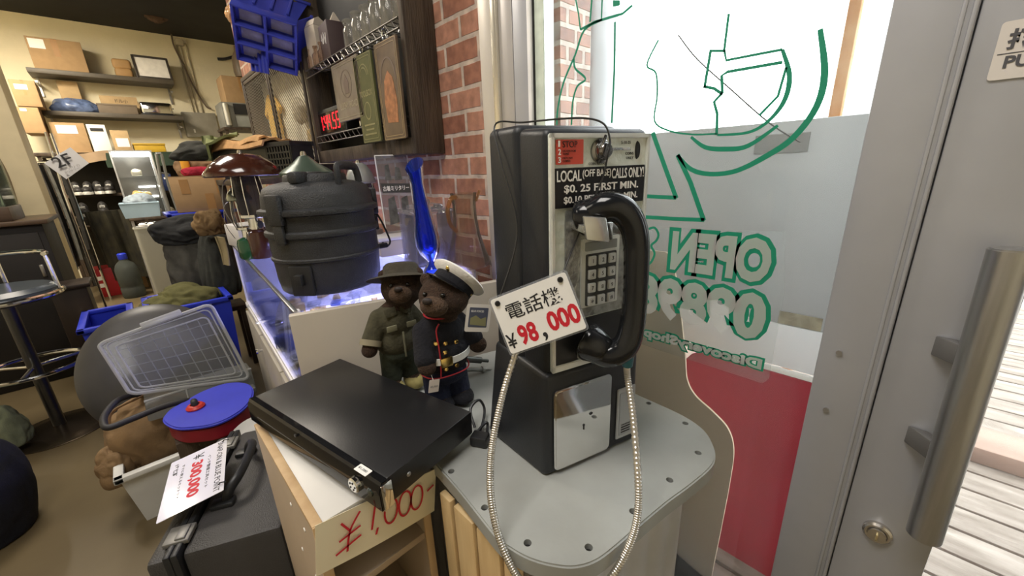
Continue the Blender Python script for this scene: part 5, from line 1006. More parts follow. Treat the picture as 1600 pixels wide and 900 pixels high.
for i in range(4): m.box((.0, -.039 + i * .026, .0), (.014, .010, .09), bev=.003)
m.box((.006, 0, 0), (.008, .105, .09), bev=.002)
obj('ribbed_flap', m, BIN_BLUE, lower_bin, M=lower_bin.matrix_world.inverted() @ frame(PY(403, 96, 2.32), (.9, .3, 0), (-.3, .9, 0)))
pk = PY(360, 20, 2.5); m = MB(); m.heap((0, 0, 0), (.035, .05, .052), 21, .35, 2.4, 4, flat=False); tag(obj('wrapped_packet', m, pm('cellophane_orange', (0.72, 0.42, 0.20), 0.15, var=0.4, scale=30, trans=0.3), loc=(pk[0] + .02, 2.5, pk[2])), 'crinkled orange cellophane packet sticking out beside the blue stacking bin', 'packet')
m = MB(); m.tube(catmull([PY(340, 92, 7.585), PY(352, 92, 7.56), PY(370, 87, 7.57), PY(392, 80, 7.58), PY(430, 84, 7.58)], 6), .020, 8); tag(obj('black_cable', m, BLACK_PLASTIC), 'thick black cable on the back wall below the blue bins', 'cable')

# dark storage rack behind the show case that carries the crate
sr = thing('storage_rack', 'low dark storage rack behind the display case under the black crate', 'rack', loc=(.64, 2.62, 0))
m = MB(); m.box((0, 0, H - .02), (.46, .56, .03), bev=.003); m.box((0, 0, .5), (.46, .56, .03), bev=.003); obj('shelf', m, DARK_WOOD, sr)
for x in (-.21, .21):
    for y in (-.26, .26): m = MB(); m.box((x, y, (H - .03) / 2), (.035, .035, H - .03), bev=.002); obj('leg', m, DARK_WOOD, sr)
A_, B_ = Vector((.455, 2.86, 0)), Vector((.645, 2.22, 0)); dx_ = (B_ - A_).normalized(); KM = frame((A_[0], A_[1], H - .004), dx_, (-dx_[1], dx_[0], 0)); KL = (B_ - A_).length
cr_ = thing('plastic_crate', 'black slotted plastic crate on the storage rack', 'crate', M=KM)
BKC = pm('crate_black', (0.022, 0.021, 0.019), 0.4, var=0.2); KW, KH = .12, .17
m = MB(); m.box((KL / 2, KW / 2, .004), (KL, KW, .008)); m.box((KL / 2, 0, KH - .01), (KL + .02, .012, .022), bev=.002); m.box((KL / 2, KW, KH - .01), (KL + .02, .012, .022), bev=.002)
m.box((0, KW / 2, KH - .01), (.012, KW, .022), bev=.002); m.box((KL, KW / 2, KH - .01), (.012, KW, .022), bev=.002)
for y in (0, KW):
    m.box((KL / 2, y, .02), (KL, .006, .04)); m.box((KL * .35, y, KH / 2), (KL * .68, .006, KH - .03))
    for i in range(9): m.box((KL * .70 + i * KL * .036, y, KH / 2), (.008, .006, KH - .02))
    for z in (.06, .09, .12): m.box((KL * .85, y, z), (KL * .3, .006, .008))
for x in (0, KL):
    m.box((x, KW / 2, KH / 2), (.006, KW, KH - .01))
obj('shell', m, BKC, cr_)
def cloth(name, label, cat, c, rad, seed, col, amp=.22, freq=2.2, sub=5, group=None, rz=0.0, flat=True, rough=0.9, mat=None):
    m = MB(); m.heap((0, 0, 0), rad, seed, amp, freq, sub, flat); o = obj(name, m, mat or pm('cloth_%s_%d' % (name, seed), col, rough, var=0.22, scale=24, bump=0.25, bscale=260), M=Matrix.Translation(c) @ Matrix.Rotation(rz, 4, 'Z'), angle=180); return tag(o, label, cat, group)
def kfold(x0, x1, y0, y1, z, amp, fr): return lambda a, b: tuple(KM @ Vector((x0 + (x1 - x0) * a, y0 + (y1 - y0) * b + .012 * sin(5 * a), z + amp * sin(fr * a + 2.2 * b) + amp * .6 * sin(fr * 1.9 * b + 3 * a) - .05 * max(0, abs(b - .5) - .42) * 8)))
m = MB(); m.sheet(kfold(-.04, .50, -.03, .15, .186, .007, 7), 40, 14, .010); ocl = obj('folded_cloth', m, pm('cloth_tan', (0.46, 0.26, 0.11), 0.9, var=0.2, scale=24, bump=0.25, bscale=260)); tag(ocl, 'tan orange folded cloth on top of the black crate', 'cloth')
m = MB(); m.sheet(kfold(-.02, .46, -.02, .13, .206, .008, 9), 40, 14, .009); obj('upper_fold', m, pm('cloth_tan_light', (0.52, 0.30, 0.13), 0.9, var=0.2, scale=24, bump=0.25, bscale=260), ocl)
def drape(a, b): t = a * 1.25; return tuple(PY(366, 206, 2.78).lerp(PY(316, 216, 2.86), min(1, t)) + Vector((.03 * b, -.05 + .12 * b, .012 * sin(6 * a + 3 * b) - (max(0, t - 1) * .34 + .02 * (1 - b)))))
m = MB(); m.sheet(drape, 36, 12, .012); tag(obj('draped_cloth', m, pm('cloth_olive', (0.16, 0.18, 0.07), 0.9, var=0.2, scale=24, bump=0.25, bscale=260)), 'olive green cloth draped over the left end of the black crate', 'cloth')
m = MB(); m.sheet(lambda a, b: PY(314 + 18 * a + 8 * b, 212 + 40 * b, 2.93 - .04 * a) + Vector((0, .02 * sin(6 * a + 3 * b), 0)), 12, 12, .004); tag(obj('hanging_cloth', m, pm('olive_flap', (0.17, 0.19, 0.085), 0.9, var=0.15)), 'pale olive flap hanging down from the cloths left of the black crate', 'cloth')
p = PY(322, 240, 2.99); cloth('dark_bag', 'dark bag squeezed under the olive cloth', 'bag', p, (.16, .10, .07), 33, (0.03, 0.03, 0.025))

# ================================================================= back of the shop
def span(xl, xr, yt, yb, Y):
    ym = (yt + yb) / 2; xm = (xl + xr) / 2
    return PY(xl, ym, Y)[0], PY(xr, ym, Y)[0], PY(xm, yb, Y)[2], PY(xm, yt, Y)[2]
def carton(label, xl, xr, yt, yb, Y, dep, mat=CARD, z0=None, rz=0.0, tape=True, lab=None, group=None, name='cardboard_box', cat='box', zt=None):
    a, b, zb, zt_ = span(xl, xr, yt, yb, Y); zb = z0 if z0 is not None else zb; zt_ = zt or zt_; w, h = b - a, zt_ - zb
    t = thing(name, label, cat, loc=((a + b) / 2, Y + dep / 2, zb), rz=rz, group=group)
    m = MB(); m.box((0, 0, h / 2), (w, dep, h), bev=.004); obj('carton_body', m, mat, t)
    m = MB(); m.box((-w * .25 - .001, 0, h + .0015), (w * .49, dep * .98, .003)); m.box((w * .25 + .001, 0, h + .0015), (w * .49, dep * .98, .003)); obj('flap', m, mat, t)
    if tape: m = MB(); m.box((0, -dep / 2 - .001, h * .72), (w * .12, .002, h * .56)); m.box((0, 0, h + .0035), (w * .12, dep, .001)); obj('tape', m, TAPE, t)
    if lab:
        m = MB(); m.prism(rrect(w * lab[2], h * lab[3], .002, 2, w * lab[0], h * lab[1]), .0015, frame((0, -dep / 2 - .0015, 0), (1, 0, 0), (0, 0, 1))); obj('shipping_label', m, PALE, t)
    return t, w, h
SHW = pm('shelf_grey', (0.085, 0.072, 0.055), 0.5, var=0.1)
for i, (z, lb) in enumerate(((1.275, 'uppermost grey wall shelf on the back wall'), (.835, 'second grey wall shelf from the top on the back wall'))):
    t = thing('wall_shelf', lb, 'shelf', loc=(.2, 7.42, H + z))
    m = MB(); m.box((0, 0, -.025), (1.28, .36, .05), bev=.004); obj('board', m, SHW, t)
    for x in (-.6, .6): m = MB(); m.box((x, .03, -.13), (.02, .28, .02)); m.box((x, .165, -.15), (.02, .02, .2)); obj('bracket', m, STEEL, t)
S1, S2 = H + 1.2755, H + .8355
carton('large cardboard box with white label at left end of the top back shelf', 46, 130, 62, 103, 7.26, .30, z0=S1, lab=(-.32, .80, .28, .3))
m = MB(); m.box((0, 0, .055), (.17, .085, .11), bev=.035, seg=4); m.box((0, 0, .155), (.18, .075, .12), bev=.032, seg=4); tag(obj('kraft_pouch', m, pm('kraft', (0.40, 0.24, 0.10), 0.6, var=0.1), loc=(PY(190, 100, 7.38)[0], 7.38, S1)), 'brown paper pouch beside the framed picture on the top back shelf', 'pouch')
a, b, zb, zt = span(210, 262, 83, 116, 7.30)
t = thing('picture_frame', 'dark framed white picture leaning at right end of the top back shelf', 'picture', M=frame(((a + b) / 2, 7.30, S1), (1, 0, 0), (0, .22, 1)))
w, h = b - a, .27
m = MB()
for x in (-w / 2, w / 2): m.box((x, h / 2, .01), (.025, h + .02, .02), bev=.003)
for y in (.0, h): m.box((0, max(y, .0125), .01), (w, .025, .02), bev=.003)
obj('frame', m, pm('frame_dark', (0.05, 0.042, 0.035), 0.4), t); m = MB(); m.box((0, h / 2, .006), (w - .02, h - .02, .004)); obj('picture', m, pm('picture_white', (0.86, 0.83, 0.78), 0.5, var=0.08, scale=18), t)
carton('brown cardboard box with two labels stacked at left of the second shelf', 20, 60, 126, 166, 6.95, .42, z0=None, lab=(-.1, .75, .5, .2))
t_, w_, h_ = carton('plain cardboard box lowest at left beside the pillar', 32, 66, 168, 208, 6.95, .42, tape=False, lab=(-.2, .9, .3, .1))
carton('small pale cardboard box standing behind the blue bag', 92, 124, 128, 155, 7.45, .12, mat=CARD2, z0=S2, tape=False)
m = MB(); m.heap((0, 0, .055), (.20, .10, .10), 43, .25, 2.6, 4); tag(obj('plastic_bag', m, pm('bag_blue', (0.10, 0.14, 0.26), 0.2, var=0.4, scale=20), loc=(PY(118, 165, 7.34)[0], 7.34, S2)), 'crumpled dark blue plastic bag on the second back shelf', 'bag')
t_, w_, h_ = carton('flat open cardboard box with pencil writing on the second back shelf', 154, 212, 140, 158, 7.42, .10, mat=CARD2, z0=S2 + .0005, tape=False, zt=S2 + .22)
text('lettering', 'ドル小', (-.04, -.0525, h_ * .66), (1, 0, 0), (0, 0, 1), .045, INK, t_, w=.12)
m = MB(); a, b, zb, zt = span(152, 213, 156, 175, 7.27); m.box((0, 0, .055), (b - a, .13, .11), bev=.004); m.box((0, 0, .100), (b - a + .012, .14, .02), bev=.003); tag(obj('grey_box', m, pm('box_taupe', (0.16, 0.125, 0.09), 0.7), loc=((a + b) / 2, 7.33, S2)), 'low taupe lidded box in front of the written cardboard box', 'box')
a, b, zb, zt = span(216, 270, 152, 176, 7.27)
t = thing('chrome_toaster', 'shiny chrome toaster at the right end of the second shelf', 'toaster', loc=((a + b) / 2, 7.36, S2))
m = MB(); m.box((0, 0, .085), (b - a - .02, .17, .15), bev=.03, seg=4); obj('shell', m, CHROME, t)
m = MB(); m.box((0, -.03, .1605), (.2, .03, .004), bev=.002); m.box((0, .03, .1605), (.2, .03, .004), bev=.002); obj('bread_slot', m, INK, t)
m = MB(); m.box((0, 0, .008), (b - a - .01, .18, .016), bev=.004); obj('base', m, BLACK_PLASTIC, t); m = MB(); m.box(((b - a) / 2 - .004, 0, .1), (.02, .03, .012), bev=.003); obj('lever', m, BLACK_PLASTIC, t)
# rack with green cover along the back wall
Z3 = H + .36
gr = thing('long_rack', 'long rack with dark green cover along the back wall', 'rack', loc=(.25, 7.25, 0))
m = MB(); m.box((0, .235, Z3 / 2 - .03), (1.68, .012, Z3 - .06)); obj('back_panel', m, pm('rack_shade', (.03, .026, .02), .7), gr)  # dark sheet added to stand in for the shade behind the shoes
m = MB(); m.box((0, 0, Z3 - .02), (1.7, .5, .04), bev=.004); obj('top_board', m, DARK_WOOD, gr)
m = MB(); m.sheet(lambda a, b: (-.30 + 1.15 * a, -.262 - .006 * sin(a * 30) - .004 * b, Z3 - .004 - .17 * b - .01 * sin(a * 9)), 40, 4, .004); m.box((.275, 0, Z3 + .001), (1.15, .52, .004)); obj('green_cover', m, pm('dark_green_cloth', (0.022, 0.040, 0.024), 0.85, var=0.2), gr)
for x in (-.82, -.1, .82):
    for y in (-.22, .22): m = MB(); m.box((x, y, (Z3 - .04) / 2), (.03, .03, Z3 - .04)); obj('leg', m, DARK_WOOD, gr)
for z in (H - .12, H - .50): m = MB(); m.box((0, .02, z - .015), (1.64, .42, .03)); obj('shelf', m, DARK_WOOD, gr)
Z3 += .004
carton('cardboard box with torn label on the green covered rack', 82, 136, 192, 227, 7.06, .3, z0=Z3 + .0, lab=(-.05, .78, .6, .28), tape=False)
t_, w_, h_ = carton('narrow white carton with black heading on the green covered rack', 139, 168, 195, 226, 7.06, .2, mat=WHITE_PAPER, z0=Z3, tape=False)
m = MB(); m.box((0, -.1015, h_ * .82), (w_ * .7, .002, h_ * .12)); obj('heading_bar', m, INK, t_)
carton('small cardboard box with white label next to the yellow tray', 174, 202, 204, 226, 7.06, .2, mat=CARD2, z0=Z3, tape=False, lab=(.05, .45, .7, .4))
a, b, zb, zt = span(205, 253, 206, 221, 7.08); m = MB(); w = b - a
for x in (-w / 2, w / 2): m.box((x, 0, .055), (.012, .26, .11), bev=.003)
for y in (-.13, .13): m.box((0, y, .055), (w, .012, .11), bev=.003)
m.box((0, 0, .006), (w, .26, .012)); m.box((0, -.136, .10), (w + .02, .02, .02), bev=.003)
tag(obj('yellow_tray', m, pm('yellow_plastic', (0.52, 0.33, 0.03), 0.45), loc=((a + b) / 2, 7.22, Z3)), 'open yellow plastic tray at right on the green covered rack', 'tray')
m = MB(); m.sheet(lambda a, b: (-.42 + .62 * a, 6.985 + .004 * sin(a * 22), Z3 - .002 - .11 * b - .02 * sin(a * 7)), 24, 4, .004); m.box((-.11, 7.07, Z3 + .0005 - .004), (.62, .17, .003)); tag(obj('brown_paper', m, pm('kraft_paper', (0.33, 0.23, 0.14), 0.8, var=0.1)), 'sheet of brown paper hanging over the rack front under the boxes', 'paper')
# shoes on the rack shelf
SOLE = pm('white_sole', (0.70, 0.68, 0.62), 0.5); UPP = pm('dark_shoe', (0.035, 0.032, 0.030), 0.5, var=0.3)
def shoe(label, px, py, Y, z, rz, sc=1.0, up=UPP):
    p = PY(px, py, Y); t = thing('shoe', label, 'shoe', M=Matrix.Translation((p[0], Y, z)) @ Matrix.Rotation(rz, 4, 'Z') @ Matrix.Diagonal((sc, sc, sc, 1)), group='shoes on the back rack')
    m = MB(); m.prism([(.045 * cos(a) * (1.0 if sin(a) < 0 else .85), .14 * sin(a)) for a in [k * 2 * pi / 24 for k in range(24)]], .032, bev=.004); obj('sole', m, SOLE, t)
    m = MB(); m.ell((0, -.045, .045), (.042, .09, .040), sub=3); m.ell((0, .06, .07), (.040, .07, .068), sub=3); obj('upper', remesh(m, .008, 3), up, t, angle=180)
    m = MB()
    for k in range(4): m.tube([(-.02, -.03 + .025 * k, .080 + .012 * k), (.02, -.03 + .025 * k, .082 + .012 * k)], .004, 6)
    obj('laces', m, SOLE, t)
for i, (px, lb) in enumerate(((116, 'dark shoe with thick white sole at far left of the rack shelf'), (133, 'second dark white-soled shoe from the left on the rack shelf'), (151, 'third dark white-soled shoe from the left on the rack shelf'), (168, 'dark white-soled shoe next to the lit mini case'))): shoe(lb, px, 285, 7.06, H - .1195, .1 * (-1) ** i, 1.15)
for i, (px, lb) in enumerate(((120, 'lower left white-soled shoe above the camouflage cloth'), (152, 'lower right white-soled shoe above the camouflage cloth'))): shoe(lb, px, 300, 6.86, H - .4995 + .14, .0, 1.15)
t = thing('shoe_shelf', 'small dark shelf carrying two lower shoes in front of the rack', 'shelf', loc=(-.29, 6.87, 0)); m = MB(); m.box((0, 0, H - .377), (.60, .38, .03)); obj('board', m, DARK_WOOD, t)
for x in (-.27, -.05): m = MB(); m.box((x, .05, H - .41), (.02, .26, .04)); obj('bracket', m, DARK_WOOD, t)
shoe('pale shoe with white sole right of the lit mini case', 262, 308, 7.06, H - .4995, .0, 1.2, pm('shoe_tan', (0.34, 0.30, 0.22), 0.7, var=0.3, scale=40))
# camouflage garment
CAMO = pm('camouflage', (0.042, 0.036, 0.018), 0.95, col2=(0.016, 0.014, 0.009), scale=9, detail=3, bump=0.3, bscale=120)
m = MB(); m.sheet(lambda a, b: (-.36 + .38 * a + .05 * b, 6.60 + .05 * sin(a * 11 + b * 2) + .015 * sin(a * 27), H - .30 - .82 * b), 40, 16, .02); tag(obj('camouflage_coat', m, CAMO), 'dark camouflage coat hanging below the shoes at the back', 'coat')
for i in range(4):
    x = -.60 + i * .062; m = MB(); m.sheet(lambda a, b: (x + .05 * sin(3.0 * b) * .3 + .008 * sin(a * 8 + i), 6.25 + .40 * a, H + .22 - (1.20 - .1 * i) * b), 14, 12, .022); o = tag(obj('hanging_garment', m, pm('garment_%d' % i, ((.02, .018, .016), (.035, .032, .03), (.10, .10, .09), (.022, .02, .018))[i], 0.9, var=0.3, scale=20)), ('black garment hanging closest to the cream pillar', 'charcoal garment second from the cream pillar', 'grey garment third from the cream pillar', 'black garment hanging next to the camouflage coat')[i], 'garment', 'garments on the rail by the pillar')
m = MB(); m.tube([(-.80, 6.45, H + .235), (-.38, 6.45, H + .235)], .012, 10); m.tube([(-.38, 6.45, 0.0), (-.38, 6.45, H + .52)], .012, 10); tag(obj('garment_rail', m, CHROME), 'chrome rail post behind the diamond 2F sign', 'rail')
# 2F sign on its pole
p = PY(104, 255, 4.6); sm = thing('floor_sign', 'white diamond shaped 2F sign on a thin pole', 'sign', M=frame(p, (.78, 0, -.52), (.52, 0, .78)))
q = [PY(*c, 4.6) for c in ((110, 230), (139, 255), (104, 280), (69, 255))]; iS = sm.matrix_world.inverted(); q = [iS @ v for v in q]
m = MB(); m.prism([(v[0], v[1]) for v in q][::-1], .012, Matrix.Translation((0, 0, -.006))); obj('board', m, pm('sign_board', (0.62, 0.62, 0.63), 0.5, var=0.03), sm)
UA = iS.to_3x3() @ Vector((1, 0, .42)); UB = iS.to_3x3() @ Vector((-.12, 0, 1.0))
text('lettering', '2F', iS @ PY(92, 263, 4.59) + Vector((0, 0, .012)), UA, UB, .075, INK, sm, w=.105, bold=.01)
for k in range(3): text('lettering', ('アメリカ', 'ミリタリー', '▲')[k], iS @ PY(101 + k * 2, 268 + k * 4, 4.59) + Vector((0, 0, .012)), UA, UB, .016, pm('print_grey', (.3, .3, .3), .6), sm, w=(.10, .09, .02)[k])
m = MB(); pb = iS @ Vector((p[0] - .08, p[1] + .02, .01)); m.tube([iS @ (PY(71, 206, 4.64)), iS @ (PY(84, 246, 4.64)), iS @ PY(100, 300, 4.64), iS @ Vector((PY(100, 300, 4.64)[0], 4.64, .01))], .008, 10); obj('pole', m, CHROME, sm)
m = MB(); m.cyl(iS @ Vector((PY(100, 300, 4.64)[0], 4.64, .0)), iS @ Vector((PY(100, 300, 4.64)[0], 4.64, .02)), .14, None, 32, bev=.003); obj('foot', m, BLACK_PLASTIC, sm)
# small lit display cabinet
a, b, zb, zt = span(178, 238, 237, 336, 6.4); a = PY(172, 240, 6.4)[0]; b = PY(236, 240, 6.4)[0]; zb = PY(200, 340, 6.4)[2]
lt = thing('lit_mini_case', 'small upright glass case with bright white lights at the back', 'display case', loc=((a + b) / 2, 6.55, zb)); w, h = b - a, zt - zb
m = MB()
for x in (-w / 2, w / 2):
    for y in (-.14, .14): m.box((x, y, h / 2), (.016, .016, h), bev=.002)
m.box((0, 0, .01), (w + .02, .30, .02)); m.box((0, 0, h + .008), (w + .02, .30, .016)); obj('frame', m, pm('case_alu', (.5, .5, .5), .35, .6), lt)
m = MB(); m.box((0, -.145, h / 2), (w, .004, h)); obj('glass', m, CASEG, lt)
m = MB(); m.box((0, .14, h / 2), (w, .006, h)); obj('back', m, pm('case_backing', (.07, .065, .06), .3), lt)
m = MB(); m.box((0, -.135, h - .028), (w - .02, .02, .05), bev=.004); obj('light_tube', m, pm('tube_white', (1.0, .96, .86), .4, var=0, emit=26), lt)
for k in range(2): m = MB(); m.box((.06, .06, h * (.30 + .16 * k)), (w * .45, .012, .018), bev=.003); obj('light_tube', m, MATS['tube_white'], lt)
m = MB(); m.box((0, 0, h * .26), (w - .02, .26, .008)); m.box((0, 0, h * .62), (w - .02, .26, .006)); obj('glass_shelf', m, CASEG, lt)
for k, (x, z, s, c) in enumerate(((-.04, .27, .06, (.75, .45, .15)), (.03, .27, .05, (.8, .6, .3)), (-.09, .0, .06, (.35, .04, .05)), (.07, .0, .05, (.5, .45, .4)), (0, .63, .05, (.6, .55, .45)))):
    m = MB(); m.heap((0, 0, s * .55), (s, s * .7, s), 50 + k, .25, 2.2, 3); tag(obj('trinket', m, pm('trinket_%d' % k, c, .35, .3), loc=((a + b) / 2 + x, 6.53, zb + (h * z + .0045 if z else .0205))), ('amber trinket glowing at left on the middle shelf of the lit case', 'golden trinket right of the amber one in the lit case', 'red trinket low at left in the lit case', 'pale trinket low at right in the lit case', 'beige trinket on the top shelf of the lit case')[k], 'trinket', 'trinkets in the lit mini case')
l = bpy.data.lights.new('mini_case_light', 'POINT'); l.energy = 1.3; l.color = (1, .9, .72); l.shadow_soft_size = .05; lo = bpy.data.objects.new('mini_case_light', l); C.objects.link(lo); lo.location = ((a + b) / 2, 6.47, zb + h - .10)
st_ = thing('case_stand', 'dark stand under the lit mini case', 'stand', loc=((a + b) / 2, 6.5, 0)); m = MB(); m.box((.07, 0, zb - .016), (w + .18, .62, .03), bev=.003); obj('board', m, DARK_WOOD, st_)
for x in (-.17, .30):
    for y in (-.27, .27): m = MB(); m.box((x, y, (zb - .031) / 2), (.025, .025, zb - .031)); obj('leg', m, pm('leg_pale', (.45, .43, .4), .4, .5), st_)
# pale blue basket with cloth on the stand
a, b, _, _ = span(188, 250, 312, 338, 6.25); t = thing('wash_basket', 'pale blue plastic basket holding folded cloth at the back', 'basket', loc=((a + b) / 2, 6.33, zb)); w = b - a
m = MB()
for sgn in (-1, 1): m.hexa([(sgn * w * .44, -.11, 0), (sgn * w * .44, .11, 0), (sgn * (w * .44 + .006), .11, 0), (sgn * (w * .44 + .006), -.11, 0), (sgn * w * .5, -.13, .16), (sgn * w * .5, .13, .16), (sgn * (w * .5 + .006), .13, .16), (sgn * (w * .5 + .006), -.13, .16)])
for sgn in (-1, 1): m.hexa([(-w * .44, sgn * .11, 0), (w * .44, sgn * .11, 0), (w * .44, sgn * .116, 0), (-w * .44, sgn * .116, 0), (-w * .5, sgn * .13, .16), (w * .5, sgn * .13, .16), (w * .5, sgn * .136, .16), (-w * .5, sgn * .136, .16)])
m.box((0, 0, .003), (w * .88, .22, .006)); m.tube([(-w * .5, -.135, .16), (w * .5, -.135, .16), (w * .5, .135, .16), (-w * .5, .135, .16)], .008, 8, closed=True); obj('tub', m, pm('basket_blue', (.34, .46, .56), .4, var=.06), t)
cloth('folded_cloth', 'pale grey blue cloth bulging out of the blue basket', 'cloth', Vector(((a + b) / 2 + .01, 6.33, zb + .15)), (w * .42, .10, .11), 61, (.26, .31, .36), .2, 2.4)
carton('navy box with white label behind the folded grey frame', 243, 270, 268, 304, 7.02, .25, mat=pm('navy_box', (.02, .035, .11), .5), z0=H - .1195, tape=False, lab=(.25, .75, .4, .12), zt=H + .09)
m = MB()
for k, (x0, x1) in enumerate(((244, 262), (252, 275))): m.tube([PY(x0, 240, 5.9), PY((x0 + x1) / 2, 290, 5.9), PY(x1 + 8, 345, 5.9), Vector((PY(x1 + 8, 345, 5.9)[0] + .03, 5.9, .012))], .014, 10)
m.tube([PY(244, 240, 5.9), PY(252, 240, 5.9)], .014, 10); m.tube([PY(252, 270, 5.9), PY(264, 272, 5.9)], .010, 8)
tag(obj('folding_frame', m, pm('frame_grey', (.32, .33, .33), .35, .7)), 'folded grey tubular frame standing beside the cardboard box', 'frame')
# floor things at the back
carton('open cardboard box standing on the floor behind the water jug', 178, 218, 366, 440, 6.80, .14, mat=CARD2, z0=0.0, tape=True)
t_, w_, h_ = carton('red shoe box with white lettering on the floor at the back', 147, 203, 418, 446, 6.62, .28, mat=pm('red_box', (.33, .012, .018), .5), z0=0.0, tape=False)
for z in (.68, .42): m = MB(); m.box((-w_ * .33, -.1415, h_ * z), (w_ * .2, .002, h_ * .14)); obj('label_bar', m, PALE, t_)
p = PZ(212, 463, 0.0); t = thing('water_jug', 'grey translucent water jug with blue cap on the floor', 'jug', loc=(p[0], p[1], 0))
m = MB(); m.lathe([(0, 0), (.095, 0), (.105, .02), (.105, .12), (.098, .135), (.105, .15), (.105, .34), (.08, .40), (.04, .44), (.036, .47), (0, .47)], 36); obj('bottle', m, pane('jug_plastic', (.35, .38, .36), .08, mixin=.45, haze=(.22, .24, .22)), t, angle=60)
m = MB(); m.lathe([(.04, .455), (.042, .46), (.042, .515), (.03, .525), (0, .526)], 28); obj('cap', m, BLUE_PLASTIC, t)
p0 = PZ(232, 473, 0.0); a, b, _, _ = span(221, 283, 350, 460, p0[1]); zt = PY(232, 356, p0[1])[2]
t = thing('clear_bin', 'tall frosted clear plastic bin on the floor at the back', 'bin', loc=((a + b) / 2, p0[1] + .10, 0)); w = b - a - .03
m = MB(); m.prism(rrect(w * .88, .16, .03), .01)
P0, P1 = rrect(w * .9, .17, .03), rrect(w, .20, .035)
m.sheet(lambda u, v: (lambda k: (P0[k][0] * (1 - v) + P1[k][0] * v, P0[k][1] * (1 - v) + P1[k][1] * v, zt * v))(int(round(u * 28)) % 28), 28, 6, .004); m.tube([(x, y, zt) for x, y in P1], .008, 8, closed=True); obj('tub', m, pane('frosted_plastic', (.9, .9, .86), .15, mixin=.55, haze=(.70, .69, .62)), t, angle=50)
t2 = thing('ornament_tray', 'silver tray of small bright ornaments on the tall clear bin', 'tray', loc=((a + b) / 2 + .02, p0[1] + .10, zt + .009)); m = MB(); m.prism(rrect(w * .96, .19, .02), .008); obj('lid', m, MATS['case_alu'], t2)
for k in range(6): m = MB(); m.lathe([(0, 0), (.03, 0), (.034, .02), (.02, .035), (0, .04)], 16, Matrix.Translation((-.09 + .036 * k, -.05 + .05 * (k % 2), .008))); obj('ornament', m, CHROME if k % 2 else PALE, t2)
# wall services
t = thing('electric_box', 'grey electric box on the back wall below the conduits', 'box', loc=(PY(315, 195, 7.5)[0], 7.6, PY(315, 214, 7.5)[2])); a, b, zb_, zt_ = span(289, 341, 176, 214, 7.5); m = MB(); m.box((0, -.05, (zt_ - zb_) / 2), (b - a, .10, zt_ - zb_), bev=.006); obj('casing', m, pm('box_grey', (.27, .25, .20), .5), t); m = MB(); m.box((-(b - a) * .25, -.102, .08), (.02, .006, .05), bev=.002); obj('latch', m, PALE, t)
m = MB(); c0 = PY(281, 64, 7.5); m.box((c0[0], 7.57, c0[2]), (.09, .07, .08), bev=.01); m.box((c0[0] + .05, 7.575, c0[2] + .02), (.06, .06, .06), bev=.01); tag(obj('junction_box', m, pm('box_cream', (.45, .40, .30), .5)), 'small junction box near the ceiling where conduits start', 'box')
for i, (p0, p1, lb) in enumerate((((273, 62), (294, 176), 'leftmost thin conduit on the back wall'), ((281, 70), (301, 176), 'middle thin conduit on the back wall'), ((290, 70), (312, 176), 'right thin conduit on the back wall'))):
    A1, A2 = PY(*p0, 7.585), PY(*p1, 7.585); m = MB(); m.tube([A1, Vector((A1[0], 7.585, A2[2]))], .011, 8); tag(obj('conduit', m, pm('conduit_cream', (.40, .35, .24), .5)), lb, 'conduit', 'conduits on the back wall')
m = MB(); m.tube(catmull([PY(268, 55, 7.56), PY(272, 72, 7.56), PY(288, 105, 7.56), PY(305, 140, 7.56), PY(322, 166, 7.56), PY(330, 170, 7.56)], 6), .010, 8); m.tube(catmull([PY(250, 0, 6.9), PY(258, 25, 7.2), PY(268, 55, 7.56)], 6), .012, 8); tag(obj('hanging_cable', m, pm('cable_brown2', (.13, .09, .06), .6)), 'brown cable sagging from the ceiling across the conduits', 'cable')
p = PY(240, 14, 6.9); cloth('cable_bundle', 'brown cloth-like bundle hanging from the black ceiling', 'bundle', p, (.12, .06, .16), 71, (.10, .06, .04), .35, 2.0, flat=False)
# appliance on a rack at right back
a, b, zb_, zt_ = span(349, 440, 162, 200, 6.4); t = thing('black_oven', 'black and grey oven-like appliance under a cardboard box', 'appliance', loc=((a + b) / 2, 6.6, zb_)); w, h = b - a, zt_ - zb_
m = MB(); m.box((0, 0, h / 2), (w, .4, h), bev=.01); obj('casing', m, pm('appliance_grey', (.20, .20, .18), .4), t); m = MB(); m.box((.06, -.205, h * .74), (w - .14, .01, h * .42)); obj('window', m, INK, t); m = MB(); m.box((.06, -.205, h * .25), (w - .14, .012, h * .44), bev=.003); obj('drawer_front', m, pm('drawer_grey', (.28, .29, .27), .4), t)
m = MB(); m.cyl((-w / 2 + .04, -.22, .02), (-w / 2 + .04, -.22, h - .02), .03, None, 16, bev=.004); obj('pillar_handle', m, pm('handle_pale', (.5, .49, .44), .4, .4), t)
s_ = thing('appliance_stand', 'dark stand under the black appliance at the back', 'stand', loc=((a + b) / 2, 6.6, 0)); m = MB(); m.box((0, 0, zb_ - .016), (w + .06, .46, .03)); obj('board', m, DARK_WOOD, s_)
for x in (-w / 2, w / 2):
    for y in (-.2, .2): m = MB(); m.box((x, y, (zb_ - .031) / 2), (.03, .03, zb_ - .031)); obj('leg', m, DARK_WOOD, s_)
carton('brown cardboard box with white mark on the black appliance', 350, 405, 121, 160, 6.42, .34, z0=zt_ + .0005, lab=(.3, .25, .14, .2))
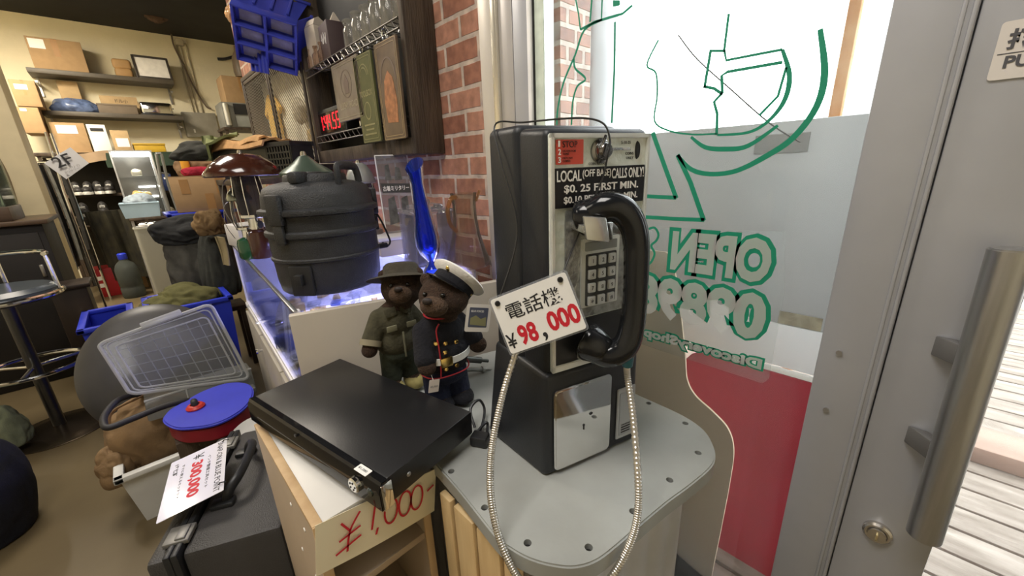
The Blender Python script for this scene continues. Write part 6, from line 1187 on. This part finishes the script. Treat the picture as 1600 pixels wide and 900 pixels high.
p = PY(388, 100, 6.2); m = MB(); m.lathe([(0, 0), (.10, 0), (.11, .06), (.10, .22), (.06, .30), (.05, .36), (0, .36)], 28); tag(obj('brown_jar', m, pm('jar_brown', (.13, .095, .06), .5), loc=(p[0], 6.5, PY(380, 121, 6.5)[2] + .0)), 'brown stoneware jar on the cardboard box by the blue bins', 'jar')

# ================================================================= middle distance, left of the show case
KT = 3.62 / 3.2; wt = thing('worktable', 'dark work table carrying the blue bin and cardboard box', 'table', loc=(.46, 3.84, 0)); ZW = H - .345 * KT
m = MB(); m.box((0, 0, ZW - .015), (.62, .5, .03), bev=.003); obj('top', m, DARK_WOOD, wt)
for x in (-.28, .28):
    for y in (-.22, .22): m = MB(); m.box((x, y, (ZW - .03) / 2), (.04, .04, ZW - .03)); obj('leg', m, DARK_WOOD, wt)
def tote(label, x0, x1, y0, y1, z0, z1, mat=BLUE_PLASTIC, rz=0.0, flare=.03, name='plastic_tote'):
    t = thing(name, label, 'tote', loc=((x0 + x1) / 2, (y0 + y1) / 2, z0), rz=rz); w, d, h = (x1 - x0) / 2, (y1 - y0) / 2, z1 - z0; f = flare
    m = MB(); A = [(-w + f, -d + f), (w - f, -d + f), (w - f, d - f), (-w + f, d - f)]; B = [(-w, -d), (w, -d), (w, d), (-w, d)]
    for i in range(4):
        j = (i + 1) % 4; p = [Vector((*A[i], 0)), Vector((*A[j], 0)), Vector((*B[j], h)), Vector((*B[i], h))]; n = (p[1] - p[0]).cross(p[3] - p[0]).normalized() * .004; m.hexa([p[0], p[1], p[1] - n, p[0] - n, p[3], p[2], p[2] - n, p[3] - n])
    m.box((0, 0, .003), (2 * (w - f), 2 * (d - f), .006)); obj('tub', m, mat, t)
    m = MB(); 
    for i in range(4): j = (i + 1) % 4; a, b = Vector((*B[i], h)), Vector((*B[j], h)); c = (a + b) / 2; L = (b - a).length; m.box(c, (L + .03 if abs(b[0] - a[0]) > .01 else .03, .03 if abs(b[0] - a[0]) > .01 else L + .03, .022), bev=.004)
    obj('rim', m, mat, t); return t
x0, x1, zb_, zt_ = span(267, 366, 326, 362, 3.62); tote('blue plastic tote under the big cardboard box on the work table', x0 + .0, x1 + .02, 3.64, 4.0, ZW + .0005, H - .205 * KT)
a, b, zb_, zt_ = span(274, 366, 277, 330, 3.60); t = thing('cardboard_box', 'big taped cardboard box on the blue tote', 'box', loc=((a + b) / 2, 3.81, H - .205 * KT + .0125), rz=-.06); w, h = b - a, .245
m = MB(); m.box((0, 0, h / 2), (w, .34, h), bev=.004); obj('carton_body', m, CARD, t)
for x_, z_, h_ in ((-.28, .72, .4), (.1, .25, .5), (.33, .72, .5)): m = MB(); m.box((w * x_, -.171, h * z_), (w * .15, .002, h * h_)); obj('tape', m, TAPE, t)
m = MB(); m.box((0, -.09, h + .0015), (w, .16, .003)); m.box((0, .09, h + .0015), (w, .16, .003)); obj('flap', m, CARD, t)
zt_ = H - .205 * KT + .0125 + h + .0035
p = PY(320, 268, 3.4); cloth('clothes_pile', 'brown crumpled clothes on the big cardboard box', 'clothes', Vector((PY(325, 262, 3.8)[0], 3.84, zt_ + .055)), (.19, .13, .10), 81, (.20, .12, .06), .25, 2.2)
cloth('red_cloth', 'red cloth under the brown clothes on the cardboard box', 'cloth', Vector((PY(312, 275, 3.68)[0], 3.685, zt_ + .024)), (.10, .045, .042), 82, (.30, .01, .03), .22, 2.2)
p = PY(293, 258, 3.32); m = MB(); m.box((0, 0, .065), (.05, .07, .13), bev=.018, seg=4); m.cyl((.004, 0, .12), (.004, 0, .150), .018, .015, 18, bev=.003); tag(obj('orange_flask', m, pm('orange_plastic', (.72, .33, .03), .4), loc=(PY(291, 262, 3.70)[0], 3.72, zt_)), 'orange plastic flask at the left corner of the cardboard box', 'flask')
x0, x1, zb_, zt2 = span(357, 392, 273, 334, 3.7); tote('orange plastic bin behind the small green lantern', x0 - .02, x0 + .14, 3.68, 3.90, ZW + .0005, H + .01, mat=pm('orange_bin', (.70, .18, .02), .4), flare=.015, name='orange_bin')
# blue tote with olive clothes on the floor
tote('large blue tote of olive clothes on the floor beside the display case', -.05, .31, 2.72, 3.12, 0.0, H - .665, flare=.03, rz=.0)
tote('narrow blue tote standing behind the left edge of the grey chair shell', -.30, -.12, 2.74, 3.14, 0.0, H - .685, flare=.03, rz=.0)
cloth('olive_clothes', 'olive green clothes heaped in the large blue tote', 'clothes', Vector((.10, 2.94, H - .72)), (.19, .17, .13), 84, (.10, .095, .032), .3, 2.6)
# black jackets over a chair back behind the tote
jc = thing('tall_chair', 'dark chair hidden under the black jacket', 'chair', loc=(.30, 3.66, 0))
cloth('black_jacket', 'charcoal jacket draped in the middle beside the clear bin', 'jacket', PY(308, 418, 3.30), (.155, .11, .25), 86, (.060, .058, .050), .22, 1.9)
cloth('black_jacket', 'black bundled jacket with raised sleeve atop the charcoal jacket', 'jacket', PY(296, 364, 3.32), (.17, .12, .105), 87, (.018, .019, .020), .34, 2.4)
cloth('black_jacket', 'dark jacket hanging at right next to the display case', 'jacket', PY(344, 425, 3.1), (.10, .10, .27), 88, (.032, .034, .030), .28, 2.0)
bpy.data.objects.remove(jc)
t = thing('stool_stand', 'dark stool under the heaped jackets', 'stool', loc=(.27, 3.28, 0)); m = MB(); m.box((0, 0, H - .86), (.36, .22, .03), bev=.004); obj('seat', m, DARK_WOOD, t)
for x in (-.15, .15):
    for y in (-.08, .08): m = MB(); m.box((x, y, (H - .875) / 2), (.03, .03, H - .875)); obj('leg', m, DARK_WOOD, t)
cloth('brown_jacket', 'brown canvas jacket heaped behind the white instrument', 'jacket', PY(328, 352, 3.0), (.075, .06, .10), 89, (.17, .105, .045), .38, 2.4)
m = MB(); m.sheet(lambda a, b: PY(335 + (15 - 5 * b) * a + 5 * sin(3 * b) + 13 * b * b, 370 + 44 * b, 2.365 - .03 * a) + Vector((0, .02 * sin(5 * a), 0)), 10, 12, .006); tag(obj('beige_cloth', m, pm('beige_canvas', (.27, .22, .12), .9, var=.15)), 'beige canvas strap hanging at the far corner of the display case', 'cloth')
# grey chair shell
t = thing('chair_shell', 'dark grey rounded chair shell behind the clear grid organizer', 'chair', M=frame(PY(250, 574, 2.50), (1, -.1, 0), (0, .45, 1)) @ Matrix.Diagonal((1.12, 1.12, 1, 1)))
m = MB(); m.lathe([(.0, .03), (.17, .022), (.25, .006), (.285, -.02), (.292, -.028), (.285, -.032), (.24, -.012), (.16, .008), (0, .015)], 56, sx=.92, sy=1.0); obj('backrest', m, pm('shell_grey', (.055, .053, .052), .38, var=.12), t)
m = MB(); m.tube([(0, 0, -.02), (0, -.30, -.06), (0, -.36, .05)], .02, 12); obj('support', m, STEEL, t)
t['category'] = 'chair'
# clear organizer with grid lid
oc = thing('organizer_case', 'clear plastic organizer case with gridded lid standing open', 'case', loc=(0, 2.1, H - .8)); oo = Vector((0, 2.1, H - .8))
TLq, TRq, BRq, BLq = PY(152, 538, 2.20) - oo, PY(330, 474, 2.20) - oo, PY(392, 592, 2.06) - oo, PY(203, 617, 2.06) - oo
def bil(a, b): return TLq * (1 - a) * (1 - b) + TRq * a * (1 - b) + BRq * a * b + BLq * (1 - a) * b
nrm = (TRq - TLq).cross(TLq - BLq).normalized()
if nrm[1] > 0: nrm = -nrm
ORG = pane('organizer_plastic', (.90, .91, .92), .12, mixin=.13, haze=(.55, .57, .60), refl=.6); RIB = pane('organizer_rib', (.9, .9, .92), .12, mixin=.45, haze=(.60, .62, .64))
m = MB(); m.sheet(lambda a, b: bil(a, b), 8, 6, .003); obj('lid', m, ORG, oc)
m = MB()
for i in range(1, 8): u_ = .14 + .105 * (i - 1) + .04; m.tube([bil(u_, .12), bil(u_, .93)], .0022, 6)
for j in range(1, 6): v_ = .14 + .15 * (j - .5); m.tube([bil(.10, v_), bil(.92, v_)], .0022, 6)
obj('grid_rib', m, RIB, oc)
rr_ = [bil(.5 + x, .5 + y) for x, y in rrect(.99, .99, .07, 5)]; m = MB(); m.tube([p + nrm * .004 for p in rr_], .007, 10, closed=True)
rr_ = [bil(.5 + x, .52 + y) for x, y in rrect(.80, .78, .05, 5)]; m.tube([p + nrm * .003 for p in rr_], .004, 8, closed=True); rr_ = [bil(.5 + x, .5 + y) for x, y in rrect(.90, .90, .06, 5)]; m.tube([p + nrm * .003 for p in rr_], .003, 8, closed=True); obj('lid_rim', m, pane('organizer_rim', (.9, .9, .92), .12, mixin=.6, haze=(.66, .67, .66)), oc)
m = MB(); a0, a1 = bil(.36, -.015), bil(.72, -.015); ax_ = (a1 - a0); m.box((a0 + a1) / 2 + nrm * .008, (ax_.length, .016, .030), bev=.004, M=None, rot=frame((0, 0, 0), ax_, nrm).to_3x3()); obj('latch', m, MATS['organizer_rim'], oc)
b0, b1, b2, b3 = PY(225, 628, 2.03) - oo, PY(392, 576, 2.10) - oo, PY(402, 610, 2.06) - oo, PY(232, 660, 1.98) - oo
m = MB(); m.hexa([b3, b2, b2 + Vector((0, .10, 0)), b3 + Vector((0, .10, 0)), b0, b1, b1 + Vector((0, .10, 0)), b0 + Vector((0, .10, 0))], bev=.006); obj('base', m, pane('organizer_base', (.8, .82, .82), .15, mixin=.45, haze=(.36, .37, .36)), oc)
m = MB()
for k in (.35, .70): p = b0.lerp(b1, k); q = b3.lerp(b2, k); m.tube([p + Vector((0, -.003, 0)), q + Vector((0, -.003, 0))], .003, 6)
m.tube([b0, b1], .005, 8); obj('base_rim', m, MATS['organizer_rim'], oc)
t = thing('storage_box', 'low grey storage box under the clear organizer', 'box', loc=(.03, 2.16, 0)); m = MB(); m.box((.03, 0, .17), (.34, .26, .34), bev=.012); obj('body', m, pm('trunk_grey', (.08, .08, .078), .5), t); m = MB(); m.box((.03, 0, .345), (.36, .28, .03), bev=.008); obj('lid', m, pm('trunk_lid', (.11, .11, .105), .45), t)
# blue and red pump-like thing with black hose
zi = H - .85
ip = thing('hand_pump', 'blue topped red pump with black curved hose beside the hard case', 'pump', loc=PZ(325, 637, zi)); io = ip.location.copy()
ol = [PZ(*p, zi) - io for p in ((254, 657), (262, 642), (285, 628), (318, 610), (355, 598), (385, 598), (396, 610), (388, 630), (366, 648), (335, 662), (300, 668), (272, 668))]
oc2 = catmull(ol, 5, True); poly = [(p[0], p[1]) for p in oc2]
m = MB(); m.prism(poly, .014, bev=.005, seg=3, M=Matrix.Translation((0, 0, -.014))); obj('blue_top', m, pm('blue_rubber', (.035, .045, .50), .45, var=.08), ip)
m = MB(); m.prism([(x * .93, y * .93) for x, y in poly], .060, M=Matrix.Translation((0, 0, -.0745)), bev=.006); obj('red_body', m, pm('red_plastic', (.22, .008, .02), .4), ip)
c = PZ(306, 637, zi) - io
m = MB(); m.lathe([(.016, 0), (.030, .001), (.031, .006), (.024, .014), (.015, .016)], 30, Matrix.Translation(c)); obj('red_collar', m, pm('red_collar', (.50, .03, .02), .4), ip)
zz = lambda px, py, y: PY(px, py, y) - io
m = MB(); m.tube(catmull([c + Vector((0, 0, -.005)), c + Vector((0, 0, .025)), zz(301, 627, 1.93), zz(285, 627, 1.93), zz(250, 637, 1.92), zz(205, 655, 1.90), zz(170, 668, 1.89), zz(162, 660, 1.93), zz(166, 645, 2.0), zz(185, 625, 2.08), zz(215, 616, 2.14), zz(232, 615, 2.2)], 7), .0115, 12); obj('hose', m, pm('hose_black', (.018, .017, .018), .55), ip)
t = thing('wooden_crate', 'dark brown crate the blue pump lies on', 'crate', loc=(io[0] - .01, io[1] + .05, 0)); m = MB(); m.box((0, 0, (zi - .076) / 2), (.22, .20, zi - .076), bev=.004); obj('body', m, DARK_WOOD, t); m = MB(); m.box((0, -.102, (zi - .076) * .5), (.20, .004, .05)); obj('batten', m, DARK_WOOD, t)
# brown bag in a white bin
p = PZ(215, 832, 0.0); tote('white plastic bin on the floor left of the hard case', p[0] + .005, p[0] + .25, p[1] + .02, p[1] + .30, 0.0, .235, mat=pm('white_plastic', (.62, .62, .60), .4, var=.04), flare=.025, name='white_bin')
bc = Vector((p[0] + .15, p[1] + .20, 0)); BROWN = pm('brown_canvas', (.20, .125, .06), .85, var=.22, scale=12, bump=.2, bscale=120)
cloth('canvas_bag', 'brown canvas bag slumped over the white bin', 'bag', bc + Vector((-.01, .08, .26)), (.17, .17, .16), 91, None, .2, 1.5, 5, mat=BROWN)
cloth('canvas_flap', 'loose brown canvas corner trailing left of the white bin', 'cloth', bc + Vector((-.155, -.02, .20)), (.06, .07, .10), 92, None, .28, 1.8, 5, mat=BROWN)
m = MB(); m.tube(catmull([bc + Vector((-.15, .02, .30)), bc + Vector((-.13, .06, .40)), bc + Vector((-.04, .04, .44)), bc + Vector((.04, .1, .43))], 8), .008, 8, flat=.5); tag(obj('leather_strap', m, pm('strap_tan', (.30, .19, .10), .6)), 'thin tan strap lying over the brown canvas bag', 'strap')
# white round lid edge by the recorder
p = PZ(385, 672, H - .72); m = MB(); m.lathe([(0, 0), (.11, .0), (.125, .008), (.128, .016), (.12, .014), (.1, .008), (0, .008)], 44, frame(PY(412, 700, 1.54), (1, 0, 0), z=(-.15, -.65, .75)) @ Matrix.Diagonal((.92, .98, 1, 1))); tag(obj('white_plate', m, pm('plate_white', (.70, .69, .66), .35)), 'white round plate showing behind the black recorder', 'plate')
# hard case with 300,000 price sign
ZH = H - .78; hq = [PZ(*p, ZH) for p in ((240, 880), (435, 812), (405, 672), (290, 690))]
bx_ = (hq[1] - hq[0]).length; by_ = ((hq[3] - hq[0]).length + (hq[2] - hq[1]).length) / 2
HX = ((hq[1] - hq[0]) + (hq[2] - hq[3])).normalized(); HY = Vector((-HX[1], HX[0], 0))
HM = frame((hq[0][0], hq[0][1], 0), HX, HY); hl = [HM.inverted() @ q for q in hq]
hc = thing('hard_case', 'black hard equipment case with handle and price sign on the floor', 'case', M=HM); w = hl[1][0]; L1 = (hl[3][1] + hl[2][1]) / 2 - .0; HB = pm('case_black', (.045, .043, .043), .45, var=.15, bump=.25, bscale=300)
lx = -.015; m = MB(); m.box((w * .58 + .01, L1 / 2, ZH / 2), (w * .84, L1, ZH), bev=.012); obj('body', m, HB, hc)
m = MB(); m.box((lx + w * .08, L1 / 2, ZH / 2), (w * .20, L1, ZH - .006), bev=.012); obj('lid', m, HB, hc)
for x in (lx + w * .165, lx + w * .225):
    m = MB(); m.box((x, L1 / 2, ZH / 2 + .003), (.014, L1 + .012, ZH + .010), bev=.004); obj('rim_band', m, BLACK_PLASTIC, hc)
for y in (L1 * .12, L1 * .86): m = MB(); m.box((lx + w * .19, y, ZH + .006), (.05, .05, .012), bev=.003); m.box((lx + w * .22, y, ZH + .012), (.02, .04, .008), bev=.002); obj('latch', m, pm('latch_grey', (.20, .195, .18), .4, .3), hc)
hx = w * .42; m = MB(); m.tube(catmull([(hx, L1 * .30, ZH - .004), (hx + .01, L1 * .30, ZH + .03), (hx + .03, L1 * .36, ZH + .052), (hx + .034, L1 * .50, ZH + .054), (hx + .03, L1 * .64, ZH + .052), (hx + .01, L1 * .70, ZH + .03), (hx, L1 * .70, ZH - .004)], 7), .0125, 12, flat=.8); obj('handle', m, pm('handle_black', (.02, .021, .024), .4), hc)
for y in (L1 * .28, L1 * .72): m = MB(); m.box((hx - .005, y, ZH + .006), (.05, .03, .014), bev=.004); obj('handle_mount', m, BLACK_PLASTIC, hc)
iH = HM.inverted()
sq = [iH @ PZ(*p, ZH + dz) for p, dz in (((352, 690), .06), ((345, 784), .055), ((252, 800), .035), ((273, 718), .04))]
SX = (sq[1] - sq[0] + sq[2] - sq[3]) / 2; SY = (sq[0] - sq[3] + sq[1] - sq[2]) / 2; sc_ = (sq[0] + sq[1] + sq[2] + sq[3]) / 4
sM = HM @ frame(sc_, SX, SY); sw, shh = SX.length, SY.length
sg = thing('price_sign', 'laminated white ¥300,000 price sign tied to the hard case handle', 'price sign', M=sM)
m = MB(); m.prism(rrect(sw, shh, .003), .0012); obj('sheet', m, pm('sign_paper', (.74, .73, .78), .12, var=.02, coat=.6), sg)
def st2(s, x, y, h, mat, w=None, bold=0): return text('lettering', s, (x, y, .0013), (1, 0, 0), (0, 1, 0), h, mat, sg, w=w, bold=bold, depth=.0003)
st2('SNAP-ON & BLUE POINT', -sw * .47, shh * .33, shh * .10, INK, sw * .93); st2('インチ整備工具セット', -sw * .30, shh * .17, shh * .06, INK, sw * .6)
st2('¥', -sw * .42, -shh * .10, shh * .19, INK, sw * .09); st2('300,000', -sw * .28, -shh * .14, shh * .23, RED_INK, sw * .62, .04)
st2('すぐに使えるセットです', -sw * .34, -shh * .28, shh * .05, INK, sw * .6); st2('1年保証', -sw * .40, -shh * .42, shh * .08, INK, sw * .22, .02)
m = MB()
for x in (-sw * .44, sw * .38): m.tube(catmull([(x, shh * .42, .003), (x + .003, shh * .47, .008), (x + .004, shh * .54, .004)], 5), .0016, 6)
obj('cable_tie', m, BLACK_PLASTIC, sg)

# ================================================================= left edge: bar cabinet, glass case, stool
DKC = pm('bar_dark', (.008, .006, .005), .6, var=.3, scale=5)
bc_ = thing('bar_cabinet', 'dark wooden bar cabinet at the left edge of the photo', 'cabinet', loc=(-.95, 4.3, 0)); zbar = H - .235
m = MB(); m.box((0, 0, zbar / 2), (1.06, .62, zbar), bev=.006); obj('body', m, DKC, bc_); m = MB(); m.box((0, 0, zbar + .015), (1.12, .68, .03), bev=.006); obj('top', m, wood('bar_top', (.05, .03, .018), (.10, .065, .04), 3, (1, 8, 8), .35), bc_)
for x in (-.27, .26): m = MB(); m.box((x, -.316, zbar / 2), (.48, .014, zbar - .10), bev=.004); d = obj('door', m, DKC, bc_); m = MB(); m.box((x + .2, -.328, zbar * .72), (.02, .016, .08), bev=.004); obj('handle', m, STEEL, d)
gc_ = thing('glass_showcase', 'glass box case with wooden base on the bar cabinet', 'display case', loc=(-.98, 4.22, zbar + .0305)); m = MB(); m.box((0, 0, .045), (.90, .46, .09), bev=.006); obj('wooden_base', m, wood('base_wood', (.045, .028, .018), (.10, .065, .042), 3, (1, 9, 9), .4), gc_)
m = MB(); gz = .30
for y in (-.22, .22): m.box((0, y, .09 + gz / 2), (.88, .005, gz))
for x in (-.44, .44): m.box((x, 0, .09 + gz / 2), (.005, .44, gz))
m.box((0, 0, .09 + gz), (.88, .445, .005)); obj('glass', m, pane('showcase_glass', (.80, .88, .85), .05, mixin=.12, haze=(.5, .55, .5)), gc_)
for k in range(3): m = MB(); m.lathe([(0, 0), (.04, 0), (.045, .05), (.02, .09), (.025, .14), (0, .15)], 20); tag(obj('glassware', m, pane('glassware', (.85, .9, .88), .04, mixin=.2, haze=(.6, .66, .62)), loc=(-1.0 + .14 * k + .1, 4.2, zbar + .0305 + .0905)), ('left glass ornament inside the wooden based glass case', 'middle glass ornament inside the wooden based glass case', 'right glass ornament inside the wooden based glass case')[k], 'glassware', 'glass ornaments in the glass case')
bs = thing('bar_stool', 'black bar stool with chrome seat ring and foot ring', 'stool', loc=(-.545, 3.12, 0)); zs = H - .48; zf = H - .91
m = MB(); m.lathe([(0, zs), (.17, zs), (.195, zs - .02), (.195, zs - .055), (.17, zs - .07), (0, zs - .07)], 40); obj('seat', m, pm('seat_vinyl', (.045, .055, .065), .3, var=.1), bs)
m = MB(); m.tube([(.200 * cos(a), .200 * sin(a), zs - .045) for a in [k * pi / 24 for k in range(48)]], .014, 10, closed=True); obj('seat_ring', m, CHROME, bs)
m = MB(); m.tube([(.19 * cos(a), .19 * sin(a), zs + .15) for a in [(-.2 + 3.6 * k / 24) for k in range(25)]], .011, 10); obj('back_rail', m, CHROME, bs)
for a in (-.15, 1.6, 3.3): m = MB(); m.tube([(.195 * cos(a), .195 * sin(a), zs - .04), (.19 * cos(a), .19 * sin(a), zs + .15)], .009, 8); obj('back_post', m, CHROME, bs)
m = MB(); m.cyl((0, 0, .02), (0, 0, zs - .07), .026, .026, 24); obj('column', m, pm('dark_steel', (.10, .10, .10), .3, .9), bs)
m = MB(); m.tube([(.20 * cos(a), .20 * sin(a), zf) for a in [k * pi / 24 for k in range(48)]], .011, 10, closed=True)
for a in (0.4, 2.5, 4.6): m.tube([(0, 0, zf), (.20 * cos(a), .20 * sin(a), zf)], .009, 8)
obj('foot_ring', m, CHROME, bs)
m = MB(); m.lathe([(0, .035), (.03, .034), (.12, .018), (.205, .010), (.215, .004), (.215, 0), (0, 0)], 44); obj('base', m, pm('base_bronze', (.10, .075, .05), .25, .8), bs)
# brown leg-like stand with white paper beside the stool
t = thing('wooden_stand', 'dark brown narrow wooden stand behind the bar stool', 'stand', loc=(-.38, 3.72, 0)); m = MB(); m.box((0, 0, .34), (.16, .20, .68), bev=.006); obj('body', m, wood('stand_wood', (.012, .007, .005), (.028, .016, .010), 3, (8, 8, 1), .45), t); m = MB(); m.box((0, 0, .69), (.20, .24, .025), bev=.005); obj('top', m, MATS['stand_wood'], t)
m = MB(); q = [PZ(112, 530, .004), PZ(131, 528, .004), PZ(130, 542, .004), PZ(111, 543, .004)]; m.hexa([v - Vector((0, 0, .003)) for v in q][::-1] + [v for v in q][::-1]); tag(obj('paper_sheet', m, WHITE_PAPER), 'white sheet of paper lying on the floor by the stool', 'paper')
# things at the lower left edge
cloth('green_cloth', 'pale green crumpled cloth at the left edge on the floor', 'cloth', Vector((-.70, 3.02, .12)), (.085, .08, .13), 95, (.17, .19, .12), .25, 2.0)
cloth('dark_backpack', 'dark navy bag at the lower left edge', 'bag', Vector((-.70, 2.30, .17)), (.17, .17, .30), 96, (.006, .007, .016), .16, 1.6)
